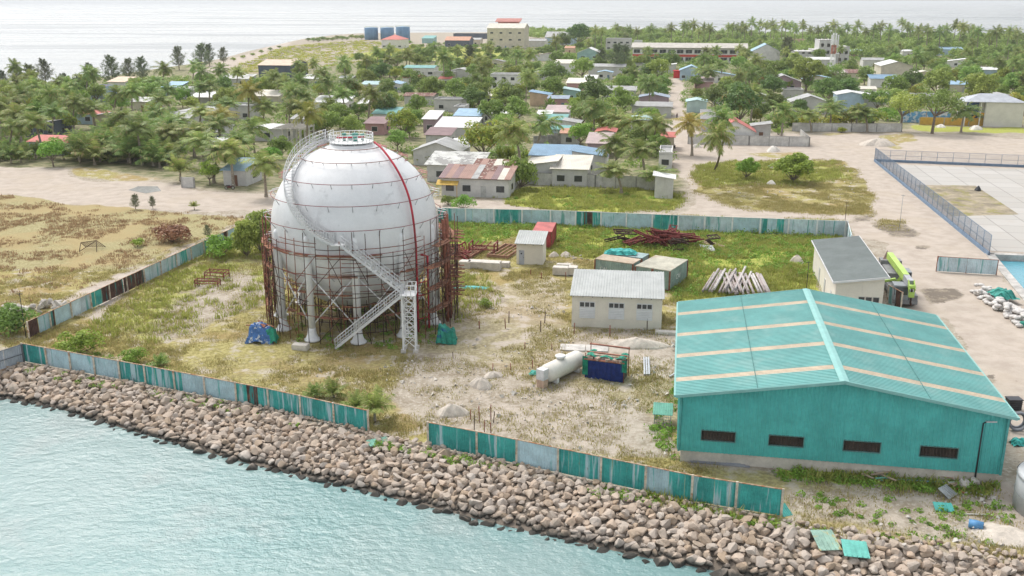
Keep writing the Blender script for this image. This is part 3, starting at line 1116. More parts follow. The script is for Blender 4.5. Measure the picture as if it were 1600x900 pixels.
# ------------------------------------------------------------------ teal warehouse
TEAL_W = M((.095, .46, .43), .5, 0, var=.11, scale=.6, col2=(.085, .39, .37), f2=(.5, .8), streak=True)
TEAL_R = M((.18, .42, .395), .55, 0, var=.10, scale=.35, col2=(.25, .45, .42), f2=(.48, .7), col3=(.15, .33, .31), f3=(.6, .8))
TEAL_T = M((.23, .46, .43), .5, 0, var=.06)
SKYL = M((.66, .55, .42), .6, 0, var=.1, scale=1)
def warehouse():
    x, y, a, W, L, he, hr = 12.7, 67.1, .172, 23.3, 23.0, 5.72, 7.57
    root = thing('warehouse', 'large teal metal warehouse with a low gable roof and beige rooflight strips', 'warehouse', (x, y, 0), -a)
    landmark('teal warehouse', root.location)
    pl, ov = 1.05, .35
    e = .25
    def roofz(px):
        return he + (hr - he) * (1 - abs(px - W / 2) / (W / 2))
    mb = MB()
    mb.bx(e, W - e, e, L - e, -.3, pl)
    mb.build('plinth', M((.58, .53, .465), .9, var=.14, scale=.6, col2=(.42, .38, .32), f2=(.55, .8), streak=True), root)
    # front wall with four openings, made of ribbed strips
    wins = [(1.75, 4.25), (6.75, 9.25), (12.15, 14.75), (17.55, 20.15)]
    wz0, wz1 = 1.95, 2.75
    wl_ = MB()
    def strip(x0, x1, z0f, z1f):
        n = max(1, int(round((x1 - x0) / .3)))
        for i in range(n):
            a0, a1 = x0 + (x1 - x0) * i / n, x0 + (x1 - x0) * (i + 1) / n
            s = a1 - a0
            q = [(a0, 0), (a0 + s * .55, 0), (a0 + s * .66, -.045), (a0 + s * .9, -.045), (a1, 0)]
            for (u0, d0), (u1, d1) in zip(q[:-1], q[1:]):
                wl_.face([(u0, d0 + e - .06, z0f(u0)), (u1, d1 + e - .06, z0f(u1)), (u1, d1 + e - .06, z1f(u1)), (u0, d0 + e - .06, z1f(u0))])
    edges = [0.0]
    for w0, w1 in wins:
        edges += [w0, w1]
    edges.append(W)
    top = lambda u: roofz(u) - .12
    for i in range(len(edges) - 1):
        x0, x1 = edges[i], edges[i + 1]
        for c0, c1 in ([(x0, x1)] if not (x0 < W / 2 < x1) else [(x0, W / 2), (W / 2, x1)]):
            if i % 2 == 0:
                strip(c0, c1, lambda u: pl - .12, top)
            else:
                strip(c0, c1, lambda u: pl - .12, lambda u: wz0)
                strip(c0, c1, lambda u: wz1, top)
    for xx, s in ((0, 1), (W, -1)):                  # side walls and back
        n = int(L / .3)
        for i in range(n):
            y0, y1 = e + (L - 2 * e) * i / n, e + (L - 2 * e) * (i + 1) / n
            d = (y1 - y0)
            q = [(y0, 0), (y0 + d * .55, 0), (y0 + d * .66, -.045 * s), (y0 + d * .9, -.045 * s), (y1, 0)]
            for (u0, d0), (u1, d1) in zip(q[:-1], q[1:]):
                p = [(xx + d0, u0, pl - .12), (xx + d1, u1, pl - .12), (xx + d1, u1, he - .1), (xx + d0, u0, he - .1)]
                wl_.face(p if s < 0 else p[::-1])
    wl_.face([(W, L - e, pl), (0, L - e, pl), (0, L - e, he - .1), (W / 2, L - e, hr - .1), (W, L - e, he - .1)])
    wall = wl_.build('wall', TEAL_W, root)
    for w0, w1 in wins:
        mb = MB()
        for b in ((w0 - .05, w1 + .05, wz0 - .06, wz0), (w0 - .05, w1 + .05, wz1, wz1 + .06), (w0 - .06, w0, wz0, wz1), (w1, w1 + .06, wz0, wz1)):
            mb.bx(b[0], b[1], e - .13, e + .1, b[2], b[3])
        f = mb.build('window', M((.10, .22, .21), .5), wall)
        mb = MB()
        nb = 9
        for i in range(nb + 1):
            z = wz0 + (wz1 - wz0) * i / nb
            mb.bar((w0, e + .02, z), (w1, e + .02, z), .05, .028)
        for i in range(12):
            u = w0 + (w1 - w0) * i / 11
            mb.bar((u, e + .02, wz0), (u, e + .02, wz1), .03, .03)
        mb.build('grille', M((.10, .075, .06), .8, var=.3), f)
    # roof: bands of ribbed sheet, beige rooflights between them
    sl = Vector((W / 2 + ov, 0, (hr - he) * (1 + ov / (W / 2))))
    bands = [0.0, 2.7, 3.5, 8.0, 8.8, 13.4, 14.2, 19.4, 20.2, L + 2 * ov]
    roof = MB()
    rl = MB()
    for sx in (0, 1):
        low = Vector((-ov, -ov, he - (hr - he) * ov / (W / 2))) if sx == 0 else Vector((W + ov, -ov, he - (hr - he) * ov / (W / 2)))
        al = Vector((sl.x if sx == 0 else -sl.x, 0, sl.z))
        nrm = Vector((-sl.z if sx == 0 else sl.z, 0, sl.x))
        for i in range(len(bands) - 1):
            b0, b1 = bands[i], bands[i + 1]
            o = low + Vector((0, b0, 0))
            (rl if i % 2 else roof).ribs(o + nrm.normalized() * (.0 if i % 2 == 0 else .01), al, (0, b1 - b0, 0), .30, .05, nrm)
    rf = roof.build('roof', TEAL_R, root)
    rl.build('rooflight', SKYL, rf)
    mb = MB()
    for s in (-1, 1):
        mb.slab([(W / 2, -ov - .05, hr + .13), (W / 2 + s * .34, -ov - .05, hr + .06), (W / 2 + s * .34, L + ov + .05, hr + .06), (W / 2, L + ov + .05, hr + .13)], .03)
    mb.build('ridge_cap', TEAL_T, rf)
    for xx in (W * .24, W * .76):
        mb = MB()
        mb.bar((xx, -ov, roofz(xx) + .06), (xx, L + ov, roofz(xx) + .06), .05, .05)
        mb.build('lap_joint', M((.08, .22, .21), .7), rf)
    mb = MB()
    for s in (-1, 1):
        for yy in (-ov - .04, L + ov + .04):
            xe = W / 2 + s * (W / 2 + ov)
            mb.bar((xe, yy, he - .06 - (hr - he) * ov / (W / 2)), (W / 2, yy, hr - .02), .07, .24)
        xe = W / 2 + s * (W / 2 + ov + .07)
        mb.bar((xe, -ov, he - .12), (xe, L + ov, he - .12), .14, .16)
    mb.build('gutter', TEAL_T, rf)
    for p in (.08, W - .08):
        mb = MB()
        mb.bar((p, e - .15, pl - .12), (p, e - .15, he - .12), .16, .16)
        mb.build('corner_trim', M((.09, .36, .34), .5), wall)
warehouse()

# ------------------------------------------------------------------ small buildings of the compound
CREAM = M((.70, .655, .565), .85, 0, var=.05, scale=.7, col2=(.55, .51, .44), f2=(.62, .85), streak=True)
ROOFG = M((.42, .435, .42), .5, .1, var=.1, scale=.6)
ROOFD = M((.20, .225, .215), .5, .1, var=.1, scale=.5)
LOUV = M((.66, .66, .66), .6, 0, var=.05)
TRIMG = M((.16, .19, .18), .5)

def shed_building(pL, pR, eave_y, depth, rise, label, land, ov=.45, ribs=.3, roofm=ROOFG, name='outbuilding', flip=False):
    A, B = unp(*pL), unp(*pR)
    d = B - A
    W = d.length
    rot = atan2(d.y, d.x)
    # eave height from the photo row of the front wall head
    k = (A + B) / 2
    h = 2.0
    for _ in range(40):
        h += (proj((k.x, k.y, h))[1] - eave_y) * .01
    root = thing(name, label, 'building', A, rot)
    landmark(land, k)
    w = MB()
    zf = lambda y: h + rise * y / depth
    w.hexa([(0, 0, -.3), (W, 0, -.3), (W, depth, -.3), (0, depth, -.3), (0, 0, zf(0)), (W, 0, zf(0)), (W, depth, zf(depth)), (0, depth, zf(depth))])
    wall = w.build('wall', CREAM, root)
    r = MB()
    al = Vector((0, depth + 2 * ov, rise * (depth + 2 * ov) / depth))
    o = Vector((-ov * .5, -ov, zf(-ov) + .1))
    r.ribs(o, al, (W + ov, 0, 0), ribs, .045, Vector((0, -rise, depth)))
    roof = r.build('roof', roofm, root)
    m = MB()
    n = int(W / 1.0)
    for i in range(n + 1):
        x = .15 + (W - .3) * i / n
        m.bar((x, -ov + .05, zf(-ov) + .0), (x, .1, zf(.1)), .08, .14)
    m.build('rafter_ends', TRIMG, roof)
    return root, wall, W, h

r_, w_, W_, h_ = shed_building((893, 510), (1033, 516), 463, 6.0, .95, 'long cream block building with a grey ribbed roof and three louvred windows', 'long cream block building')
for x0 in (.85, 4.0, 7.0):
    m = MB()
    x1 = x0 + 1.65
    m.bx(x0 - .03, x1 + .03, -.05, 0, h_ - 1.35, h_ - .72)
    f = m.build('window', LOUV, w_)
    m = MB()
    for k in range(3):
        m.bx(x0 + .03 + k * .55, x0 + .48 + k * .55, -.07, -.04, h_ - 1.28, h_ - .8)
    m.build('pane', GLASS, f)
    m = MB()
    for k in range(6):
        m.slab([(x0, -.09, h_ - 2.55 + k * .19), (x1, -.09, h_ - 2.55 + k * .19), (x1, -.01, h_ - 2.42 + k * .19), (x0, -.01, h_ - 2.42 + k * .19)], .02)
    m.bx(x0 - .03, x1 + .03, -.03, 0, h_ - 2.6, h_ - 1.38)
    m.build('louvre', LOUV, w_)

r_, w_, W_, h_ = shed_building((807, 413), (848, 415), 380, 2.9, .75, 'tiny tall cream guard hut with a grey door, in front of the red container', 'tiny cream hut')
m = MB()
m.bx(.35, 1.05, -.06, .0, 0, 2.0)
f = m.build('door', M((.40, .42, .47), .5), w_)
m = MB()
m.bx(.58, .78, -.08, -.05, 1.45, 1.65)
m.build('door_window', DARK, f)
m = MB()
m.bx(.95, 1.0, -.1, -.05, .95, 1.08)
m.build('handle', DARK, f)

def dark_roof_building():
    h = 4.0
    A = unp(1307, 440, h)
    B = unp(1388, 432, h)
    D = unp(1277, 377, h)
    u = GU * ((B - A).dot(GU))
    W = u.length - 1.0
    u = GU * W
    L = (D - A).dot(GV)
    A0 = Vector((A.x, A.y, 0))
    root = thing('outbuilding', 'cream block building with a dark grey lean-to roof beside the lime crane', 'building', A0, -GA)
    landmark('dark roofed cream building', A0 + GV * L / 2)
    w = MB()
    zr = h + .7
    w.hexa([(0, 0, -.3), (W, 0, -.3), (W, L, -.3), (0, L, -.3), (0, 0, h), (W, 0, zr), (W, L, zr), (0, L, h)])
    wall = w.build('wall', CREAM, root)
    r = MB()
    r.ribs((-.35, -.4, h + .08 - .04), (W + .7, 0, .7 * (W + .7) / W), (0, L + .8, 0), .42, .05, Vector((-.7, 0, W)))
    roof = r.build('roof', ROOFD, root)
    m = MB()
    m.bar((-.38, -.44, h - .02), (W + .38, -.44, zr + .12), .06, .22)
    m.bar((W + .40, -.44, zr + .06), (W + .40, L + .44, zr + .06), .08, .22)
    m.bar((-.4, -.44, h - .04), (-.4, L + .44, h - .04), .08, .16)
    m.build('fascia', LOUV, roof)
    for k in range(3):
        m = MB()
        x0 = 2.55 + k * .78
        m.bx(x0 - .05, x0 + .65, -.04, 0, 1.75, 2.4)
        f = m.build('window', M((.5, .48, .43), .7), wall)
        m = MB()
        m.bx(x0, x0 + .6, -.06, -.03, 1.8, 2.35)
        m.build('pane', GLASS, f)
    for y0 in (2.5, 7.5, 12.5):
        m = MB()
        m.bx(-.05, 0, y0, y0 + .9, 0, 2.1)
        m.build('door', M((.50, .50, .48), .6), wall)
dark_roof_building()

# ------------------------------------------------------------------ sheet metal fences
FPK = dict(streak=True, rnd=.1, corr=(0, .22, .5))
FP_T = M((.055, .37, .335), .6, .1, var=.2, scale=.9, col2=(.42, .58, .61), f2=(.5, .62), col3=(.20, .09, .05), f3=(.64, .74), **FPK)
FP_B = M((.45, .62, .67), .6, .1, var=.14, scale=.9, col2=(.10, .40, .38), f2=(.57, .66), col3=(.22, .12, .07), f3=(.66, .76), **FPK)
FP_G = M((.54, .66, .70), .6, .1, var=.14, scale=.9, col2=(.15, .38, .37), f2=(.52, .64), col3=(.22, .10, .06), f3=(.66, .76), **FPK)
FP_R = M((.10, .055, .045), .9, 0, var=.35, scale=1.2, col2=(.05, .24, .22), f2=(.55, .62), col3=(.28, .12, .07), f3=(.6, .7), **FPK)
FP_GREY = M((.42, .46, .50), .6, .1, var=.12, scale=.8, corr=(0, .25, .5))
POSTM = M((.62, .55, .45), .7, .1, var=.25, scale=2, col2=(.42, .20, .09), f2=(.5, .7))
RAILM = M((.55, .42, .30), .7, .1, var=.3, scale=2, col2=(.40, .17, .08), f2=(.45, .65))
POSTW = M((.76, .78, .77), .7, .1, var=.1)

def fence(line, h, step, label, group=None, mats=(FP_T, FP_B, FP_G), wts=(4, 4, 2), rust=.08, seed=1, postm=POSTM, railm=RAILM, sub=3, name='sheet_fence', land=None, back=1, solid=.45, mid=False, pw=.16):
    rnd = random.Random(seed)
    P = [unp(*p) for p in line]
    root = thing(name, label, 'fence', P[0], 0, group)
    if land:
        landmark(land, (P[0] + P[-1]) / 2)
    rails = MB()
    for a, b in zip(P[:-1], P[1:]):
        d = b - a
        L = d.length
        n = max(1, int(round(L / step)))
        u = d.normalized()
        for i in range(n + 1):
            q = a + d * (i / n) - P[0]
            pm = MB()
            pm.bar(q + Vector((0, 0, -.3)), q + Vector((0, 0, h + .08)), pw, .1)
            if i < n or b is P[-1]:
                pm.build('post', postm, root)
            if i == n:
                break
            nrm = Vector((-u.y, u.x, 0)) * back
            base = rnd.choices(mats, wts)[0]
            w0 = 0.0
            while w0 < 1 - 1e-6:
                w1 = 1.0 if rnd.random() < solid else min(1.0, w0 + rnd.choice((.25, .34, .5)))
                if 1 - w1 < .15:
                    w1 = 1.0
                mt = FP_R if (rnd.random() < rust and w1 - w0 < .6) else (base if rnd.random() < .6 else rnd.choices(mats, wts)[0])
                o = link('panel', panel_mesh(L / n * (w1 - w0) - .02, h, mt), root, q + u * (L / n * w0) + nrm * .07)
                o.rotation_euler = (rnd.gauss(0, .012), 0, atan2(u.y, u.x) + rnd.gauss(0, .006))
                w0 = w1
        for z in ((h + .03), h * .5)[:2 if mid else 1]:
            rails.bar(a - P[0] + Vector((0, 0, z)), b - P[0] + Vector((0, 0, z)), .07, .06)
    rails.build('rail', railm, root)
    return root

_pm = {}
def panel_mesh(L, h, mat):
    key = (round(L, 3), round(h, 3), mat.name)
    if key not in _pm:
        m = MB()
        n = max(2, int(L / .11))
        for i in range(n):
            x0, x1 = L * i / n, L * (i + 1) / n
            d0, d1 = (.018 if i % 2 else 0), (0 if i % 2 else .018)
            m.face([(x0, d0, .08), (x1, d1, .08), (x1, d1, h), (x0, d0, h)])
            m.face([(x1, d1 + .008, .08), (x0, d0 + .008, .08), (x0, d0 + .008, h), (x1, d1 + .008, h)])
        me = bpy.data.meshes.new('panel')
        me.from_pydata(m.v, [], m.f)
        me.materials.append(mat)
        _pm[key] = me
    return _pm[key]

fence([(38, 566), (228, 602), (420, 640), (576, 676)], 1.95, 3.3, 'rusting teal sheet metal fence on the shore, left of the gap', 'shore fence runs', seed=4, wts=(6, 3, 1), land='left shore fence')
fence([(669, 698), (745, 713), (1080, 785), (1220, 808)], 2.1, 3.35, 'rusting teal sheet metal fence on the shore, right of the gap', 'shore fence runs', seed=9, wts=(6, 3, 1), land='right shore fence')
fence([(46, 530), (200, 456), (300, 407), (374, 372)], 1.9, 3.6, 'teal and rust patched sheet fence running inland from the shore corner', seed=12, rust=.42, land='inland sheet fence', mats=(FP_T, FP_B, FP_G), wts=(4, 4, 2), solid=.25)
fence([(684, 349), (860, 353), (1100, 363), (1320, 371)], 2.5, 4.1, 'long pale blue sheet metal fence at the back of the compound', seed=21, rust=.16, postm=POSTW, railm=POSTW, land='back compound fence', mats=(FP_B, FP_G, FP_T), wts=(5, 6, 2), pw=.26)
fence([(1322, 371), (1328, 395)], 2.5, 4, 'short sheet metal fence return at the far corner of the compound', seed=2, rust=.1, postm=POSTW, railm=POSTW)
fence([(1386, 474), (1407, 486)], 2.2, 3, 'short end of sheet fence between the dark roofed building and the crane', seed=5, rust=.9)
fence([(-190, 640), (-80, 606), (38, 567)], 1.9, 3.0, 'plain grey sheet metal fence at the left edge of the shore', seed=7, mats=(FP_GREY,), wts=(1,), rust=0, postm=M((.14, .15, .16), .6), railm=M((.14, .15, .16), .6), back=1, mid=True)
fence([(1463, 424), (1556, 430)], 2.0, 4.6, 'freestanding weathered green sheet screen on posts by the harbour basin', seed=3, mats=(FP_G,), wts=(1,), rust=.1, postm=RUST, railm=RUST, name='sheet_screen', land='freestanding green sheet screen', back=-1)

# blue mesh fence round the concrete yard
def mesh_fence():
    BL = M((.16, .22, .30), .6, .2, var=.15)
    BK = M((.17, .24, .33), .8, 0, var=.15)
    P = [unp(1545, 400), unp(1366, 252), unp(2000, 278)]
    root = thing('mesh_fence', 'tall blue chain link fence on a low blue kerb wall round the concrete yard', 'fence', P[1])
    landmark('blue mesh fence', unp(1440, 320))
    for a, b, h in ((P[0], P[1], 3.0), (P[1], P[2], 2.6)):
        a, b = a - P[1], b - P[1]
        d = b - a
        L = d.length
        m = MB()
        m.bar(a + Vector((0, 0, .15)), b + Vector((0, 0, .15)), .25, .75)
        m.build('kerb_wall', BK, root)
        n = int(L / 3.2)
        for i in range(n + 1):
            m = MB()
            q = a + d * (i / n)
            m.tube(q, q + Vector((0, 0, h)), .05)
            m.build('post', BL, root)
        m = MB()
        for z in (h, h * .55):
            m.bar(a + Vector((0, 0, z)), b + Vector((0, 0, z)), .05)
        m.build('rail', BL, root)
        m = MB()
        k = int(L / .42)
        for i in range(k):
            for s in (0, 1):
                q0, q1 = a + d * ((i + s) / k), a + d * ((i + 1 - s) / k)
                mid = (h - .5) / 6
                for j in range(6):
                    z0 = .5 + mid * j
                    m.bar(q0 + Vector((0, 0, z0)), q1 + Vector((0, 0, z0 + mid)), .026)
        m.build('chain_link', BL, root)
    m = MB()
    q = unp(1405, 340)
mesh_fence()
# ------------------------------------------------------------------ containers, plant and yard clutter
def container(pL, pR, depth, h, label, mat, roofm, land, corr=.28, tarp=False):
    """pL, pR: photo pixels of the two near top corners at height h"""
    A, B = unp(*pL, h), unp(*pR, h)
    A.z = B.z = 0
    d = B - A
    W = d.length
    root = thing('shipping_container', label, 'container', A, atan2(d.y, d.x), 'shipping containers')
    landmark(land, (A + B) / 2)
    b = MB()
    z0, z1 = .12, h - .1
    def side(p, q, nrm):
        p, q, nrm = Vector(p), Vector(q), Vector(nrm)
        L = (q - p).length
        n = int(L / corr)
        for i in range(n):
            t = [(i + k) / n for k in (0, .5, .62, .88, 1)]
            o = [0, 0, -.05, -.05, 0]
            pts = [p.lerp(q, tt) + nrm * oo for tt, oo in zip(t, o)]
            for a, c in zip(pts[:-1], pts[1:]):
                b.face([a + Vector((0, 0, z0)), c + Vector((0, 0, z0)), c + Vector((0, 0, z1)), a + Vector((0, 0, z1))])
    side((0, 0, 0), (W, 0, 0), (0, -1, 0))
    side((W, 0, 0), (W, depth, 0), (1, 0, 0))
    side((W, depth, 0), (0, depth, 0), (0, 1, 0))
    side((0, depth, 0), (0, 0, 0), (-1, 0, 0))
    b.build('body', mat, root)
    m = MB()
    m.bx(-.03, W + .03, -.03, depth + .03, h - .1, h)
    m.build('roof', roofm, root)
    m = MB()
    for x, y in ((0, 0), (W, 0), (W, depth), (0, depth)):
        m.bx(x - .08, x + .08, y - .08, y + .08, 0, h - .1)
    m.bx(-.05, W + .05, -.05, .05, 0, .16)
    m.bx(-.05, W + .05, depth - .05, depth + .05, 0, .16)
    m.build('corner_frame', RUST, root)
    return root, W

REDC = M((.38, .06, .065), .6, .1, var=.2, scale=.7, col2=(.25, .07, .05), f2=(.6, .75))
PALEG = M((.30, .40, .36), .6, .1, var=.2, scale=.8, col2=(.28, .14, .08), f2=(.62, .74), streak=True)
CROOF = M((.44, .36, .27), .8, 0, var=.2, scale=.5, col2=(.33, .20, .12), f2=(.52, .72))
CROOF2 = M((.44, .42, .34), .8, 0, var=.2, scale=.5, col2=(.36, .22, .13), f2=(.56, .72))
PINKC = M((.46, .13, .12), .7, .1, var=.2, scale=.6)
def set_box(root, W, depth, h, roofm):
    pass
container((832, 361), (862, 362), 6.06, 2.6, 'red shipping container behind the tiny cream hut', REDC, PINKC, 'red container')
c_, W_ = container((930, 404), (989, 412), 2.6, 2.6, 'pale green container with a rusty beige roof and crumpled teal tarpaulin behind', PALEG, CROOF, 'tarpaulin covered container')
c4, W4 = container((993, 415), (1019, 419), 6.1, 2.6, 'narrow left container of the cream roofed pair behind the long cream building', PALEG, CROOF2, 'left container of the cream pair')
c2, W2 = container((1020.5, 419.2), (1047, 423), 6.1, 2.62, 'right container of the cream roofed pair, its pale side wall facing the pipes', PALEG, CROOF2, 'right container of the cream pair')
c3, W3 = container((944, 395), (1003, 403), 2.4, 2.45, 'weathered grey container row behind the beige roofed one, topped by a teal tarpaulin', M((.33, .38, .38), .6, .1, var=.2), M((.3, .4, .4), .7, var=.2), 'grey container')
def lettering(root, chars, x, y, z, s, mat, rot=(pi / 2, 0, 0)):
    cu = bpy.data.curves.new('lettering_curve', 'FONT')
    cu.body = chars
    cu.size = s
    cu.extrude = .004
    cu.materials.append(mat)
    tmp = bpy.data.objects.new('lettering_curve', cu)
    COL.objects.link(tmp)
    bpy.context.view_layer.update()
    me = bpy.data.meshes.new_from_object(tmp.evaluated_get(bpy.context.evaluated_depsgraph_get()))
    bpy.data.objects.remove(tmp)
    o = bpy.data.objects.new('lettering', me)
    COL.objects.link(o)
    o.parent = root
    o.location = (x, y, z)
    o.rotation_euler = rot
WLET = M((.72, .74, .72), .7)
lettering(c_, 'CAI', .7, -.07, 1.25, .6, WLET)
lettering(c2, 'CAI', W2 + .07, 2.0, 1.0, .9, WLET, (pi / 2, 0, pi / 2))

def cloth(name, label, cat, P, w, d, h, mat, seed, drape=.5, rot=0, parts=(), group=None):
    """crumpled sheet lying over a heap"""
    rnd = np.random.default_rng(seed)
    n = 26
    xs, ys = np.meshgrid(np.linspace(-.5, .5, n), np.linspace(-.5, .5, n))
    r = np.maximum(np.abs(xs), np.abs(ys)) * 2
    z = h * (1 - smooth01((r - (1 - drape)) / drape)) * (1 + .1 * np.sin(xs * 9 + seed) * np.cos(ys * 8))
    for s in (5, 9, 17, 26):
        a = rnd.uniform(0, 6, 4)
        z += h * .22 / s * 5 * np.sin(xs * s + a[0] + 2 * np.sin(ys * s * .7 + a[1])) * np.sin(ys * s * 1.1 + a[2])
    z = np.maximum(z, .03) + .02
    jit = .03 * np.sin(xs * 23 + ys * 19 + seed)
    mb = MB()
    V = np.stack([(xs + jit) * w, (ys + jit) * d, z], -1)
    for i in range(n - 1):
        for j in range(n - 1):
            mb.face([V[i, j], V[i, j + 1], V[i + 1, j + 1], V[i + 1, j]])
    o = mb.build(name, mat)
    o.location = P
    o.rotation_euler = (0, 0, rot)
    return tag(o, label, cat, group)

TARPT = M((.06, .42, .38), .6, 0, var=.35, scale=2)
TARPG = M((.03, .30, .20), .6, 0, var=.3, scale=2)
TARPB = M((.07, .18, .45), .55, 0, var=.3, scale=2, col2=(.62, .66, .70), f2=(.56, .64))
TARPN = M((.012, .03, .16), .6, 0, var=.25, scale=2)
p = unp(970, 396, 2.46)
cloth('tarpaulin', 'crumpled teal tarpaulin lying on top of the grey container', 'tarpaulin', p, 4.2, 2.0, .5, TARPT, 3, .4, -GA)

# white horizontal tank
def bullet_tank():
    A, B = unp(855, 600), unp(902, 577)
    A, B = Vector((A.x, A.y, 1.05)), Vector((B.x, B.y, 1.05))
    d = (B - A)
    L = d.length
    root = thing('storage_tank', 'white horizontal cylindrical tank with a covered end lying on the sand', 'storage tank', (A.x, A.y, 0), atan2(d.y, d.x))
    landmark('white horizontal tank', A)
    r = .88
    m = MB()
    prof = [(.0, -.5), (.3, -.46), (.6, -.34), (.8, -.14), (r, .05), (r, L * .5), (r, L - .05), (.8, L + .14), (.6, L + .34), (.3, L + .46), (.01, L + .5)]
    n = 28
    base = len(m.v)
    for rr, x in prof:
        for j in range(n):
            a = 2 * pi * j / n
            m.v.append((x, rr * cos(a), 1.05 + rr * sin(a)))
    for i in range(len(prof) - 1):
        for j in range(n):
            a, b = base + i * n + j, base + i * n + (j + 1) % n
            m.f.append((a, a + n, b + n, b))
            m.sm.append(True)
    m.build('vessel', M((.70, .67, .60), .5, 0, var=.08, scale=1, col2=(.50, .36, .24), f2=(.66, .78), streak=True), root)
    m = MB()
    m.lathe([(.36, 1.8), (.36, 2.1), (.5, 2.12), (.5, 2.25), (.3, 2.3)], (L * .42, 0, 0), 16)
    m.build('manhole', WHITEP, root)
    for x in (.7, L - .7):
        m = MB()
        m.bx(x - .15, x + .15, -.75, .75, 0, .55)
        m.build('saddle', WHITEP, root)
    m = MB()
    m.bx(-1.15, -.35, -.42, .42, .75, 1.75)
    m.build('end_cover', M((.62, .62, .62), .8, var=.12, scale=3), root)
    m = MB()
    for k in range(4):
        m.bx(-1.1, -.4, -.4 + k * .21, -.23 + k * .21, .0, .75)
    m.build('timber_prop', M((.62, .44, .33), .8, var=.15), root)
bullet_tank()

def tarp_hut():
    A, B = unp(914, 590), unp(974, 598)
    d = B - A
    W = d.length
    root = thing('tarpaulin_hut', 'makeshift hut with navy blue front sheet and green tarpaulin corners', 'hut', A, atan2(d.y, d.x))
    landmark('navy tarpaulin hut', A)
    for x in (0, W):
        for y in (0, 1.9):
            m = MB()
            m.tube((x, y, 0), (x, y, 2.9 if y else 2.5), .045)
            m.build('post', RUST, root)
    m = MB()
    n = 24
    for i in range(n):
        a, b = W * i / n, W * (i + 1) / n
        ya, yb = -.06 + .05 * sin(i * 1.9), -.06 + .05 * sin((i + 1) * 1.9)
        m.face([(a, ya, .02), (b, yb, .02), (b, yb - .02, 1.8), (a, ya - .02, 1.8)])
    m.build('front_sheet', TARPN, root)
    for x0 in (-.25, W - .25):
        m = MB()
        for i in range(8):
            a, b = x0 + .55 * i / 8, x0 + .55 * (i + 1) / 8
            ya, yb = -.12 + .07 * sin(i * 2.2), -.12 + .07 * sin((i + 1) * 2.2)
            m.face([(a, ya, .4 if x0 < 0 else 1.1), (b, yb, .3 if x0 < 0 else 1.0), (b, yb, 2.2), (a, ya, 2.2)])
        m.build('corner_sheet', TARPG, root)
    m = MB()
    for j in range(10):
        for i in range(12):
            q = [(W * (i + a) / 12, 2.0 * (j + b) / 10, 2.15 + .12 * sin((i + a) * 1.3) + .1 * cos((j + b) * 1.7)) for a, b in ((0, 0), (1, 0), (1, 1), (0, 1))]
            if j < 3 or i in (0, 1, 10, 11):
                m.face(q)
    m.build('roof_sheet', TARPG, root)
    for z, y in ((1.95, -.1), (2.3, .9), (2.75, 1.9)):
        m = MB()
        m.bar((-.1, y, z), (W + .1, y, z), .14, .12)
        m.build('beam', M((.40, .17, .12), .9, var=.3), root)
    m = MB()
    for i, x in enumerate((.5, 1.2, 2.1, 2.9, 3.4)):
        m.rbox((x, .05, 2.05), (.5, .4, .25), i)
    m.build('stored_blocks', M((.46, .34, .27), .9, var=.3), root)
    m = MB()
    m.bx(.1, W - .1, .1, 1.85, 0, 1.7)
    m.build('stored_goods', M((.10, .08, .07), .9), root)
tarp_hut()

cloth('tarpaulin_heap', 'heap of rods under a crumpled blue and white tarpaulin, left of the gas tank', 'tarpaulin', unp(409, 533), 2.9, 2.2, 1.55, TARPB, 11, .38)
cloth('tarpaulin', 'green tarpaulin hanging over the right side of the blue heap', 'tarpaulin', unp(424, 534), 1.3, 1.6, 1.35, TARPG, 14, .45)
o = cloth('tarpaulin_heap', 'box draped in a torn dark green tarpaulin, right of the stair tower', 'tarpaulin', unp(698, 534), 2.1, 2.0, 1.5, M((.03, .26, .19), .6, 0, var=.35, scale=2, col2=(.02, .10, .22), f2=(.55, .65)), 17, .3)
landmark('green tarpaulin box', unp(698, 534))
landmark('blue tarpaulin heap', unp(409, 533))
cloth('tarpaulin', 'long flat strip of turquoise sheeting lying right of the scaffolding', 'sheeting', unp(735, 450), 4.4, 1.1, .18, M((.12, .50, .48), .6, var=.2), 19, .5, -.12)
cloth('tarpaulin', 'small turquoise sheet lying by the covered end of the white tank', 'sheeting', unp(834, 585), .9, .6, .3, M((.12, .50, .42), .6, var=.2), 23, .5, .3)

def simple(name, label, cat, build, mat, group=None, loc=None, rotz=0):
    m = MB()
    build(m)
    o = m.build(name, mat)
    if loc is not None:
        o.location = loc
    o.rotation_euler = (0, 0, rotz)
    return tag(o, label, cat, group)

# open rusty steel frames
def steel_frame(name, label, P, w, d, h, rot, mat, seed=0, flat_=False, group=None, t=.1):
    rnd = random.Random(seed)
    def b(m):
        for x in (0, w):
            for y in (0, d):
                m.bar((x, y, 0), (x, y, h * rnd.uniform(.85, 1.1)), t)
        for z in (h * .55, h * .98):
            for a, c in (((0, 0), (w, 0)), ((w, 0), (w, d)), ((w, d), (0, d)), ((0, d), (0, 0))):
                if rnd.random() < .85:
                    m.bar((*a, z), (*c, z), t * .8)
        for k in range(3):
            x = w * (k + 1) / 4
            m.bar((x, 0, h * .95), (x, d, h * .95), t * .6)
    return simple('welded_steelwork', label, 'steel frame', b, mat, group, P, rot)
REDST = M((.22, .05, .045), .8, .1, var=.3, scale=2)
steel_frame('steel_frame', 'larger rusty red open steel frame in the grass left of the gas tank', unp(320, 437), 2.6, 1.6, 1.0, -.15, REDST, 1)
steel_frame('steel_frame', 'lower rusty red steel frame just in front of the larger open one', unp(305, 449), 2.9, .9, .9, -.05, REDST, 2)
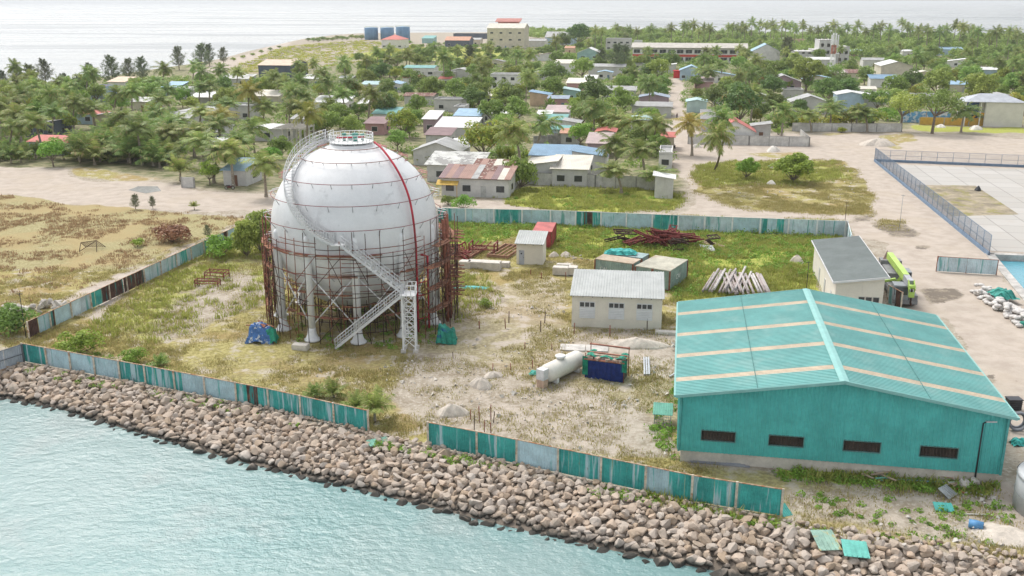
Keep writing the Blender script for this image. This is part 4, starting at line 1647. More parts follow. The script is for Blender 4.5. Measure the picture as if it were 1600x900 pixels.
steel_frame('steel_frame', 'red trough shaped steel frame standing on end right of the scaffolding', unp(733, 399), 3.6, 2.2, 1.7, -.2, REDST, 5, t=.18)
steel_frame('steel_frame', 'long low rusty beam frame left of the tiny cream hut', unp(762, 403), 2.9, 6.5, .5, -GA - .2, M((.35, .20, .13), .9, var=.25), 6, t=.22)
steel_frame('steel_frame', 'second rusty beam frame lying between the hut frame and the scaffolding', unp(716, 405), 1.6, 6.2, .45, -GA - .2, M((.30, .15, .10), .9, var=.25), 8, t=.2)
def netframe(m):
    a, b, c, d, e, f = (0, 0, 0), (2.6, -.3, 0), (2.2, .9, 1.4), (.0, .8, 1.1), (0, 2.2, .1), (2.8, 2.3, .1)
    for p, q in ((a, d), (b, c), (d, c), (d, e), (c, f), (a, c)):
        m.tube(p, q, .05, n=5)
    for i in range(9):
        t = i / 8
        m.tube(Vector(d).lerp(Vector(c), t), Vector(e).lerp(Vector(f), t), .02, n=4)
        m.tube(Vector(d).lerp(Vector(e), t), Vector(c).lerp(Vector(f), t), .02, n=4)
simple('net_goal', 'collapsed dark goal frame with netting standing in the dry field', 'goal frame', netframe, RUSTD, loc=unp(124, 393))
landmark('dark goal frame', unp(140, 390))

# heap of scrap trusses at the back
def scrap(P, seed, n, spread, mat, label, big=1.15):
    rnd = random.Random(seed)
    root = thing('scrap_heap', label, 'scrap heap', P)
    for i in range(n):
        m = MB()
        c = Vector((rnd.gauss(0, spread), rnd.gauss(0, spread * .35), rnd.uniform(.3, 1.9)))
        a = rnd.uniform(0, pi)
        d = Vector((cos(a), sin(a) * .7, rnd.uniform(-.3, .45))) * rnd.uniform(1.2, 2.6) * big
        w = Vector((-d.y, d.x, rnd.uniform(-.3, 1.2))).normalized() * rnd.uniform(.7, 1.4)
        lo = min(0, (c - d).z, (c + d).z, (c - d + w).z, (c + d + w).z)
        c.z -= lo - .02
        m.bar(c - d, c + d, .18)
        m.bar(c - d + w, c + d + w, .18)
        k = rnd.randint(3, 6)
        for j in range(k):
            t = -1 + 2 * j / (k - 1)
            m.bar(c + d * t, c + d * t + w, .1)
            if j < k - 1:
                m.bar(c + d * t, c + d * (t + 2 / (k - 1)) + w, .08)
        m.build('truss', mat, root)
    return root
scrap(unp(1032, 384), 4, 26, 2.3, M((.19, .045, .04), .85, .1, var=.35, scale=2), 'tangled heap of red brown steel trusses in the grass near the back fence')
scrap(unp(975, 380), 9, 4, 1.4, RUSTD, 'few dark flat trusses lying left of the tangled steel heap', .8)
scrap(unp(1085, 394), 12, 5, 1.2, RUSTD, 'small dark pile of bent rods right of the tangled steel heap', .6)
scrap(unp(718, 412), 15, 6, 1.3, REDST, 'low pile of red steel offcuts behind the white concrete blocks', .8)
landmark('tangled steel heap', unp(1032, 388))
def planks(m):
    for k in range(3):
        m.bar((k * .5, 0, .25 + .1 * k), (2.4 + k * .5, -2.6, .12), .22, .1)
simple('timber_planks', 'three pale planks leaning beside the tangled steel heap', 'planks', planks, M((.52, .38, .29), .8, var=.2), loc=unp(1092, 380))
def sheet1(m):
    m.slab([(0, 0, .05), (1.8, -.8, .05), (1.6, 1.2, .5), (-.2, 1.9, .5)], .04)
simple('metal_sheet', 'pale grey metal sheet lying between planks and grass by the steel heap', 'metal sheet', sheet1, M((.55, .58, .60), .6, var=.1), loc=unp(1098, 392))

# pipes in two fans
def pipes(p0, n, dx, L, ang, rnd, mats, group, label):
    for i in range(n):
        P = p0 + Vector((dx * i * rnd.uniform(.9, 1.1), rnd.uniform(-.3, .3), .5 + (.28 if i % 3 == 1 else 0)))
        d = Vector((sin(ang), cos(ang), 0)) * L * rnd.uniform(.8, 1.05)
        ang += rnd.gauss(0, .008)
        m = MB()
        m.tube(P, P + d + Vector((0, 0, rnd.uniform(0, .12))), .15, n=8)
        o = m.build('pipe', rnd.choice(mats))
        tag(o, label, 'pipe', group)
rp = random.Random(8)
PIPES = [M((.50, .47, .45), .6, .1, var=.15), M((.40, .36, .34), .6, .1, var=.2), M((.40, .34, .32), .7, .1, var=.2)]
pipes(unp(1098, 462), 13, .38, 10.5, .36, rp, PIPES, 'slanting pipes of the left pipe fan', 'grey steel pipe in the slanting left fan behind the warehouse')
pipes(unp(1140, 464), 16, .34, 8.5, .10, rp, PIPES, 'pipes of the right pipe row', 'grey steel pipe in the straighter right row behind the warehouse')

# white concrete blocks
def block(P, s, label, group=None, rot=-GA):
    def b(m):
        x, y, z = s
        m.bx(-x / 2, x / 2, -y / 2, y / 2, 0, z * .96)
        m.bx(-x / 2 + .05, x / 2 - .05, -y / 2 + .05, y / 2 - .05, z * .96, z)
    return simple('concrete_block', label, 'concrete block', b, M((.58, .54, .48), .9, var=.14, scale=1.3, col2=(.40, .36, .30), f2=(.6, .8), streak=True), group, P, rot)
block(unp(727, 418), (1.5, 1.3, .95), 'leftmost grey concrete block beside the scaffolding')
block(unp(746, 418), (2.4, 1.5, .95), 'longest grey concrete block in the row left of the hut')
block(unp(769, 421), (2.3, 1.6, 1.1), 'tallest pale concrete block in front of the beam frame')
block(unp(790, 417), (1.1, 1.2, .7), 'small concrete block nearest the tiny cream hut')
block(unp(876, 428), (2.0, 1.2, 1.0), 'pale concrete block left of the long cream building')
block(unp(895, 428), (1.2, 1.3, 1.0), 'concrete block touching the corner of the long cream building')
block(unp(881, 419), (1.9, .9, .6), 'low concrete block behind the pair beside the long cream building')
block(unp(470, 546), (1.6, .9, .6), 'low grey concrete trough in the grass in front of the gas tank')
block(unp(1040, 522), (2.2, .8, .35), 'flat grey slab at the right corner of the long cream building')
block(unp(615, 371 + 0), (1, 1, .5), 'x') if False else None

# slabs, beams, little roofed cage
def two(m):
    m.bx(-2.6, -.05, -.9, .9, 0, .14)
    m.bx(.03, 2.3, -.8, .95, 0, .12)
simple('cast_slab', 'pair of pale cast concrete slabs lying behind the navy hut', 'concrete slab', two, CONCL, loc=unp(915, 545), rotz=-.12)
def beams(m):
    for k in range(3):
        m.bar((k * .22, 0, .1), (k * .22 + .55, 4.6, .1), .16, .16)
simple('steel_beams', 'bundle of three silver steel beams on the sand left of the warehouse', 'steel beams', beams, M((.52, .54, .56), .4, .4, var=.12), loc=unp(1007, 587))
def beam2(m):
    m.bar((0, 0, .1), (1.5, 1.6, .25), .15, .12)
simple('steel_beam', 'single short silver beam propped against the warehouse side', 'steel beam', beam2, M((.52, .54, .56), .4, .4, var=.12), loc=unp(1046, 590))
def cage():
    P = unp(1022, 664)
    root = thing('roofed_cage', 'small cage with a green ribbed roof beside the warehouse wall', 'cage', P, -GA)
    landmark('green roofed cage', P)
    m = MB()
    m.ribs((-.15, -.2, 1.05), (0, 1.75, .35), (1.65, 0, 0), .18, .03, (0, -.2, 1))
    m.build('roof', M((.14, .36, .28), .6, var=.15), root)
    m = MB()
    for x in (0, 1.35):
        for y in (0, 1.3):
            m.bar((x, y, 0), (x, y, 1.08 + y * .2), .07)
    for z in (.25, .5, .75, 1.0):
        m.bar((0, 0, z), (1.35, 0, z), .03)
        m.bar((0, 0, z), (0, 1.3, z), .03)
    for k in range(8):
        m.bar((1.35 * k / 7, 0, 0), (1.35 * k / 7, 0, 1.05), .025)
    m.build('cage_frame', GREYM, root)
cage()
def metalbars(m):
    for k in range(4):
        m.bar((0, k * .16, .06 + .03 * k), (4.4 - k * .3, -.9 + k * .16, .06 + .03 * k), .14, .1)
simple('steel_angles', 'grey steel angles lying along the warehouse plinth', 'steel angles', metalbars, M((.30, .31, .34), .6, .2, var=.15), loc=unp(1078, 722))

# shore gap sheet, loose sheets and drum in front of the warehouse
def loose(P, w, d, mat, label, rot, lift=.3):
    def b(m):
        m.slab([(-w / 2, -d / 2, .1), (w / 2, -d / 2, .06), (w / 2, d / 2, lift), (-w / 2, d / 2, lift * 1.2)], .04)
        for k in range(5):
            x = -w / 2 + w * (k + .5) / 5
            m.bar((x, -d / 2 + .02, .14), (x, d / 2 - .02, lift + .06), .05, .03)
    return simple('metal_sheet', label, 'metal sheet', b, mat, None, P, rot)
loose(unp(1290, 850), 1.5, 1.7, M((.30, .46, .38), .7, var=.2, col2=(.50, .42, .20), f2=(.5, .6)), 'green and yellow flaking sheet tilted on the shore boulders', .1, .5)
loose(unp(1336, 862), 1.6, 1.5, M((.16, .50, .43), .7, var=.15), 'plain turquoise sheet lying on the shore boulders', -.15, .35)
loose(unp(592, 692), 1.8, .9, M((.16, .36, .28), .7, var=.25, col2=(.3, .2, .12), f2=(.6, .7)), 'dull green board lying flat in the gap between the shore fences', .5, .2)
loose(unp(1474, 796), 1.3, .8, M((.10, .44, .40), .7, var=.2), 'teal board lying on grass in front of the warehouse', -.1, .3)
loose(unp(1480, 774), 1.2, .9, M((.40, .42, .42), .7, var=.2), 'grey broken board among rubble before the warehouse', .7, .5)
loose(unp(1225, 803), .8, .9, M((.10, .42, .38), .7, var=.2), 'bent teal scrap at the end of the right shore fence', .4, .5)
def drum():
    P = unp(1524, 826)
    root = thing('oil_drum', 'blue plastic drum lying on its side on the sand', 'drum', P, -.5)
    m = MB()
    m.path([(-.45, 0, .3), (-.44, 0, .3), (-.2, 0, .3), (-.18, 0, .3), (.18, 0, .3), (.2, 0, .3), (.44, 0, .3), (.45, 0, .3)], [.25, .29, .29, .31, .31, .29, .29, .25], 16)
    m.build('barrel', M((.10, .27, .50), .5, var=.15), root)
    m = MB()
    m.path([(.455, 0, .3), (.47, 0, .3)], [.24, .24], 16)
    m.build('lid', M((.20, .22, .28), .5), root)
drum()
def litter(P, seed, n, mats, label, name='timber_scraps', cat='timber scraps', L=.9, sp=.6):
    rnd = random.Random(seed)
    root = thing(name, label, cat, P)
    for i in range(n):
        m = MB()
        a = rnd.uniform(0, pi)
        c = Vector((rnd.gauss(0, sp), rnd.gauss(0, sp * .5), .06 + i * .05))
        d = Vector((cos(a), sin(a), 0)) * L * rnd.uniform(.5, 1.1)
        m.bar(c - d, c + d, .16, .06)
        m.build('board', rnd.choice(mats), root)
WB = [M((.45, .16, .10), .9, var=.2), M((.40, .30, .22), .9, var=.2), M((.16, .36, .30), .9, var=.2)]
litter(unp(408, 532) + Vector((0, .3, 1.45)), 21, 6, [RUST, PLANK], 'rusty rods and boards lying across the top of the blue tarpaulin heap', L=1.3, sp=.3)
litter(unp(1372, 749), 3, 9, WB, 'stack of red and green timber scraps against the warehouse plinth', L=.8, sp=.4)
litter(unp(1493, 760), 5, 7, WB + [M((.62, .62, .6), .8)], 'loose mixed boards by the foot of the lamp post', L=.6, sp=.6)
def bluepole(m):
    m.tube((0, 0, .1), (4.0, -.6, .12), .07)
simple('plastic_pipe', 'long pale blue pipe lying along the warehouse front', 'pipe', bluepole, M((.22, .42, .55), .5), loc=unp(1400, 751))
def whitepole(m):
    m.tube((0, 0, .1), (1.9, -.1, .1), .05)
simple('timber_pole', 'thin pale pole lying in front of the warehouse right end', 'pole', whitepole, M((.62, .60, .55), .6), loc=unp(1500, 805))

def street_lamp(px, py, h, label, arm=.5, mat=None):
    P = unp(px, py)
    root = thing('street_lamp', label, 'street lamp', P)
    m = MB()
    m.tube((0, 0, 0), (0, 0, h), .07, .045, 8)
    m.tube((0, 0, h), (arm * .5, 0, h + .12), .04)
    m.build('pole', mat or DARK, root)
    m = MB()
    m.rbox((arm * .9, 0, h + .15), (.75, .26, .1), 0)
    m.build('lamp_head', M((.60, .60, .6), .5), root)
    landmark('lamp post', P)
street_lamp(1522, 757, 4.9, 'dark lamp post standing against the right end of the warehouse front', .6)
def thinpole(px, py, h, label, mat=RUSTD, r=.05):
    P = unp(px, py)
    o = simple('utility_pole', label, 'pole', lambda m: (m.tube((0, 0, 0), (0, 0, h), r, r * .7, 6), m.bar((-.3, 0, h - .15), (.3, 0, h - .15), .06, .06)), mat, None, P)
thinpole(1405, 358, 5.5, 'thin grey pole standing beside the blue mesh fence', GREYM)
thinpole(1320, 348, 3.4, 'thin dark pole at the far corner of the compound', RUSTD)
thinpole(1260, 452, 3.6, 'thin dark pole behind the warehouse ridge', DARK)
thinpole(41, 528, 5.0, 'leaning dark pole at the shore corner of the fences', DARK)

# grey curved tank cut by the right edge
def edge_tank():
    P = unp(1654, 800)
    root = thing('water_tank', 'pale grey round tank cut off by the right edge of the picture', 'tank', P)
    m = MB()
    m.lathe([(2.9, 0), (2.9, 2.6), (2.8, 2.75), (.1, 3.1)], n=40)
    m.build('tank_wall', M((.52, .53, .54), .6, var=.1, scale=.6), root)
    m = MB()
    m.lathe([(2.95, 2.45), (2.95, 2.6)], n=40, cap=False)
    m.lathe([(2.93, 1.2), (2.96, 1.25), (2.93, 1.3)], n=40, cap=False)
    m.build('hoop', GREYM, root)
edge_tank()
def coil(m):
    for r, z in ((.75, 0), (.75, .18), (.75, .36), (.62, .54)):
        m.path([(r * cos(2 * pi * i / 20), .25 + z * .6, .85 + r * sin(2 * pi * i / 20)) for i in range(21)], .1, 6, cap=False)
simple('cable_coil', 'coil of dark grey hose standing at the right wall of the warehouse', 'hose coil', coil, M((.20, .21, .23), .6), loc=unp(1592, 676))
cloth('tarpaulin', 'small turquoise sheet heaped by the hose coil', 'sheeting', unp(1592, 694), 1.3, 1.0, .5, TARPT, 31, .6)
def blackbin(m):
    m.bx(-.55, .55, -.4, .4, .1, 1.0)
    m.bx(-.6, .6, -.45, .45, 1.0, 1.08)
    for k in range(4):
        m.bx(-.56, .56, -.43, -.4, .2 + k * .2, .28 + k * .2)
simple('plastic_bin', 'black ribbed bin standing behind the warehouse right eave', 'bin', blackbin, DARK, loc=unp(1582, 640))

# sandbags, green netting and heap by the basin
rb = random.Random(6)
SAND = M((.60, .57, .54), .9, var=.15, scale=2)
def bag_mesh(seed):
    rnd = random.Random(seed)
    m = MB()
    n = 10
    pts = [(-.62, 0), (-.5, .24), (-.2, .33), (.2, .33), (.5, .25), (.62, 0)]
    base = 0
    for x, r in pts:
        for j in range(n):
            a = 2 * pi * j / n
            k = 1 + rnd.uniform(-.12, .12)
            m.v.append((x, r * 1.25 * cos(a) * k, .3 + r * .85 * sin(a) * k))
    for i in range(len(pts) - 1):
        for j in range(n):
            a, b = i * n + j, i * n + (j + 1) % n
            m.f.append((a, a + n, b + n, b))
            m.sm.append(True)
    me = bpy.data.meshes.new('sandbag')
    me.from_pydata(m.v, [], m.f)
    me.polygons.foreach_set('use_smooth', m.sm)
    me.materials.append(SAND)
    return me
bags = [bag_mesh(i) for i in range(4)]
A, B = unp(1524, 455), unp(1606, 512)
for i in range(125):
    t = rb.random()
    wdt = 1.4 + .6 * t
    P = A.lerp(B, t) + Vector((rb.uniform(-.5, 1) * wdt, rb.uniform(-.6, .6), 0))
    P.z = rb.choice((0, 0, .35, .62)) * (1 if abs(P.x - A.lerp(B, t).x) < .9 else 0)
    o = link('sandbag', bags[i % 4], loc=P)
    o.rotation_euler = (rb.gauss(0, .15), rb.gauss(0, .15), rb.uniform(0, 6))
    o.scale = (rb.uniform(.6, .85),) * 3
    tag(o, 'white filled sandbag in the long heap beside the harbour basin', 'sandbag', 'sandbags by the basin')
cloth('fishing_net', 'crumpled green netting lying on the white sandbags', 'net', unp(1566, 470) + Vector((0, 0, .6)), 2.6, 3.2, .8, M((.05, .30, .25), .7, var=.3, scale=3), 41, .6)
cloth('fishing_net', 'small green net bundle at the near end of the sandbags', 'net', unp(1600, 509), 1.8, 1.0, .5, M((.05, .32, .25), .7, var=.3, scale=3), 43, .6)
landmark('white sandbags', unp(1560, 480))

# lime green mobile crane
def crane():
    P = unp(1413, 481)
    root = thing('mobile_crane', 'lime green mobile crane with its boom lowered over a grey cab', 'crane', P, -GA - .02)
    landmark('lime crane', P)
    LIME = M((.42, .60, .13), .45, 0, var=.12, scale=1)
    GR = M((.26, .26, .27), .55, .1, var=.2)
    W, L = 2.7, 12.0
    m = MB()
    m.bx(-W / 2, W / 2, 1.9, L, .85, 1.35)
    m.bx(-W / 2 + .1, W / 2 - .1, 2.2, L - .3, 1.35, 1.5)
    m.bx(-W / 2 - .02, W / 2 + .02, 0, .2, .45, .95)
    ch = m.build('chassis', GR, root)
    m = MB()                                          # driving cab at the front
    m.hexa([(-W / 2, .1, .7), (.35, .1, .7), (.35, 2.0, .7), (-W / 2, 2.0, .7), (-W / 2 + .05, .35, 2.55), (.3, .35, 2.55), (.3, 1.95, 2.6), (-W / 2 + .05, 1.95, 2.6)])
    cab = m.build('cab', M((.30, .32, .34), .45, .1, var=.1), root)
    m = MB()
    m.slab([(-W / 2 + .15, .13, 1.5), (.2, .13, 1.5), (.2, .31, 2.4), (-W / 2 + .15, .31, 2.4)], .02)
    m.build('windscreen', GLASS, cab)
    m = MB()
    m.bx(.4, W / 2, .15, 2.2, .7, 1.45)
    m.build('engine_deck', GR, root)
    for y in (1.4, 3.2, 8.2, 9.9):
        for s in (-1, 1):
            m = MB()
            x = s * (W / 2 - .2)
            m.path([(x - .2, y, .6), (x - .19, y, .6), (x + .19, y, .6), (x + .2, y, .6)], [.42, .6, .6, .42], 18)
            w = m.build('wheel', DARK, root)
            m = MB()
            m.path([(x - .22, y, .6), (x + .22, y, .6)], [.27, .27], 12)
            m.build('rim', GREYM, w)
    m = MB()
    m.rbox((0, 8.0, 2.0), (2.2, 4.6, 1.1))
    m.rbox((0, 10.9, 2.25), (2.5, 1.5, 1.5))
    m.rbox((-.9, 6.4, 1.7), (.8, 1.4, .5))
    up = m.build('turntable', GR, root)
    m = MB()
    m.bx(.62, 1.45, 4.9, 6.9, 1.6, 3.0)
    oc = m.build('operator_cab', M((.26, .28, .30), .5), root)
    m = MB()
    m.bx(1.44, 1.47, 5.1, 6.7, 2.1, 2.9)
    m.bx(.7, 1.38, 4.87, 4.91, 2.0, 2.9)
    m.build('window', GLASS, oc)
    m = MB()
    a, b = Vector((-.2, 10.8, 3.5)), Vector((.25, 2.2, 3.05))
    m.bar(a, b, .66, .8)
    bm_ = m.build('boom', LIME, root)
    m = MB()
    m.bar(b, b + Vector((.12, -2.2, -.1)), .66, .74)
    m.build('boom_section', M((.40, .41, .43), .5), bm_)
    m = MB()
    h = b + Vector((.14, -2.6, -.15))
    for s in (-.3, .3):
        m.bar(h + Vector((s, .5, .3)), h + Vector((s, -.6, -.5)), .09, .6)
    m.tube(h + Vector((-.35, -.4, -.1)), h + Vector((.35, -.4, -.1)), .25, n=12)
    m.rbox(h + Vector((0, -.5, -1.0)), (.6, .4, .6))
    m.build('boom_head', LIME, bm_)
    m = MB()
    m.tube(h + Vector((0, -.5, -.3)), h + Vector((0, -.5, -2.0)), .1)
    m.tube(h + Vector((0, -.5, -2.0)), h + Vector((.12, -.5, -2.3)), .13)
    m.build('hook', RUSTD, bm_)
    m = MB()
    for s, y in ((-1, 6.2), (-1, 4.1)):
        m.bar((s * .5, y, 2.3), (s * 1.9, y - .2, 2.0), .35, .25)
    m.bar((-.3, 4.0, 2.0), (.1, 3.6, 2.8), .4, .3)
    m.build('lift_cylinder', LIME, root)
    for s in (-1, 1):
        for y in (2.5, 11.4):
            m = MB()
            m.bx(s * 1.36 - .15, s * 1.36 + .15, y - .15, y + .15, .3, 1.3)
            m.build('outrigger', LIME, root)
    m = MB()
    for k in range(5):
        m.bar((-1.0 + k * .1, 10.6, 2.9), (-.3, 11.8, 3.9 - .1 * k), .06)
    m.build('rear_mast', M((.32, .22, .19), .8), root)
crane()

# rebar stubs, each standing alone
rr = random.Random(12)
stubs = [(652, 500, 1), (795, 504, 1.3), (790, 514, 1.2), (851, 505, 1.3), (845, 519, 1.3), (749, 514, .9), (902, 508, 1.2), (957, 512, 1.3), (1011, 515, 1.3), (897, 521, 1.2), (953, 525, 1.2), (832, 575, .8), (770, 580, .8), (798, 578, .7), (840, 582, .7), (749, 660, 1.5), (767, 656, 1.4), (771, 660, 1.0), (741, 676, 1.6), (757, 677, 1.2), (767, 676, .9), (735, 655, .9), (829, 430, .8), (846, 436, .8), (884, 436, .9), (820, 545, .7), (708, 560, .7), (862, 547, .7)]
for x, y, h in stubs:
    o = simple('rebar_post', 'short rusty steel stub standing upright in the sandy compound', 'steel stub', lambda m: m.tube((0, 0, -.1), (rr.gauss(0, .03), 0, h), .055 if y < 540 else .04, n=5), rr.choice((RUST, RUSTD, REDST)), 'steel stubs in the sand', unp(x, y))

# sand heaps and rubble
def heap(P, r, h, seed, label, mat, name='sand_heap', cat='sand heap', sy=.8):
    rnd = np.random.default_rng(seed)
    n, k = 26, 9
    ph = rnd.uniform(0, 6, 6)
    m = MB()
    ring = []
    for i in range(k + 1):
        t = i / k
        row = []
        for j in range(n):
            a = 2 * pi * j / n
            rad = r * t * (1 + .18 * sin(2 * a + ph[0]) + .12 * sin(3 * a + ph[1]) + .06 * sin(7 * a + ph[2]))
            z = h * (1 - t * t) ** 1.15 * (1 + .06 * sin(3 * a + ph[3] + 4 * t) + .04 * sin(5 * a + ph[4])) - (.12 if i == k else 0)
            row.append((rad * cos(a), rad * sin(a) * sy, max(z, -.12)))
        ring.append(row)
    for i in range(k):
        for j in range(n):
            q = [ring[i][j], ring[i + 1][j], ring[i + 1][(j + 1) % n], ring[i][(j + 1) % n]]
            if i == 0:
                q = [ring[0][0], q[1], q[2]]
            m.face(q, True)
    o = m.build(name, mat)
    o.location = P
    return tag(o, label, cat)
SANDH = M((.56, .50, .43), .95, var=.15, scale=2, bump=.6)
SANDW = M((.66, .62, .56), .95, var=.1, scale=2, bump=.6)
heap(unp(752, 604), 1.1, .9, 1, 'rounded grey sand mound in the middle of the sandy ground', SANDH)
heap(unp(706, 646), 1.3, .85, 2, 'rounded grey sand mound above the right shore fence', SANDH)
heap(unp(770, 588), .9, .5, 3, 'low sand mound just behind the rounded middle one', SANDH)
heap(unp(866, 401), .9, .7, 4, 'left of two pale gravel mounds right of the tiny hut', SANDH)
heap(unp(884, 401), 1.0, .75, 5, 'right of two pale gravel mounds right of the tiny hut', SANDH)
heap(unp(995, 540), 3.2, .8, 6, 'broad churned sand ridge in front of the long cream building', SANDH, sy=.4)
heap(unp(1245, 410), 1.0, 1.0, 7, 'grey boulder shaped mound left of the dark roofed building', SANDH)
heap(unp(1247, 462), .7, .6, 8, 'small grey mound just behind the warehouse ridge', SANDH)
heap(unp(1209, 257), 1.4, .9, 9, 'white sand heap in front of the grey compound wall', SANDW) if False else None
heap(unp(1208, 236), 1.9, 1.2, 10, 'white sand heap at the foot of the grey compound wall', SANDW)
heap(unp(1088, 230), 1.3, .8, 11, 'small white sand heap at the street corner of the grey wall', SANDW)
heap(unp(1372, 227), 4.0, 1.7, 12, 'large pale sand heap on the open lot', SANDH)
heap(unp(1470, 199), 1.8, .9, 13, 'white sand heap on the verge of the yellow wall, left one', SANDW)
heap(unp(1525, 202), 2.0, 1.1, 14, 'white sand heap on the verge of the yellow wall, right one', SANDW)
heap(unp(1205, 288), 1.0, .8, 15, 'grey rubble lump on the grass island', SANDW)
heap(unp(1575, 838), 2.6, .4, 16, 'pale sand bank near the drum and the grey tank', SANDH, sy=.6)
heap(unp(1528, 298), .7, .9, 17, 'small black stump on the brown dirt patch', DARK, 'stump', 'stump')

def rubble(px, py, n, sp, label, seed, s=(.5, 1.0), mat=None, flatk=.5):
    rnd = random.Random(seed)
    root = thing('rubble_pile', label, 'rubble pile', unp(px, py))
    m0 = mat or M((.52, .48, .43), .9, var=.2, scale=2)
    for i in range(n):
        me = rock_mesh(100 + i % 6 + seed * 10)
        me.materials.append(m0)
        o = link('stone', me, root, (rnd.gauss(0, sp), rnd.gauss(0, sp * flatk), rnd.uniform(.1, .5)))
        k = rnd.uniform(*s)
        o.scale = (k * 1.3, k, k * .8)
        o.rotation_euler = (rnd.gauss(0, .4), rnd.gauss(0, .4), rnd.uniform(0, 6))
rubble(48, 482, 34, 2.0, 'long pile of pale broken concrete in the dry field', 1)
landmark('pale rubble pile', unp(48, 482))
rubble(900, 406, 8, .7, 'small pale rubble scatter behind the gravel mounds', 2, (.2, .5))
rubble(1506, 758, 8, .5, 'pale stones by the lamp post foot', 3, (.25, .6))
rubble(1060, 545, 6, .6, 'few pale stones by the corner of the long cream building', 4, (.2, .5))
rubble(980, 633, 9, 1.0, 'white broken stones on the ground in front of the navy hut', 5, (.15, .35))
rubble(1335, 382, 5, .5, 'few grey stones near the far compound corner', 6, (.2, .5), DARK)
rubble(735, 585 - 40, 5, .8, 'scattered white stones right of the stair tower', 7, (.15, .4))
rubble(1425, 842, 12, 2.0, 'scattered pale stones on the sand below the warehouse', 8, (.12, .35))
# ------------------------------------------------------------------ the village
def rf(c, c2=None, f2=(.55, .7)):
    return M(c, .6, .1, var=.12, scale=.5, col2=c2, f2=f2, rnd=.06, corr=(0, .35, .5))
R_WHITE, R_GREY, R_DGREY = rf((.62, .62, .60)), rf((.36, .36, .35), (.24, .23, .22)), rf((.24, .235, .23), (.17, .16, .155))
R_RED, R_ORG, R_PINK, R_TAN = rf((.47, .13, .105)), rf((.48, .25, .16)), rf((.42, .33, .315)), rf((.56, .43, .32))
R_BLUE, R_LBLUE, R_TEAL, R_PTEAL = rf((.19, .31, .43)), rf((.28, .42, .54)), rf((.16, .36, .34)), rf((.36, .50, .50))
R_CREAM, R_MAR, R_SLATE = rf((.60, .56, .48)), rf((.22, .14, .14)), rf((.26, .31, .38))
R_RUST = M((.20, .095, .075), .8, .1, var=.4, scale=1.6, col2=(.42, .36, .30), f2=(.55, .6), corr=(0, .8, .6))
R_PATCH = rf((.50, .50, .47), (.25, .245, .23), (.5, .54))
def wm(c):
    return M(c, .9, 0, var=.10, scale=.5, col2=tuple(x * .62 for x in c), f2=(.6, .85), streak=True)
W_WHITE, W_GREY, W_CREAM, W_AQUA, W_BLUE, W_PEACH, W_MAUVE, W_PINK, W_DARK = wm((.68, .67, .64)), wm((.54, .53, .505)), wm((.58, .53, .42)), wm((.46, .58, .56)), wm((.40, .52, .62)), wm((.62, .47, .33)), wm((.36, .27, .30)), wm((.50, .30, .30)), wm((.10, .12, .16))
SHEETS = [R_RUST, R_RUST, R_MAR, R_MAR, rf((.32, .19, .15)), R_CREAM, R_GREY]
W_TEAL = wm((.30, .46, .44))
DOORM = [M((.22, .12, .08), .7), M((.14, .22, .30), .7), M((.40, .40, .38), .7)]
FRAME = M((.60, .60, .58), .6)

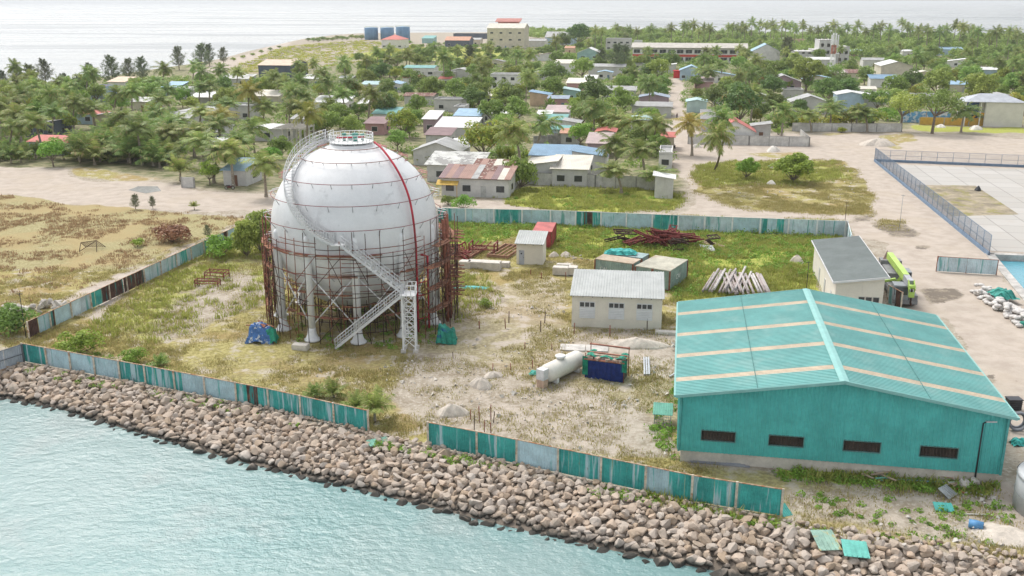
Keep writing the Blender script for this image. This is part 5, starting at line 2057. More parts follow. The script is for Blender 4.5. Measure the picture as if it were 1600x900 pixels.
HN = 0
def house(px, py, wpx, d, eh, kind, rm, wmat, label, land, rh=None, win=None, door=True, name='house', cat='house', rot=None, storeys=1, ov=.45, rise=None):
    global HN
    HN += 1
    P = unp(px, py, eh)
    w = wpx * dep(P) / FPX / cos(GA)
    rz = -GA if rot is None else rot
    root = thing(name, label, cat, (P.x - w / 2 * cos(rz), P.y - w / 2 * sin(rz), 0), rz)
    if land:
        landmark(land, Vector((P.x, P.y, 0)))
    rh = rh if rh is not None else (.2 * d / 2 if kind in ('gable', 'hip') else .2 * w / 2 if kind == 'gablev' else .16 * d if kind in ('shedb', 'shedf') else .14 * w)
    def zf(x, y):
        if kind == 'gable':
            return eh + rh * (1 - abs(2 * y / d - 1))
        if kind == 'gablev':
            return eh + rh * (1 - abs(2 * x / w - 1))
        if kind == 'shedb':
            return eh + rh * y / d
        if kind == 'shedf':
            return eh + rh * (1 - y / d)
        if kind == 'shedr':
            return eh + rh * x / w
        if kind == 'shedl':
            return eh + rh * (1 - x / w)
        return eh
    m = MB()
    c = [(0, 0), (w, 0), (w, d), (0, d)]
    if kind == 'gable':
        ring = [(0, 0), (w, 0), (w, d / 2), (w, d), (0, d), (0, d / 2)]
    elif kind == 'gablev':
        ring = [(0, 0), (w / 2, 0), (w, 0), (w, d), (w / 2, d), (0, d)]
    else:
        ring = c
    for a, b in zip(ring, ring[1:] + ring[:1]):
        m.face([(*a, -.4), (*b, -.4), (*b, zf(*b) - .02), (*a, zf(*a) - .02)])
    if kind == 'flat':
        m.face([(*q, eh - .25) for q in c])
        e = .18
        for a, b in (((0, 0), (w, e)), ((0, d - e), (w, d)), ((0, e), (e, d - e)), ((w - e, e), (w, d - e))):
            m.bx(a[0], b[0], a[1], b[1], eh - .25, eh + .35)
    wall = m.build('wall', wmat, root)
    r = MB()
    t = .1
    zz = lambda x, y: zf(x, y) + t
    def q(*pts):
        r.slab(pts, t * .8)
    if kind == 'gable':
        s = rh / (d / 2)
        q((-ov, -ov, eh - s * ov + t), (w + ov, -ov, eh - s * ov + t), (w + ov, d / 2, eh + rh + t), (-ov, d / 2, eh + rh + t))
        q((-ov, d / 2, eh + rh + t), (w + ov, d / 2, eh + rh + t), (w + ov, d + ov, eh - s * ov + t), (-ov, d + ov, eh - s * ov + t))
    elif kind == 'gablev':
        s = rh / (w / 2)
        q((-ov, -ov, eh - s * ov + t), (w / 2, -ov, eh + rh + t), (w / 2, d + ov, eh + rh + t), (-ov, d + ov, eh - s * ov + t))
        q((w / 2, -ov, eh + rh + t), (w + ov, -ov, eh - s * ov + t), (w + ov, d + ov, eh - s * ov + t), (w / 2, d + ov, eh + rh + t))
    elif kind == 'hip':
        k = min(d / 2, w / 2 - .2)
        z0 = eh + t - .05
        A, B, C, D = (-ov, -ov, z0), (w + ov, -ov, z0), (w + ov, d + ov, z0), (-ov, d + ov, z0)
        E, F = (k, d / 2, eh + rh + t), (w - k, d / 2, eh + rh + t)
        q(A, B, F, E)
        q(C, D, E, F)
        q(B, C, F)
        q(D, A, E)
    elif kind != 'flat':
        def zl(x, y):
            return zf(x, y) + t
        q(*[(x, y, zl(x, y)) for x, y in ((-ov, -ov), (w + ov, -ov), (w + ov, d + ov), (-ov, d + ov))])
    roof = r.build('roof', rm, root) if kind != 'flat' else None
    if kind == 'flat' and rm:
        r.bx(.18, w - .18, .18, d - .18, eh - .2, eh - .15)
        roof = r.build('roof', rm, root)
    if rm is R_RUST:
        rr2 = random.Random(HN)
        ns = int(w / 1.1)
        for i in range(ns):
            x0, x1 = -ov + (w + 2 * ov) * i / ns, -ov + (w + 2 * ov) * (i + 1) / ns - .02
            y0, y1 = -ov - .03, (d + ov) * rr2.choice((.5, .8, 1, 1))
            m = MB()
            m.slab([(x0, y0, zf(x0, y0) + t + .05), (x1, y0, zf(x1, y0) + t + .05), (x1, y1, zf(x1, y1) + t + .05), (x0, y1, zf(x0, y1) + t + .05)], .03)
            m.build('roof_sheet', rr2.choice(SHEETS), roof)
    nw = win if win is not None else (0 if HN % 3 == 0 else max(1, int(w / 6)))
    door = door and HN % 5 < 2
    for st in range(storeys):
        z0 = .95 + st * eh / storeys if storeys > 1 else min(1.0, eh - 1.4)
        zh = 1.15
        slots = nw + (1 if door and st == 0 else 0)
        for i in range(slots):
            xc = w * (i + .5) / slots
            if door and st == 0 and i == slots // 2:
                m = MB()
                m.bx(xc - .5, xc + .5, -.05, -.01, 0, 2.05)
                dd = m.build('door', DOORM[HN % 3], wall)
                m = MB()
                m.bx(xc + .33, xc + .4, -.09, -.05, .95, 1.05)
                m.build('handle', DARK, dd)
                continue
            m = MB()
            ww = .75 if w < 14 else 1.1
            m.bx(xc - ww - .08, xc + ww + .08, -.045, -.005, z0 - .08, z0 + zh + .08)
            f = m.build('window', FRAME, wall)
            m = MB()
            m.bx(xc - ww, xc + ww, -.07, -.05, z0, z0 + zh)
            m.build('pane', GLASS, f)
    if d > 5 and kind != 'flat':
        m = MB()
        m.bx(w + .005, w + .04, d * .4, d * .4 + 1.4, min(1.0, eh - 1.4), min(2.1, eh - .3))
        m.build('window', GLASS, wall)
    root['w'] = w
    return root, w

HOUSES = [
 # px, py (front eave centre), width px, depth m, eave m, roof kind, roof, wall, label, landmark, extra
 (85, 222, 88, 9, 3.0, 'gable', R_RED, W_AQUA, 'long coral red roofed house with pale aqua walls at the left village edge', 'coral red roofed house', {}),
 (136, 178, 38, 8, 3.0, 'hip', R_RED, W_BLUE, 'small red hip roofed house with pale blue walls among the left palms', 'small red hip roofed house', {}),
 (157, 181, 30, 6, 3.2, 'shedr', R_GREY, W_CREAM, 'blank cream walled shed right of the small red hip roofed house', 'blank cream shed', dict(win=0, door=False)),
 (62, 196, 52, 7, 3.0, 'shedr', R_DGREY, W_DARK, 'dark open sided shed with a slanting rusty grey roof behind the coral red house', 'dark open shed', dict(win=3)),
 (151, 136, 26, 8, 5.6, 'flat', R_RED, W_BLUE, 'pale blue two storey house with a red parapet near the left shore', 'pale blue two storey house', dict(storeys=2)),
 (181, 128, 28, 8, 4.0, 'shedb', R_TAN, W_WHITE, 'white house with a flat tan roof right of the pale blue two storey one', 'tan flat roofed house', {}),
 (265, 136, 26, 8, 3.4, 'shedb', R_LBLUE, W_AQUA, 'house with a sky blue sheet roof near the left beach road', 'sky blue roofed house', {}),
 (294, 141, 44, 9, 3.4, 'gable', R_GREY, W_GREY, 'wide grey roofed house right of the sky blue roof', 'wide grey roofed house', {}),
 (314, 152, 38, 7, 3.0, 'shedb', R_WHITE, W_GREY, 'low house with a white strip roof behind the tall yellow palm', 'white strip roofed house', {}),
 (268, 188, 46, 8, 3.2, 'shedb', R_GREY, W_GREY, 'plain grey flat roofed house in the middle of the left palm grove', 'plain grey house in the palm grove', {}),
 (308, 174, 60, 10, 3.2, 'hip', R_GREY, W_GREY, 'large grey hip roofed house behind the left palm grove', 'large grey hip roofed house', {}),
 (366, 166, 50, 8, 4.2, 'flat', R_GREY, W_GREY, 'bare grey block house behind the tall palm left of the gas tank', 'bare grey block house', dict(win=3)),
 (428, 102, 52, 22, 5.5, 'gable', R_TAN, W_DARK, 'warehouse like hall with a dark slate front and tan roof by the sandy field', 'slate fronted hall', dict(win=0, rh=2.0, cat='hall')),
 (417, 201, 52, 8, 3.2, 'hip', R_WHITE, W_GREY, 'white roofed house behind the unfinished concrete frame', 'white roofed house by the concrete frame', {}),
 (366, 266, 38, 7, 3.0, 'shedb', R_LBLUE, W_GREY, 'weathered shed with a pale blue sheet roof at the main road', 'pale blue roadside shed', {}),
 (335, 206, 26, 6, 3.0, 'shedb', R_WHITE, W_WHITE, 'small white sheet roofed house inside the left palm grove', 'small white palm grove house', {}),
 (340, 222, 20, 6, 2.8, 'gable', R_WHITE, W_PINK, 'small white shed with a red fascia above the palm thicket', 'red edged white shed', {}),
 (514, 160, 54, 8, 3.0, 'shedb', R_WHITE, W_WHITE, 'long white roofed house left of the reddish mango tree', 'long white roofed house', {}),
 (570, 162, 22, 6, 3.0, 'shedb', R_WHITE, W_PEACH, 'small white roofed house with an orange wall behind the mango tree', 'orange walled house', {}),
 (655, 106, 46, 9, 4.0, 'gable', R_TEAL, W_WHITE, 'white bungalow with a teal gable roof near the grass field', 'teal roofed bungalow', dict(win=3)),
 (643, 121, 28, 8, 3.0, 'gable', R_RED, W_WHITE, 'red roofed house just in front of the teal roofed bungalow', 'red roof below the bungalow', {}),
 (695, 123, 18, 7, 3.0, 'gable', R_RED, W_GREY, 'little red roofed house right of the teal roofed bungalow', 'little red roof', {}),
 (694, 113, 34, 4, 3.0, 'flat', R_GREY, W_GREY, 'long grey block shed adjoining the teal roofed bungalow', 'grey block shed by the bungalow', dict(win=0)),
 (587, 132, 44, 9, 3.2, 'gable', R_PTEAL, W_WHITE, 'pale teal roofed house left of the round green trees', 'pale teal roofed house', {}),
 (612, 131, 26, 8, 3.2, 'gablev', R_LBLUE, W_WHITE, 'pale blue gabled house touching the pale teal roof', 'pale blue gabled house', {}),
 (612, 62, 33, 18, 6.5, 'hip', R_RED, W_WHITE, 'white house with a red hip roof in front of the blue tanks', 'red hip roofed house by the tanks', dict(win=3, rh=3.4)),
 (668, 60, 18, 12, 4, 'shedb', R_TEAL, W_TEAL, 'small dark green shed right of the blue tanks', 'dark green shed', {}),
 (714, 63, 38, 16, 5, 'gable', R_ORG, W_DARK, 'dark walled house with an orange roof left of the big white block', 'orange roofed dark house', dict(rh=2.6)),
 (743, 62, 14, 12, 4.5, 'gable', R_GREY, W_CREAM, 'small grey house squeezed between the orange roof and the big white block', 'small grey house by the white block', {}),
 (735, 53, 54, 10, 4.5, 'flat', R_DGREY, W_DARK, 'long low dark wall like building behind the orange roofed house', 'long dark building', dict(win=0, door=False)),
 (790, 44, 58, 22, 15, 'gable', R_CREAM, W_CREAM, 'big cream three storey building with a red roof box near the far shore', 'big cream three storey building', dict(storeys=3, win=4, rh=3.2, cat='building', name='apartment_building')),
 (874, 58, 44, 26, 6, 'gable', R_GREY, W_BLUE, 'wide low hall with a grey gable roof behind the village', 'wide grey hall', dict(rh=4, cat='hall')),
 (838, 64, 28, 14, 4.5, 'gable', R_GREY, W_WHITE, 'white house with a grey roof right of the big cream building', 'white house by the cream building', {}),
 (966, 61, 38, 16, 8, 'flat', R_GREY, W_GREY, 'grey two storey block with a concrete parapet behind the school', 'grey two storey block', dict(storeys=2, win=4)),
 (997, 64, 12, 8, 7, 'flat', R_WHITE, W_WHITE, 'narrow white tower like house beside the grey two storey block', 'narrow white house', {}),
 (890, 75, 14, 10, 3.5, 'gable', R_ORG, W_PEACH, 'tiny orange roofed house left of the green walled hall', 'tiny orange house', {}),
 (920, 83, 36, 16, 4.0, 'gablev', R_WHITE, W_TEAL, 'green walled hall with a bright white gable roof', 'green walled hall', dict(rh=3.0, win=2)),
 (881, 99, 28, 8, 5.0, 'shedb', R_CREAM, W_WHITE, 'white house with a cream roof and magenta edge above the dark green tree', 'cream roofed white house', {}),
 (948, 104, 56, 10, 4.2, 'gable', R_GREY, W_GREY, 'long grey house with a pale edged roof in front of the needle trees', 'long grey house', {}),
 (945, 113, 22, 6, 3.2, 'gablev', R_LBLUE, W_WHITE, 'small pale blue gabled house below the long grey one', 'small blue gable below the grey house', {}),
 (1080, 110, 34, 10, 4.4, 'gablev', R_LBLUE, W_BLUE, 'pale blue gable fronted house at the head of the street', 'pale blue house at the street head', dict(win=2, rh=2.0)),
 (900, 130, 28, 8, 3.6, 'shedb', R_CREAM, W_PINK, 'house with a cream roof left of the white roofed box', 'cream roof by the white box', {}),
 (922, 124, 18, 7, 4.2, 'shedb', R_WHITE, W_WHITE, 'small bright white roofed box behind the big round tree', 'bright white box', {}),
 (892, 142, 24, 7, 3.8, 'shedl', R_PTEAL, W_TEAL, 'pale teal walled house left of the big round tree', 'pale teal walled house', {}),
 (843, 148, 30, 7, 3.8, 'shedl', R_BLUE, W_PEACH, 'peach walled house with a bright blue roof edge in the village middle', 'peach walled house', dict(win=0, door=False)),
 (872, 154, 30, 7, 3.4, 'gable', R_SLATE, W_PINK, 'slate blue roofed house with a pink wall right of the peach one', 'slate blue roofed house', {}),
 (870, 175, 34, 7, 3.4, 'shedb', R_PINK, W_GREY, 'dusty pink flat roofed house below the slate blue roof', 'dusty pink roofed house', {}),
 (866, 187, 34, 5, 3.4, 'shedb', R_TEAL, W_WHITE, 'narrow house with a dark teal sheet roof below the pink one', 'dark teal sheet roof', {}),
 (850, 179, 20, 4, 3.6, 'shedb', R_WHITE, W_WHITE, 'small white roofed annex left of the dark teal sheet roof', 'white annex', {}),
 (875, 202, 26, 6, 3.2, 'gable', R_TEAL, W_BLUE, 'small green roofed house with a bright blue wall', 'small green and blue house', {}),
 (893, 192, 24, 6, 3.2, 'shedl', R_GREY, W_WHITE, 'grey sheet roofed house right of the dark teal roof', 'grey sheet roof beside the teal one', {}),
 (889, 208, 24, 7, 3.2, 'gable', R_ORG, W_GREY, 'orange tile roofed house left of the bright round tree', 'orange tile roof', {}),
 (787, 117, 42, 9, 6.0, 'flat', R_GREY, W_WHITE, 'white two storey flat roofed house in the middle of the village', 'white two storey house', dict(storeys=2, win=3)),
 (718, 110, 26, 9, 3.6, 'gablev', R_GREY, W_WHITE, 'grey gabled white house behind the pale green tree', 'grey gabled white house', {}),
 (700, 156, 44, 7, 3.8, 'flat', R_GREY, W_GREY, 'unplastered grey block house with a broken edge', 'unplastered grey house', {}),
 (716, 168, 16, 8, 4.4, 'flat', R_GREY, W_GREY, 'tall narrow grey block shell right of the unplastered house', 'narrow grey shell', dict(win=1)),
 (730, 181, 40, 7, 3.4, 'shedb', R_LBLUE, W_GREY, 'pale blue grey sheet roofed house behind the bright white flat roof', 'blue grey sheet roof', {}),
 (710, 199, 60, 9, 3.6, 'shedb', R_WHITE, W_GREY, 'long bright white flat roofed house behind the big rounded tree', 'bright white flat roof', dict(win=0)),
 (671, 186, 20, 8, 3.8, 'shedb', R_WHITE, W_MAUVE, 'small grey house with a striped metal gate left of the white flat roof', 'striped gate house', {}),
 (684, 211, 38, 6, 3.0, 'shedb', R_MAR, W_GREY, 'dark maroon flat roofed shed below the bright white flat roof', 'dark maroon roof', {}),
 (706, 226, 36, 7, 3.3, 'gablev', R_WHITE, W_GREY, 'white roofed house left of the big rounded tree', 'white roof by the rounded tree', {}),
 (682, 236, 74, 9, 3.2, 'gablev', R_GREY, W_GREY, 'broad grey gabled house right of the gas tank top', 'broad grey gabled house', dict(rh=1.8)),
 (708, 258, 84, 8, 3.4, 'shedb', R_PATCH, W_GREY, 'long house with a patched grey and white sheet roof right of the gas tank', 'patched grey and white roof', dict(win=2)),
 (772, 266, 68, 6, 3.2, 'shedb', R_RUST, W_GREY, 'house with a rusty red and white patched roof behind the long front wall', 'rusty patched roof', dict(win=0)),
 (742, 279, 106, 7, 3.4, 'shedb', R_RUST, W_GREY, 'long low roadside house with a rusted sheet roof and yellow awning', 'rusted roadside house', dict(win=3)),
 (862, 243, 66, 7, 3.8, 'shedb', R_BLUE, W_WHITE, 'house with a long blue sheet roof behind the walled houses', 'long blue sheet roof', dict(win=0)),
 (920, 244, 52, 8, 4.0, 'shedl', R_BLUE, W_WHITE, 'white house with a blue roof slanting down to the right', 'slanting blue roof', dict(win=1)),
 (846, 258, 46, 8, 3.8, 'shedr', R_CREAM, W_GREY, 'raw block house with a cream roof rising to the right behind the grey wall', 'rising cream roof', dict(win=1, door=False)),
 (890, 264, 54, 8, 3.4, 'shedb', R_CREAM, W_GREY, 'raw block house with a broad cream sheet roof behind the grey wall', 'broad cream roof', dict(win=2, door=False)),
 (1038, 279, 28, 4, 3.6, 'shedl', R_WHITE, W_GREY, 'small grey block shed with a white roof at the street corner', 'street corner shed', dict(win=0, door=False)),
 (946, 206, 28, 7, 3.2, 'gablev', R_RED, W_WHITE, 'red gable roofed house right of the bright round tree', 'red gable by the bright tree', {}),
 (1044, 214, 18, 7, 3.2, 'gable', R_RED, W_CREAM, 'salmon roofed house beside the street', 'salmon roofed house', {}),
 (935, 224, 34, 8, 3.2, 'shedb', R_PINK, W_MAUVE, 'mauve flat roofed house behind the short palms', 'mauve flat roof', {}),
 (1040, 240, 20, 10, 3.4, 'flat', R_GREY, W_WHITE, 'white walled courtyard house along the street behind the palms', 'white courtyard house', {}),
 (1018, 166, 60, 9, 3.4, 'gable', R_GREY, W_GREY, 'long grey roofed house left of the street', 'long grey roof by the street', {}),
 (1022, 152, 44, 8, 3.6, 'gablev', R_SLATE, W_MAUVE, 'blue edged gabled house behind the long grey street roof', 'blue edged gable', {}),
 (1006, 187, 46, 8, 3.2, 'hip', R_PTEAL, W_WHITE, 'pale teal hip roofed house between the short palms left of the street', 'pale teal hip roof', {}),
 (1089, 159, 30, 8, 3.4, 'gablev', R_PTEAL, W_AQUA, 'pale teal gabled house on the right side of the street', 'pale teal street house', {}),
 (1114, 186, 34, 9, 3.4, 'shedb', R_DGREY, W_GREY, 'grey house with a maroon edged roof behind the walled compound', 'maroon edged grey house', {}),
 (1148, 205, 60, 8, 3.2, 'gablev', R_RED, W_WHITE, 'white house with a bright red gable roof inside the grey compound wall', 'bright red gable in the compound', dict(rh=2.6)),
 (1190, 197, 28, 5, 3.6, 'shedr', R_GREY, W_GREY, 'grey lean-to house right of the bright red gable', 'grey lean-to', {}),
 (1224, 128, 54, 10, 3.6, 'gablev', R_GREY, W_MAUVE, 'large mauve walled barn with a grey gable roof behind the mango trees', 'mauve walled barn', dict(rh=2.6)),
 (1266, 161, 66, 9, 3.4, 'gablev', R_GREY, W_GREY, 'wide grey gabled house behind the palm bushes', 'wide grey gable', dict(rh=2.2)),
 (1240, 141, 30, 8, 3.0, 'flat', R_DGREY, W_GREY, 'dark grey flat roofed house left of the wide grey gable', 'dark grey flat roof', {}),
 (1330, 148, 40, 9, 5.4, 'gablev', R_WHITE, W_BLUE, 'pale blue white blank house with a low gable behind the green thicket', 'pale blank gable house', dict(win=0, door=False)),
 (1354, 150, 34, 8, 4.6, 'shedl', R_WHITE, W_GREY, 'grey annex sloping off the pale blank gable house', 'grey sloping annex', dict(win=0, door=False)),
 (1197, 80, 42, 18, 6, 'gablev', R_LBLUE, W_WHITE, 'white gabled hall with a pale blue roof right of the school', 'blue roofed gabled hall', dict(rh=4, win=0)),
 (1402, 103, 46, 16, 8, 'gablev', R_WHITE, W_CREAM, 'tall blank cream hall in the right part of the village', 'tall blank cream hall', dict(rh=1.8, win=0, door=False)),
 (1382, 123, 40, 7, 3.6, 'shedb', R_BLUE, W_WHITE, 'low blue sheet roofed lean-to at the foot of the tall blank hall', 'blue lean-to', {}),
 (1366, 75 + 19, 32, 10, 3.6, 'gable', R_GREY, W_WHITE, 'white house with a grey green roof behind the tall blank hall', 'grey green roof', {}),
 (1338, 80, 22, 10, 3.6, 'gable', R_PTEAL, W_PINK, 'pink house with a pale green roof right of the concrete ruin', 'pink house by the ruin', {}),
 (1484, 77, 38, 12, 4, 'gable', R_LBLUE, W_BLUE, 'long pale blue house among the far right trees', 'far pale blue house', {}),
 (1546, 109, 24, 9, 4, 'gable', R_WHITE, W_BLUE, 'white roofed house with a bright blue wall at the far right', 'blue walled house at the right', {}),
 (1356, 139, 24, 7, 3.2, 'gable', R_CREAM, W_WHITE, 'small cream roofed house behind the pale blank gable house', 'small cream roof', {}),
 (1384, 148, 22, 7, 3.4, 'gable', R_WHITE, W_WHITE, 'small white gabled house behind the feathery trees', 'small white gable', {}),
 (1283, 93, 40, 10, 3.8, 'gable', R_WHITE, W_GREY, 'grey walled house with a white patched roof left of the telecom tower', 'white patched roof by the tower', {}),
 (1216, 60, 24, 10, 4, 'flat', R_WHITE, W_WHITE, 'low white building near the right coast palms', 'low white coast building', {}),
 (1246, 62, 24, 10, 5, 'flat', R_CREAM, W_PEACH, 'pale yellow building near the right coast palms', 'pale yellow coast building', {}),
 (1100, 128, 28, 8, 3.2, 'shedb', R_PINK, W_PINK, 'faded pink roofed house right of the street head', 'faded pink roof', {}),
 (1134, 118, 34, 8, 3.2, 'shedl', R_LBLUE, W_WHITE, 'white house with a narrow pale blue roof in front of the school', 'narrow blue roof before the school', {}),
 (1000, 100, 12, 6, 3, 'gable', R_WHITE, W_WHITE, 'tiny white roofed hut in front of the school left wing', 'tiny white hut', {}),
 (470, 186, 30, 7, 3.2, 'shedb', R_GREY, W_WHITE, 'grey sheet roof half hidden by the dense green bushes behind the tank', 'hidden grey roof', {}),
 (600, 178, 36, 7, 3.2, 'shedb', R_TEAL, W_WHITE, 'teal sheet roofed house left of the yellow green tree', 'teal sheet roof', {}),
 (585, 193, 30, 6, 3.0, 'shedb', R_MAR, W_PINK, 'brown red sheet roof just below the teal sheet roof', 'brown red sheet roof', {}),
 (1420, 80, 18, 8, 3.6, 'gable', R_WHITE, W_WHITE, 'small white house among the far right treetops', 'far small white house', {}),
 (1270, 100, 16, 7, 3.4, 'gable', R_GREY, W_WHITE, 'small grey roofed house left of the white patched roof', 'small grey roof left of the patched one', {}),
 (540, 84 + 38, 20, 7, 3, 'gable', R_WHITE, W_WHITE, 'small white shed behind the palms at the edge of the sandy field', 'small white field shed', {}),
]
for h in HOUSES:
    kw = dict(h[10])
    house(*h[:10], **kw)

# roadside awning and door details on the rusted roadside house
P = unp(693, 300)
simple('awning', 'yellow ochre awning over the door of the rusted roadside house', 'awning', lambda m: (m.slab([(0, -1.2, 2.3), (4.0, -1.2, 2.3), (4.0, .3, 3.0), (0, .3, 3.0)], .06), m.bx(.1, .18, -1.1, -1.0, 0, 2.3), m.bx(3.8, 3.9, -1.1, -1.0, 0, 2.3)), M((.55, .36, .08), .7, var=.2), None, unp(684, 306), -GA)

# three blue storage tanks by the far shore
BLUET = M((.13, .25, .40), .5, .1, var=.12, scale=.25, streak=True, col2=(.18, .31, .45), f2=(.5, .7))
for i, (x0, x1, yt, yb, lb) in enumerate(((570, 591, 43, 59, 'leftmost of the three big blue storage tanks by the far shore'), (595, 616, 43, 59, 'middle blue storage tank, half hidden by the red hip roofed house'), (619, 641, 42, 63, 'rightmost and tallest of the three big blue storage tanks'))):
    P = unp((x0 + x1) / 2, yb + 3)
    k = dep(P) / FPX
    r, hh = (x1 - x0) / 2 * k, (yb + 2 - yt) * k
    root = thing('storage_tank', lb, 'storage tank', P, 0, 'blue storage tanks')
    m = MB()
    m.lathe([(r, 0), (r, hh), (r * .98, hh + .1), (.1, hh + .8)], n=32)
    m.build('tank_wall', BLUET, root)
    m = MB()
    for z in (hh + .6, hh + 1.1):
        m.path([(r * cos(2 * pi * j / 24), r * sin(2 * pi * j / 24), z) for j in range(25)], .06, 4, cap=False)
    for j in range(20):
        m.tube((r * cos(j * pi / 10), r * sin(j * pi / 10), hh), (r * cos(j * pi / 10), r * sin(j * pi / 10), hh + 1.1), .05, n=4)
    m.build('railing', M((.55, .58, .40), .6), root)
    m = MB()
    for z in (.25, .5, .75):
        m.lathe([(r + .02, hh * z), (r + .12, hh * z + .15), (r + .02, hh * z + .3)], n=32, cap=False)
    m.build('stiffening_ring', BLUET, root)
    landmark(('left blue tank', 'middle blue tank', 'right blue tank')[i], P)
# red roof box on the big cream building
P = unp(795, 43, 15)
simple('roof_pavilion', 'small red roofed pavilion on top of the big cream building', 'pavilion', lambda m: (m.slab([(-10, -5, 3.8), (10, -5, 3.8), (10, 4, 6.2), (-10, 4, 6.2)], .3), m.bx(-8, 8, -3, 3, 0, 3.6)), rf((.42, .15, .12)), None, P + Vector((0, 9, .5)), -GA)

def school():
    P = unp(990, 86, 0)
    A, B = unp(988, 97), unp(1165, 99)
    d = B - A
    W = d.length
    root = thing('school_building', 'very long two storey building with cream roof, window rows and a red band', 'school', A, atan2(d.y, d.x))
    landmark('long two storey school', (A + B) / 2)
    D, H = 11, 8.6
    m = MB()
    m.bx(0, W, 0, D, -.3, H)
    wall = m.build('wall', W_WHITE, root)
    r = MB()
    r.slab([(-.8, -1.6, H - .1), (W + .8, -1.6, H - .1), (W + .8, D / 2, H + 2.4), (-.8, D / 2, H + 2.4)], .15)
    r.slab([(-.8, D / 2, H + 2.4), (W + .8, D / 2, H + 2.4), (W + .8, D + .8, H), (-.8, D + .8, H)], .15)
    r.build('roof', rf((.47, .44, .39)), root)
    m = MB()
    m.bx(0, W, -.25, -.01, 3.3, 4.6)
    m.build('red_band', M((.55, .07, .05), .6), wall)
    n = int(W / 5)
    for i in range(n):
        for z in (.9, 5.2):
            m = MB()
            x = W * (i + .5) / n
            m.bx(x - 1.9, x + 1.9, -.06, -.01, z, z + 2.2)
            f = m.build('window', FRAME, wall)
            m = MB()
            for k in range(2):
                m.bx(x - 1.8 + k * 1.85, x - .05 + k * 1.85, -.09, -.06, z + .1, z + 2.1)
            m.build('pane', GLASS, f)
school()
simple('gate_kiosk', 'small bright red kiosk at the head of the sandy street', 'kiosk', lambda m: (m.bx(0, 3.6, 0, 3, 0, 3.2), m.bx(-.3, 3.9, -.4, 3.3, 3.2, 3.5)), M((.62, .03, .03), .6, var=.1), None, unp(1052, 122), -GA)

def ruin():
    A = unp(1240, 98)
    W, D = 82 * dep(A) / FPX, 22
    root = thing('unfinished_building', 'large unfinished grey concrete building with empty openings and ragged top', 'building', A, -GA)
    landmark('grey concrete ruin', A + GU * W / 2)
    rnd = random.Random(2)
    m = MB()
    hs_ = []
    n = 9
    for i in range(n):
        h = rnd.choice((7.5, 9.5, 12.5)) if i > 3 else rnd.choice((6.5, 7.5))
        if 4 <= i <= 6:
            h = 13
        x0, x1 = W * i / n, W * (i + 1) / n
        for z in range(0, int(h), 4):
            m.bx(x0, x0 + .9, 0, .4, z, min(z + 4, h))
            m.bx(x1 - .9, x1, 0, .4, z, min(z + 4, h))
            m.bx(x0 + .9, x1 - .9, 0, .4, z, z + 1.1)
            m.bx(x0 + .9, x1 - .9, 0, .4, min(z + 3, h - .3), min(z + 4, h))
        m.bx(x0, x1, .4, D, h - .6, h - .3)
        m.bx(x0, x0 + .4, .4, D, 0, h)
    m.bx(W - .4, W, .4, D, 0, 9)
    m.build('wall', W_GREY, root)
    m = MB()
    for i in range(14):
        x = W * .45 + rnd.uniform(0, W * .3)
        m.bar((x, .3, 12.8), (x, .3, 14.2), .08)
    m.build('rebar', RUSTD, root)
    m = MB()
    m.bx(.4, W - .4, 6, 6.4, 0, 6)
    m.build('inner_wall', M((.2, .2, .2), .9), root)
ruin()

def telecom():
    P = unp(1299, 117)
    h = 62 * dep(P) / FPX * 1.02
    root = thing('telecom_tower', 'slim red and white lattice telecom tower rising above the trees', 'tower', P)
    landmark('telecom tower', P)
    REDT = M((.45, .16, .09), .7, var=.15)
    n = 14
    bands = [WHITEP, REDT]
    for b in range(4):
        m = MB()
        for i in range(n * b // 4, n * (b + 1) // 4):
            z0, z1 = h * i / n, h * (i + 1) / n
            r0, r1 = 1.1 - .4 * i / n, 1.1 - .4 * (i + 1) / n
            c0 = [Vector((r0 * sx, r0 * sy, z0)) for sx, sy in ((-1, -1), (1, -1), (1, 1), (-1, 1))]
            c1 = [Vector((r1 * sx, r1 * sy, z1)) for sx, sy in ((-1, -1), (1, -1), (1, 1), (-1, 1))]
            for j in range(4):
                k = (j + 1) % 4
                m.bar(c0[j], c1[j], .2)
                m.bar(c0[j], c1[k], .09)
                m.bar(c0[k], c1[j], .09)
                m.bar(c1[j], c1[k], .1)
        m.build('lattice_section', bands[0] if b in (0, 1) else bands[1] if b == 2 else WHITEP if b == 3 else REDT, root)
    m = MB()
    for s in (-1, 1):
        for z in (.78, .9):
            m.rbox((s * 1.6, -.6, h * z), (.5, .35, 2.4))
    m.lathe([(.7, 0), (.9, .2), (.9, .5)], (1.5, -1.4, h * .5), 12)
    m.build('antenna', WHITEP, root)
    m = MB()
    m.tube((0, 0, h), (0, 0, h + 7), .12, .04)
    m.build('lightning_rod', GREYM, root)
telecom()

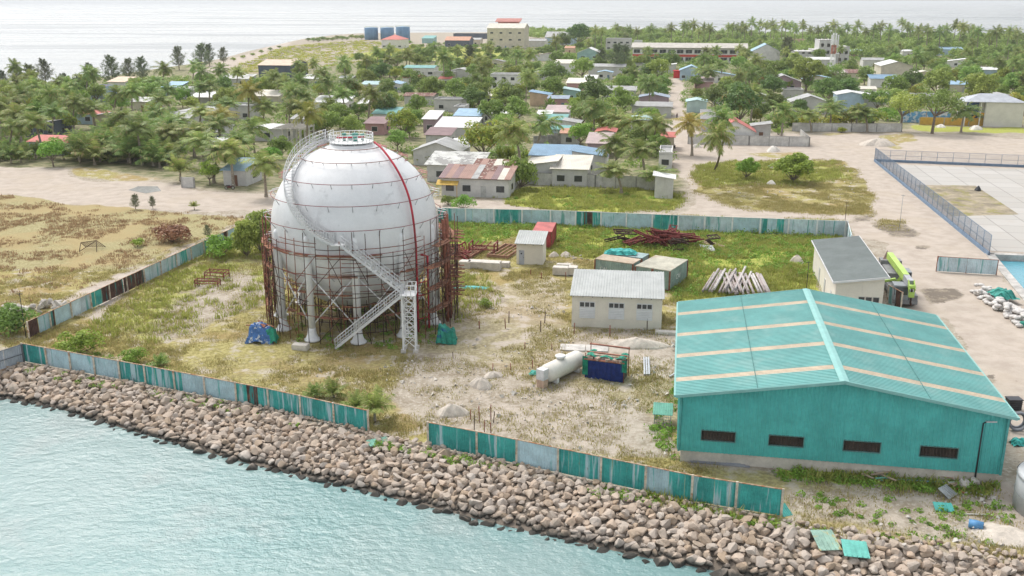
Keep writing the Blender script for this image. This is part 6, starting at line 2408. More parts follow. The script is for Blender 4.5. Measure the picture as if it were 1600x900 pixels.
def wall_run(line, h, label, mat, land, piers=3.0, cap=True, name='block_wall'):
    P = [unp(*p) for p in line]
    root = thing(name, label, 'wall', P[0])
    landmark(land, (P[0] + P[-1]) / 2)
    m, pm = MB(), MB()
    for a, b in zip(P[:-1], P[1:]):
        a, b = a - P[0], b - P[0]
        m.bar(a + Vector((0, 0, h / 2 - .2)), b + Vector((0, 0, h / 2 - .2)), .18, h + .4)
        L = (b - a).length
        k = max(1, int(L / piers))
        for i in range(k + 1):
            q = a + (b - a) * (i / k)
            pm.rbox(q + Vector((0, 0, h / 2)), (.26, .26, h + .06), -GA)
        if cap:
            pm.bar(a + Vector((0, 0, h + .06)), b + Vector((0, 0, h + .06)), .24, .12)
    m.build('wall_panel', mat, root)
    pm.build('pier', M((.36, .35, .33), .9, var=.2, scale=1), root)
BLK = M((.54, .53, .50), .9, var=.18, scale=.7, col2=(.27, .25, .22), f2=(.56, .8), streak=True)
wall_run([(836, 289), (930, 292), (1026, 297)], 2.3, 'stained grey block wall in front of the raw block houses', BLK, 'stained grey block wall')
wall_run([(1075, 225), (1170, 227), (1264, 229)], 2.3, 'light grey block wall round the compound of the bright red gable', BLK, 'light grey compound wall', 4)
wall_run([(1264, 229), (1250, 216)], 2.2, 'side wall of the grey compound running back from its right corner', BLK, 'compound side wall', 4)
wall_run([(1238, 205), (1330, 206), (1408, 206)], 2.2, 'long grey block wall in front of the yellow green thicket', BLK, 'long grey wall by the thicket', 5)
wall_run([(834, 232), (896, 226)], 3.0, 'crumbling dark stained block wall behind the long blue roof', M((.30, .29, .27), .9, var=.3, scale=.8), 'crumbling dark wall', 3, False)
wall_run([(1408, 191), (1484, 192)], 3.2, 'wall painted with a blue and white mural beside the school gate', M((.12, .33, .55), .8, var=.15, scale=.9, col2=(.55, .62, .66), f2=(.5, .56)), 'blue mural wall', 6, False)
wall_run([(1436, 195), (1552, 197)], 2.2, 'bright yellow orange school wall on the grass verge', M((.56, .34, .07), .8, var=.12), 'yellow school wall', 6, False)
wall_run([(285, 293), (304, 293)], 2.0, 'small blank white wall panel beside the short roadside palm', M((.55, .54, .51), .9, var=.1), 'small white wall panel', 6, False)

def school_block():
    A, B = unp(1505, 197), unp(1596, 199)
    A = A + Vector((0, 0, 0))
    d = B - A
    W = d.length
    root = thing('school_block', 'two storey cream school block with a grey hip roof and a blue stair bay', 'school', A, atan2(d.y, d.x))
    landmark('cream school block', (A + B) / 2)
    H, D = 6.9, 9
    m = MB()
    m.bx(W * .36, W, 0, D, -.3, H)
    m.bx(0, W * .36, 2.2, D, -.3, H)
    wall = m.build('wall', M((.64, .62, .56), .9, var=.06, scale=.5), root)
    r = MB()
    o = .5
    A_, B_, C_, D_ = (-o, -o, H), (W + o, -o, H), (W + o, D + o, H), (-o, D + o, H)
    k = D / 2
    E_, F_ = (k, D / 2, H + 2.0), (W - k, D / 2, H + 2.0)
    for q in ((A_, B_, F_, E_), (C_, D_, E_, F_), (B_, C_, F_), (D_, A_, E_)):
        r.slab(q, .12)
    r.build('roof', rf((.40, .42, .45)), root)
    m = MB()
    m.bx(W * .05, W * .26, 2.1, 2.18, 2.0, H - .1)
    m.build('blue_panel', M((.03, .07, .22), .5), wall)
    m = MB()
    m.bx(-.1, W * .36, .8, 2.2, 3.2, 3.45)
    for x in (.0, W * .26, W * .345):
        m.bx(x, x + .3, .2, .5, 0, H)
    m.build('balcony', W_WHITE, root)
    m = MB()
    m.bar((.4, 1.2, .5), (W * .2, 1.2, 2.9), 1.0, .3)
    m.bx(W * .22, W * .36, .7, .8, 2.9, 3.8)
    m.build('stair_rail', M((.60, .32, .04), .7), root)
    m = MB()
    m.bx(W * .1, W * .22, 2.05, 2.1, 0, 1.8)
    m.build('red_door', M((.35, .05, .04), .6), wall)
    m = MB()
    m.bx(W + .01, W + .06, 2, 7, 1, 6)
    m.build('window', GLASS, wall)
school_block()

def concrete_frame():
    A = unp(443, 232)
    root = thing('unfinished_shelter', 'unfinished pale concrete post and beam frame left of the gas tank top', 'concrete frame', A, -GA)
    landmark('unfinished concrete frame', A)
    w, d, h = 4.4, 9, 4.4
    i = 0
    for x in (0, w / 2, w):
        for y in (0, d / 3, 2 * d / 3, d):
            m = MB()
            m.bx(x - .15, x + .15, y - .15, y + .15, 0, h)
            m.build('pillar', CONCL, root)
    m = MB()
    for x in (0, w / 2, w):
        m.bx(x - .15, x + .15, -.3, d + .3, h, h + .35)
    m.build('beam', CONCL, root)
    m = MB()
    for k in range(9):
        y = d * k / 8
        m.bx(-2.5, w + .3, y - .1, y + .1, h + .353, h + .5)
    m.build('roof_joist', M((.45, .42, .38), .9, var=.2), root)
concrete_frame()

# people and motorbikes
def person(P, label, shirt, trouser, walk=.25, rot=0, seated=False):
    root = thing('person', label, 'person', P, rot)
    me = bpy.data.meshes.new('body')
    hz = .55 if seated else .92
    kn = [(-.1, -.35, .5), (.1, -.35, .5)] if seated else [(-.1, -walk * .5, .5), (.1, walk * .4, .5)]
    ft = [(-.1, -.3, .06), (.1, -.3, .06)] if seated else [(-.1, -walk * .6, .06), (.1, walk * .8, .06)]
    v = [(0, 0, hz), (0, 0, hz + .25), (0, 0, hz + .5), (0, -.01, hz + .62), (0, -.02, hz + .76), (-.2, 0, hz + .47), (-.24, -.05 - walk * .2, hz + .2), (-.22, -.15 - walk * .3, hz - .02), (.2, 0, hz + .47), (.24, .05, hz + .2), (.22, -.1, hz - .02), (-.1, 0, hz - .08), kn[0], ft[0], (.1, 0, hz - .08), kn[1], ft[1], (ft[0][0], ft[0][1] - .14, .04), (ft[1][0], ft[1][1] - .14, .04)]
    e = [(0, 1), (1, 2), (2, 3), (3, 4), (2, 5), (5, 6), (6, 7), (2, 8), (8, 9), (9, 10), (0, 11), (11, 12), (12, 13), (0, 14), (14, 15), (15, 16), (13, 17), (16, 18)]
    r = [.14, .14, .15, .055, .105, .065, .045, .035, .065, .045, .035, .09, .06, .045, .09, .06, .045, .04, .04]
    me.from_pydata(v, e, [])
    me.materials.append(M((.20, .11, .07), .7))
    b = link('body', me, root)
    sk = b.modifiers.new('skin', 'SKIN')
    for i, x in enumerate(r):
        me.skin_vertices[0].data[i].radius = (x, x)
    me.skin_vertices[0].data[0].use_root = True
    ss = b.modifiers.new('sub', 'SUBSURF')
    ss.levels = ss.render_levels = 1
    m = MB()
    m.lathe([(.17, hz - .08), (.165, hz + .15), (.2, hz + .45), (.16, hz + .54), (.07, hz + .58)], n=12)
    m.build('shirt', shirt, root)
    m = MB()
    for s in (-1, 1):
        k = 0 if s < 0 else 1
        m.path([(s * .09, 0, hz + .02), (s * .1, kn[k][1], .5), (s * .1, ft[k][1], .12)], [.115, .085, .075], 8)
    m.build('trousers', trouser, root)
    m = MB()
    m.lathe([(.115, hz + .76), (.118, hz + .82), (.09, hz + .89), (.01, hz + .92)], (0, .01, 0), 10)
    m.build('hair', DARK, root)
    return root
person(unp(1057.5, 186), 'person in a dark top walking down the middle of the sandy street', M((.08, .05, .06), .8), M((.05, .05, .07), .8))
person(unp(1152, 216.5) + Vector((0, 0, .25)), 'person in a yellow shirt riding a motorbike past the grey wall', M((.60, .42, .06), .8), M((.05, .07, .16), .8), seated=True, rot=.4)
def motorbike(P, label, rot):
    root = thing('motorbike', label, 'motorbike', P, rot)
    for x in (-.62, .62):
        m = MB()
        m.path([(x + .3 * cos(2 * pi * i / 16), 0, .32 + .3 * sin(2 * pi * i / 16)) for i in range(17)], .06, 6, cap=False)
        w = m.build('wheel', DARK, root)
        m = MB()
        m.tube((x, -.06, .32), (x, .06, .32), .12, n=10)
        m.build('hub', GREYM, w)
    m = MB()
    m.rbox((0, 0, .5), (.7, .24, .35))
    m.bar((.35, 0, .55), (.62, 0, .95), .1)
    m.bar((-.6, 0, .34), (-.1, 0, .5), .12)
    m.build('frame', M((.10, .03, .03), .4), root)
    m = MB()
    m.rbox((-.25, 0, .76), (.75, .26, .12))
    m.build('seat', DARK, root)
    m = MB()
    m.tube((.55, -.32, 1.0), (.55, .32, 1.0), .025)
    m.tube((.55, -.3, 1.0), (.5, -.34, 1.15), .02)
    m.build('handlebar', GREYM, root)
    m = MB()
    m.lathe([(.08, 0), (.1, .08)], (.66, 0, .88), 10)
    m.build('headlight', WHITEP, root)
motorbike(unp(1152, 216.5), 'motorbike ridden by the person in the yellow shirt', .4 - pi / 2)
motorbike(unp(1054, 232), 'dark motorbike parked against the street side courtyard wall', pi / 2)
motorbike(unp(359, 296), 'dark motorbike parked in front of the pale blue roadside shed', 0)
# ------------------------------------------------------------------ trees
def q4(c, a, b):
    return [c - a - b, c + a - b, c + a + b, c - a + b]

def palm_proto(seed, h, nf=22, L=4.2, lean=.6, young=False, mat=L_PALM):
    r = np.random.default_rng(seed)
    tm = MB()
    la = r.uniform(0, 6.28)
    pts = []
    for i in range(9):
        t = i / 8
        pts.append((lean * t * t * cos(la), lean * t * t * sin(la), h * t - .2 * (i == 0)))
    tm.path(pts, [.26 - .12 * (i / 8) + (.12 if i == 0 else 0) for i in range(9)], 7)
    top = np.array(pts[-1])
    Q = []
    for k in range(nf):
        az = 2.39996 * k + r.normal(0, .2)
        f = k / nf
        el = radians(84 - 112 * f ** .8 + r.normal(0, 6)) if not young else radians(86 - 62 * f + r.normal(0, 7))
        Lk = L * r.uniform(.85, 1.1) * (.75 if f < .12 else 1)
        n = 11
        p = top.copy()
        d0 = np.array([cos(az) * cos(el), sin(az) * cos(el), sin(el)])
        P = [p.copy()]
        D = []
        d = d0.copy()
        for i in range(n):
            d = d + np.array([0, 0, -.055 - .085 * (i / n)]) * (1.15 if not young else .8)
            d /= np.linalg.norm(d)
            D.append(d.copy())
            p = p + d * Lk / n
            P.append(p.copy())
        for i in range(n):
            d = D[i]
            sd = np.cross(d, [0, 0, 1.])
            ns = np.linalg.norm(sd)
            sd = sd / ns if ns > .05 else np.array([-sin(az), cos(az), 0])
            upv = np.cross(sd, d)
            w = .035 * (1 - i / n) + .012
            Q.append(q4((P[i] + P[i + 1]) / 2, d * Lk / n / 2, sd * w))
            if i == 0:
                continue
            s = i / n
            ll = (.35 + .85 * sin(pi * min(1, s * .9 + .12)) ** .8) * L / 4.2
            for sg in (-1, 1):
                for t in (.25, .75):
                    b = P[i] * (1 - t) + P[i + 1] * t
                    e = sd * sg * .78 + d * .55 + upv * r.uniform(-.55, .1) + np.array([0, 0, -.25])
                    e /= np.linalg.norm(e)
                    wd = np.cross(e, upv)
                    wd = wd / (np.linalg.norm(wd) + 1e-6) * (.085 * L / 4.2)
                    tip = b + e * ll + np.array([0, 0, -.16 * ll])
                    Q.append([b - wd, b + wd, tip + wd * .35, tip - wd * .35])
    crown = quad_mesh('crown', np.array(Q), mat)
    trunk = bpy.data.meshes.new('trunk')
    trunk.from_pydata(tm.v, [], tm.f)
    trunk.materials.append(BARKP)
    return trunk, crown, top[2]

def broad_proto(seed, mat, w=8., h=7.5, nb=24, nleaf=2600, leaf=.34, flat=.62, base=.24, ragged=1., kind='dome'):
    """trunk with limbs, crown of leaf clumps filling an uneven dome"""
    r = np.random.default_rng(seed)
    B = []
    tries = 0
    while len(B) < nb and tries < 4000:
        tries += 1
        u = r.uniform(-1, 1, 3)
        if (u ** 2).sum() > 1 or (u ** 2).sum() < .12:
            continue
        if u[2] < -.55:
            continue
        k = 1 + .22 * ragged * sin(3 * atan2(u[1], u[0]) + seed) + .12 * ragged * r.normal()
        c = np.array([u[0] * w / 2 * .78 * k, u[1] * w / 2 * .78 * k, h * (base + (1 - base) * .5) + u[2] * h * (1 - base) * .42 * (1 + .15 * r.normal() * ragged)])
        if all(np.linalg.norm(c - b[0]) > w * .13 for b in B):
            B.append((c, w * r.uniform(.12, .21)))
    Q = []
    per = nleaf // len(B)
    for c, rad in B:
        n = r.normal(size=(per, 3))
        n /= np.linalg.norm(n, axis=1)[:, None]
        n[:, 2] = np.where(n[:, 2] < -.35, -n[:, 2], n[:, 2])
        rr = rad * r.uniform(.55, 1.12, per) ** .6
        P = c + n * rr[:, None] * np.array([1, 1, .8])
        nn = n + r.normal(0, .55, (per, 3)) + np.array([0, 0, .35])
        nn /= np.linalg.norm(nn, axis=1)[:, None]
        a = np.cross(nn, r.normal(size=(per, 3)))
        a /= np.linalg.norm(a, axis=1)[:, None] + 1e-6
        b = np.cross(nn, a)
        s = leaf * r.uniform(.6, 1.25, per)
        a *= s[:, None]
        b *= (s * r.uniform(.45, .75, per))[:, None]
        Q.append(np.stack([P - a - b * .3, P - b, P + a + b * .3, P + b], 1))
    crown = quad_mesh('crown', np.concatenate(Q), mat)
    tm = MB()
    th = h * base
    tm.path([(0, 0, -.2), (.08, .05, th * .5), (.0, .1, th)], [.045 * w * .75, .035 * w * .75, .03 * w * .75], 8)
    for c, rad in sorted(B, key=lambda q: q[0][2])[:max(5, nb // 3)]:
        m1 = np.array([c[0] * .45, c[1] * .45, th + (c[2] - th) * .4])
        tm.path([(0, .1, th * .9), tuple(m1), tuple(c)], [.02 * w * .8, .012 * w, .004 * w], 5)
    trunk = bpy.data.meshes.new('trunk')
    trunk.from_pydata(tm.v, [], tm.f)
    trunk.materials.append(BARK)
    return trunk, crown, w, h

def needle_proto(seed, mat=L_CAS, w=5.5, h=9.):
    r = np.random.default_rng(seed)
    Q = []
    tm = MB()
    tm.path([(0, 0, -.2), (.1, 0, h * .5), (.05, .1, h * .93)], [.2, .13, .03], 7)
    for k in range(46):
        z = h * (.16 + .8 * k / 46)
        az = 2.4 * k + r.normal(0, .3)
        L = w / 2 * (1.08 - .75 * ((z / h - .3) / .7) ** 1.4 if z > .3 * h else 1.0) * r.uniform(.6, 1.15)
        d = np.array([cos(az), sin(az), .45 + .3 * r.random()])
        e = np.array([.05, 0, z]) + d * L
        tm.path([(.05, 0, z), tuple(e)], [.035, .008], 4, cap=False)
        for j in range(46):
            t = r.uniform(.25, 1.05)
            p = np.array([.05, 0, z]) + d * L * t + r.normal(0, .16 * L * .6, 3)
            a = np.array([cos(az) * .5, sin(az) * .5, r.uniform(-.5, .6)]) + r.normal(0, .45, 3)
            a = a / np.linalg.norm(a) * r.uniform(.2, .42)
            b = np.cross(a, r.normal(size=3))
            b = b / (np.linalg.norm(b) + 1e-6) * .045
            Q.append([p - a - b, p - a + b, p + a + b, p + a - b])
    trunk = bpy.data.meshes.new('trunk')
    trunk.from_pydata(tm.v, [], tm.f)
    trunk.materials.append(BARK)
    return trunk, quad_mesh('crown', np.array(Q), mat), w, h

def banana_proto(seed):
    r = np.random.default_rng(seed)
    Q = []
    tm = MB()
    for s in range(5):
        o = np.array([r.normal(0, .5), r.normal(0, .5), 0])
        hh = r.uniform(1.2, 2.2)
        tm.path([tuple(o), tuple(o + [0, 0, hh])], [.14, .09], 6)
        for k in range(8):
            az = 2.4 * k + r.normal(0, .3)
            el = radians(80 - 9 * k)
            p = o + [0, 0, hh]
            d = np.array([cos(az) * cos(el), sin(az) * cos(el), sin(el)])
            for i in range(6):
                d = d + np.array([0, 0, -.13])
                d /= np.linalg.norm(d)
                q = p + d * .38
                sd = np.cross(d, [0, 0, 1.])
                sd /= np.linalg.norm(sd) + 1e-6
                w0, w1 = .3 * sin(pi * (i + .25) / 6.4), .3 * sin(pi * (i + 1.25) / 6.6)
                Q.append([p - sd * w0, p + sd * w0, q + sd * w1, q - sd * w1])
                p = q
    trunk = bpy.data.meshes.new('stem')
    trunk.from_pydata(tm.v, [], tm.f)
    trunk.materials.append(M((.22, .24, .08), .8))
    return trunk, quad_mesh('leaves', np.array(Q), L_BANANA), 4., 4.

PALMS = [palm_proto(i, h, nf, L, ln) for i, (h, nf, L, ln) in enumerate(((8, 24, 4.2, .8), (9, 26, 4.0, 1.4), (7.5, 22, 4.4, .4), (10, 24, 3.9, 1.0), (8.5, 20, 4.1, 1.6)))]
PALMY = [palm_proto(40 + i, h, 22, 4.0, .8, mat=L_PALMY) for i, h in enumerate((8, 9))]
YOUNG = [palm_proto(60 + i, h, 18, 3.8, .2, True) for i, h in enumerate((.7, 1.2, 2.0))]
FARP = [palm_proto(80 + i, h, 17, 4.0, .9) for i, h in enumerate((9, 10, 11))]
BR = {
 'dark': [broad_proto(100 + i, L_DARK, leaf=.30) for i in range(4)],
 'mid': [broad_proto(120 + i, L_MID, leaf=.30) for i in range(5)],
 'bright': [broad_proto(140 + i, L_BRIGHT, ragged=.5, leaf=.26) for i in range(3)],
 'yellow': [broad_proto(150 + i, L_YEL, leaf=.28) for i in range(3)],
 'mango': [broad_proto(160 + i, L_MANGO, w=9, h=9, nb=30, nleaf=3000, leaf=.3) for i in range(2)],
 'needle': [needle_proto(170 + i) for i in range(4)],
 'airy': [broad_proto(180 + i, L_MID, nb=26, nleaf=1700, leaf=.22, base=.42, ragged=1.3) for i in range(2)],
 'tallbush': [broad_proto(186, L_MID, w=6, h=6.5, nb=40, nleaf=5200, leaf=.24, base=.03, ragged=.7)],
 'tbright': [broad_proto(188, L_BRIGHT, w=6, h=5.5, nb=36, nleaf=4400, leaf=.24, base=.06, ragged=.9)],
 'bush': [broad_proto(190 + i, L_MID, w=6, h=3, nb=20, nleaf=1500, leaf=.24, base=.06) for i in range(3)],
 'ybush': [broad_proto(200 + i, L_YEL, w=6, h=3, nb=20, nleaf=1500, leaf=.24, base=.06) for i in range(3)],
 'gbush': [broad_proto(210 + i, L_BRIGHT, w=6, h=3, nb=20, nleaf=1600, leaf=.2, base=.06) for i in range(3)],
 'dbush': [broad_proto(220 + i, leafmat('dry_twigs', (.17, .09, .045), (.30, .18, .09)), w=6, h=2.4, nb=18, nleaf=1500, leaf=.22, base=.05) for i in range(1)],
 'banana': [banana_proto(230 + i) for i in range(3)],
}
DESC = {'palm': 'coconut palm', 'palmy': 'yellowing coconut palm', 'young': 'young trunkless palm', 'dark': 'dark green tree', 'mid': 'mid green tree', 'bright': 'bright green round tree', 'yellow': 'yellow green tree', 'mango': 'reddish mango tree', 'needle': 'grey green needle tree', 'airy': 'feathery light green tree', 'bush': 'green bush', 'ybush': 'yellow green bush', 'gbush': 'bright green bush', 'dbush': 'dry brown bush', 'tallbush': 'tall bush', 'tbright': 'bright green tree', 'banana': 'banana clump'}
NAMES = {'tallbush': 'bush', 'palm': 'coconut_palm', 'palmy': 'coconut_palm', 'young': 'young_palm', 'needle': 'needle_tree', 'mango': 'mango_tree', 'banana': 'banana_plant', 'bush': 'bush', 'ybush': 'bush', 'gbush': 'bush', 'dbush': 'bush'}
CATS = {'tallbush': 'bush', 'palm': 'palm tree', 'palmy': 'palm tree', 'young': 'palm tree', 'bush': 'bush', 'ybush': 'bush', 'gbush': 'bush', 'dbush': 'bush', 'banana': 'banana plant'}
GRP = {'tallbush': 'bushes', 'palm': 'coconut palms of the village', 'palmy': 'coconut palms of the village', 'young': 'young palms', 'needle': 'needle trees along the shore', 'banana': 'banana plants', 'bush': 'bushes', 'ybush': 'bushes', 'gbush': 'bushes', 'dbush': 'bushes'}
rt = random.Random(77)
COUNT = {}
TREES = []

def plant(kind, P, s, label=None, rz=None, sz=None, protos=None):
    pr = rt.choice(protos or {'palm': PALMS, 'palmy': PALMY, 'young': YOUNG}.get(kind) or BR[kind])
    nm = NAMES.get(kind, 'broadleaf_tree')
    root = thing(nm, label or '', CATS.get(kind, 'tree'), P, rt.uniform(0, 6.28) if rz is None else rz, GRP.get(kind, 'broadleaf trees of the village'))
    root.scale = (s, s, sz or s)
    bushy = kind in ('tallbush', 'bush', 'ybush', 'gbush', 'dbush', 'banana')
    link('stem' if bushy else 'trunk', pr[0], root)
    link('leaves' if bushy else 'crown', pr[1], root)
    COUNT[nm] = COUNT.get(nm, 0) + 1
    if not label:
        AUTO.append((root, kind, proj(P)))
    TREES.append((P.x, P.y))
    return root

def palm(px, py, h, kind='palm', s=None, label=None):
    """(px, py): the heart of the crown"""
    P = unp(px, py, h)
    P.z = 0
    pr = rt.choice(PALMS if kind == 'palm' else PALMY)
    k = s or rt.uniform(1.1, 1.32)
    return plant(kind, P, k, label, sz=h / pr[2], protos=[pr])

def tree(kind, px, py, w, label=None, asp=None):
    """(px, py): middle of the crown, w: its width in photo pixels"""
    z = 4.0
    for _ in range(6):
        P = unp(px, py, z)
        wm_ = w * dep(P) / FPX
        pr = BR[kind][0]
        s = wm_ / (pr[2] * 1.0)
        z = pr[3] * s * (asp or 1) * (.64 if pr[3] > 4 else .45)
    P.z = 0
    return plant(kind, P, s, label, sz=s * (asp or 1) * rt.uniform(.95, 1.05))

for x, y, h in ((80, 148, 9), (18, 158, 9), (10, 196, 7), (40, 144, 9), (78, 174, 7), (174, 146, 8), (202, 142, 9), (245, 156, 8), (204, 180, 7), (216, 200, 8), (252, 106, 9), (243, 127, 6), (290, 186, 6), (308, 174, 7), (346, 108, 8), (368, 112, 8), (351, 162, 6), (309, 134, 7), (325, 134, 7), (409, 166, 7), (436, 120, 9), (419, 116, 7), (445, 130, 8), (470, 125, 9), (472, 164, 8), (516, 128, 9), (538, 98, 9), (538, 146, 8), (384, 218, 7), (342, 190, 6), (316, 220, 6), (412, 252, 6.5), (608, 94, 8), (620, 87, 8), (634, 85, 9), (693, 88, 12), (705, 100, 7), (754, 92, 9), (574, 145, 9), (545, 128, 7), (500, 116, 8), (460, 140, 7), (814, 203, 9), (838, 192, 8), (828, 84, 9), (806, 84, 8), (836, 116, 8), (1016, 130, 9), (928, 168, 8), (975, 184, 7), (1003, 190, 7), (1022, 192, 7), (965, 226, 7), (972, 264, 4.5), (1010, 232, 7), (1028, 270, 3.6), (1183, 95, 9), (1224, 174, 8), (1176, 146, 9), (1434, 86, 9), (1513, 82, 9), (1512, 104, 8), (1506, 172, 6), (1090, 108, 7), (1105, 112, 7), (1130, 100, 8), (1290, 162, 6), (1270, 178, 5), (1300, 168, 6), (1340, 170, 6), (1358, 178, 5), (480, 150, 8), (60, 190, 8), (28, 178, 8), (110, 160, 8), (262, 140, 8), (232, 176, 7), (255, 205, 6), (145, 168, 6), (300, 204, 6), (275, 190, 6), (330, 238, 6), (360, 235, 7), (395, 200, 7)):
    palm(x, y, h)
for x, y, h in ((385, 141, 11), (1084, 192, 7.5), (347, 178, 7), (476, 176, 9)):
    palm(x, y, h, 'palmy')
for x, y, h, t in ((1124, 210, 10.5, 'tall yellow tipped coconut palm leaning on the grass island, front of the pair'), (1138, 184, 12, 'taller coconut palm of the leaning pair, its crown behind the other')):
    P0 = unp(1116 if h < 11 else 1119, 266 if h < 11 else 263)
    tp = unp(x, y, h)
    root = thing('coconut_palm', t, 'palm tree', P0, 0, 'coconut palms of the village')
    m = MB()
    d = tp - P0
    m.path([Vector((d.x * k * k * .6 + d.x * .4 * k, d.y * k, d.z * k)) for k in [i / 9 for i in range(10)]], [.24 - .013 * i for i in range(10)], 8)
    m.build('trunk', M((.16, .13, .10), .9, var=.3, scale=4), root)
    c = link('crown', PALMS[0][1] if h < 11 else PALMS[1][1], root, d - Vector((0, 0, PALMS[0][2] if h < 11 else PALMS[1][2])))
    c.location.x -= 0
    COUNT['coconut_palm'] += 1
# thicket of young palms by the main road and other short ones
for i in range(64):
    x, y = rt.uniform(122, 270), 0
    y = rt.uniform(205, 262) if x > 165 else rt.uniform(238, 258)
    plant('young', unp(x, y), rt.uniform(.9, 1.45))
for i in range(14):
    plant('young', unp(rt.uniform(-20, 62), rt.uniform(238, 258)), rt.uniform(.65, .9))
for x, y in ((282, 284), (250, 262), (262, 255), (100, 250), (1300, 196), (1330, 198), (1262, 198)):
    plant('young', unp(x, y), rt.uniform(.9, 1.1))
for x, y, s, t in ((522, 622, .4, 'small dark green young palm behind the left shore fence'), (492, 622, .33, 'little pale young palm just left of the dark one by the fence'), (586, 660, .58, 'largest yellow green young palm at the end of the left shore fence'), (558, 650, .42, 'tiny young palm tucked behind the fence end'), (252, 572, .3, 'tiny green palm seedling in the grass by the fence corner'), (304, 328, .3, 'tiny palm seedling at the far edge of the dry field')):
    plant('young', unp(x, y), s, t)

T = 'dark'
for k, L in {
 'needle': ((46, 116, 30), (69, 108, 24), (26, 116, 22), (4, 126, 24), (140, 112, 20), (174, 106, 30), (200, 106, 22), (221, 104, 24), (278, 86, 22), (314, 84, 26), (326, 82, 20), (348, 84, 16), (100, 128, 20), (120, 132, 20), (1229, 72, 24), (940, 88, 20), (964, 84, 30), (975, 86, 24), (734, 84, 24)),
 'dark': ((348, 130, 36), (593, 108, 35), (655, 128, 36), (604, 138, 36), (740, 150, 44), (792, 146, 52), (866, 112, 44), (930, 140, 60), (936, 90, 16), (1032, 140, 28), (980, 112, 22), (1050, 92, 32), (1118, 150, 40), (1190, 170, 34), (1208, 134, 40), (1294, 138, 46), (1317, 126, 32), (1425, 122, 40), (1352, 116, 28), (880, 62, 30), (905, 50, 40), (860, 54, 20), (1148, 140, 30), (1250, 164, 30), (1165, 86, 24)),
 'mid': ((640, 116, 26), (673, 134, 42), (652, 160, 34), (742, 110, 26), (784, 152, 44), (770, 172, 44), (805, 168, 48), (910, 104, 36), (863, 133, 42), (970, 155, 46), (978, 128, 34), (1030, 106, 38), (1000, 94, 24), (1262, 110, 54), (1172, 112, 36), (1136, 130, 34), (1400, 130, 40), (1466, 128, 46), (1532, 132, 56), (1590, 128, 44), (1520, 116, 40), (1574, 106, 32), (1372, 152, 40), (620, 214, 36), (530, 176, 42), (505, 188, 40), (548, 196, 40), (515, 168, 36), (490, 196, 34), (560, 170, 30), (150, 142, 34), (130, 136, 28), (230, 138, 36), (215, 130, 30), (300, 160, 30), (190, 190, 26), (440, 226, 36), (700, 118, 24), (730, 130, 26), (760, 128, 30), (830, 134, 26), (1110, 96, 26), (1240, 100, 30), (1090, 146, 22), (1088, 126, 24)),
 'tbright': ((1168, 258, 36), (1241, 257, 64)),
 'bright': ((80, 234, 44), (326, 266, 38), (284, 148, 34), (908, 205, 44), (1014, 204, 44), (1261, 128, 24), (1112, 94, 26), (640, 200, 24), (425, 240, 34)),
 'yellow': ((630, 186, 50), (755, 213, 72), (972, 200, 26), (105, 190, 34), (1235, 130, 20), (240, 170, 30), (560, 140, 30), (500, 140, 26), (760, 100, 24), (1180, 180, 24)),
 'mango': ((602, 162, 44), (1157, 162, 64), (1205, 128, 38)),
 'airy': ((1412, 166, 66), (1462, 162, 78), (790, 190, 40), (1230, 264, 30)),
 'bush': (*[(482 + 7.5 * i, 62 - .5 * i + i % 3, 9 + i % 4) for i in range(12)], *[(640 + 6.4 * i, 66 + (i * 7) % 15, 10 + (i * 5) % 7) for i in range(22)], (812, 276, 58), (395, 85, 8), (380, 89, 9), (408, 81, 8), (422, 77, 8), (436, 73, 7), (365, 93, 9)),
 'ybush': ((1240, 188, 36), (1265, 190, 40), (1330, 186, 46), (1365, 184, 42), (1300, 192, 34), (1210, 192, 30), (1225, 184, 36), (1315, 204, 16)),
 'tallbush': ((384, 366, 44), (404, 352, 52)),
 'gbush': ((118, 540, 74), (205, 560, 44), (345, 388, 62), (1015, 180, 40), (905, 164, 40), (880, 158, 34), (1400, 172, 30), (1386, 180, 36), (1032, 170, 24), (930, 172, 40), (1216, 206, 20), (725, 318, 40)),
 'dbush': ((268, 367, 64),),
 'banana': ((782, 246, 26), (800, 243, 30), (818, 244, 26), (650, 244, 26), (672, 248, 22), (475, 212, 26), (858, 166, 26), (948, 172, 30), (960, 178, 26), (885, 176, 24), (915, 162, 26)),
}.items():
    for x, y, w in L:
        asp = None
        lab = {(404, 352): 'tallest dense green bush where the inland fence meets the scaffolding', (384, 366): 'tall bush left of the tallest one by the scaffolding', (345, 388): 'rounded bright green bush over the inland sheet fence', (268, 367): 'large dry brown thorny bush in the dry field', (118, 540): 'sprawling yellow green creeper over the left shore fence corner', (205, 560): 'small yellow creeper behind the left shore fence', (812, 274): 'green tree at the end of the rusted roadside house', (1168, 260): 'upright small tree on the grass island, left of the wider one', (1241, 257): 'wide low tree on the right of the grass island', (1230, 264): 'left half of the wide low tree on the grass island', (1412, 166): 'wide feathery tree over the blue mural wall', (1462, 162): 'widest feathery tree over the yellow school wall', (1157, 162): 'huge dark mango tree with an orange top behind the red gable', (602, 162): 'dark reddish mango tree above the teal sheet roof', (755, 213): 'big rounded yellow green tree in front of the bright white flat roof', (630, 186): 'bright yellow green tree right of the mango tree', (80, 234): 'bright green round tree in front of the coral red roofed house', (326, 266): 'bright green round tree at the main road beside the pale blue shed', (908, 205): 'bright green round tree behind the slanting blue roof', (1014, 204): 'bright green round tree beside the street wall'}.get((x, y))
        if (x, y) == (1230, 264):
            continue
        if k == 'tallbush':
            asp = 1.2
        if (x, y) == (812, 276):
            asp = 1.5
        if (x, y) == (1241, 257):
            asp = .75
        tree(k, x, y, w, lab, asp)
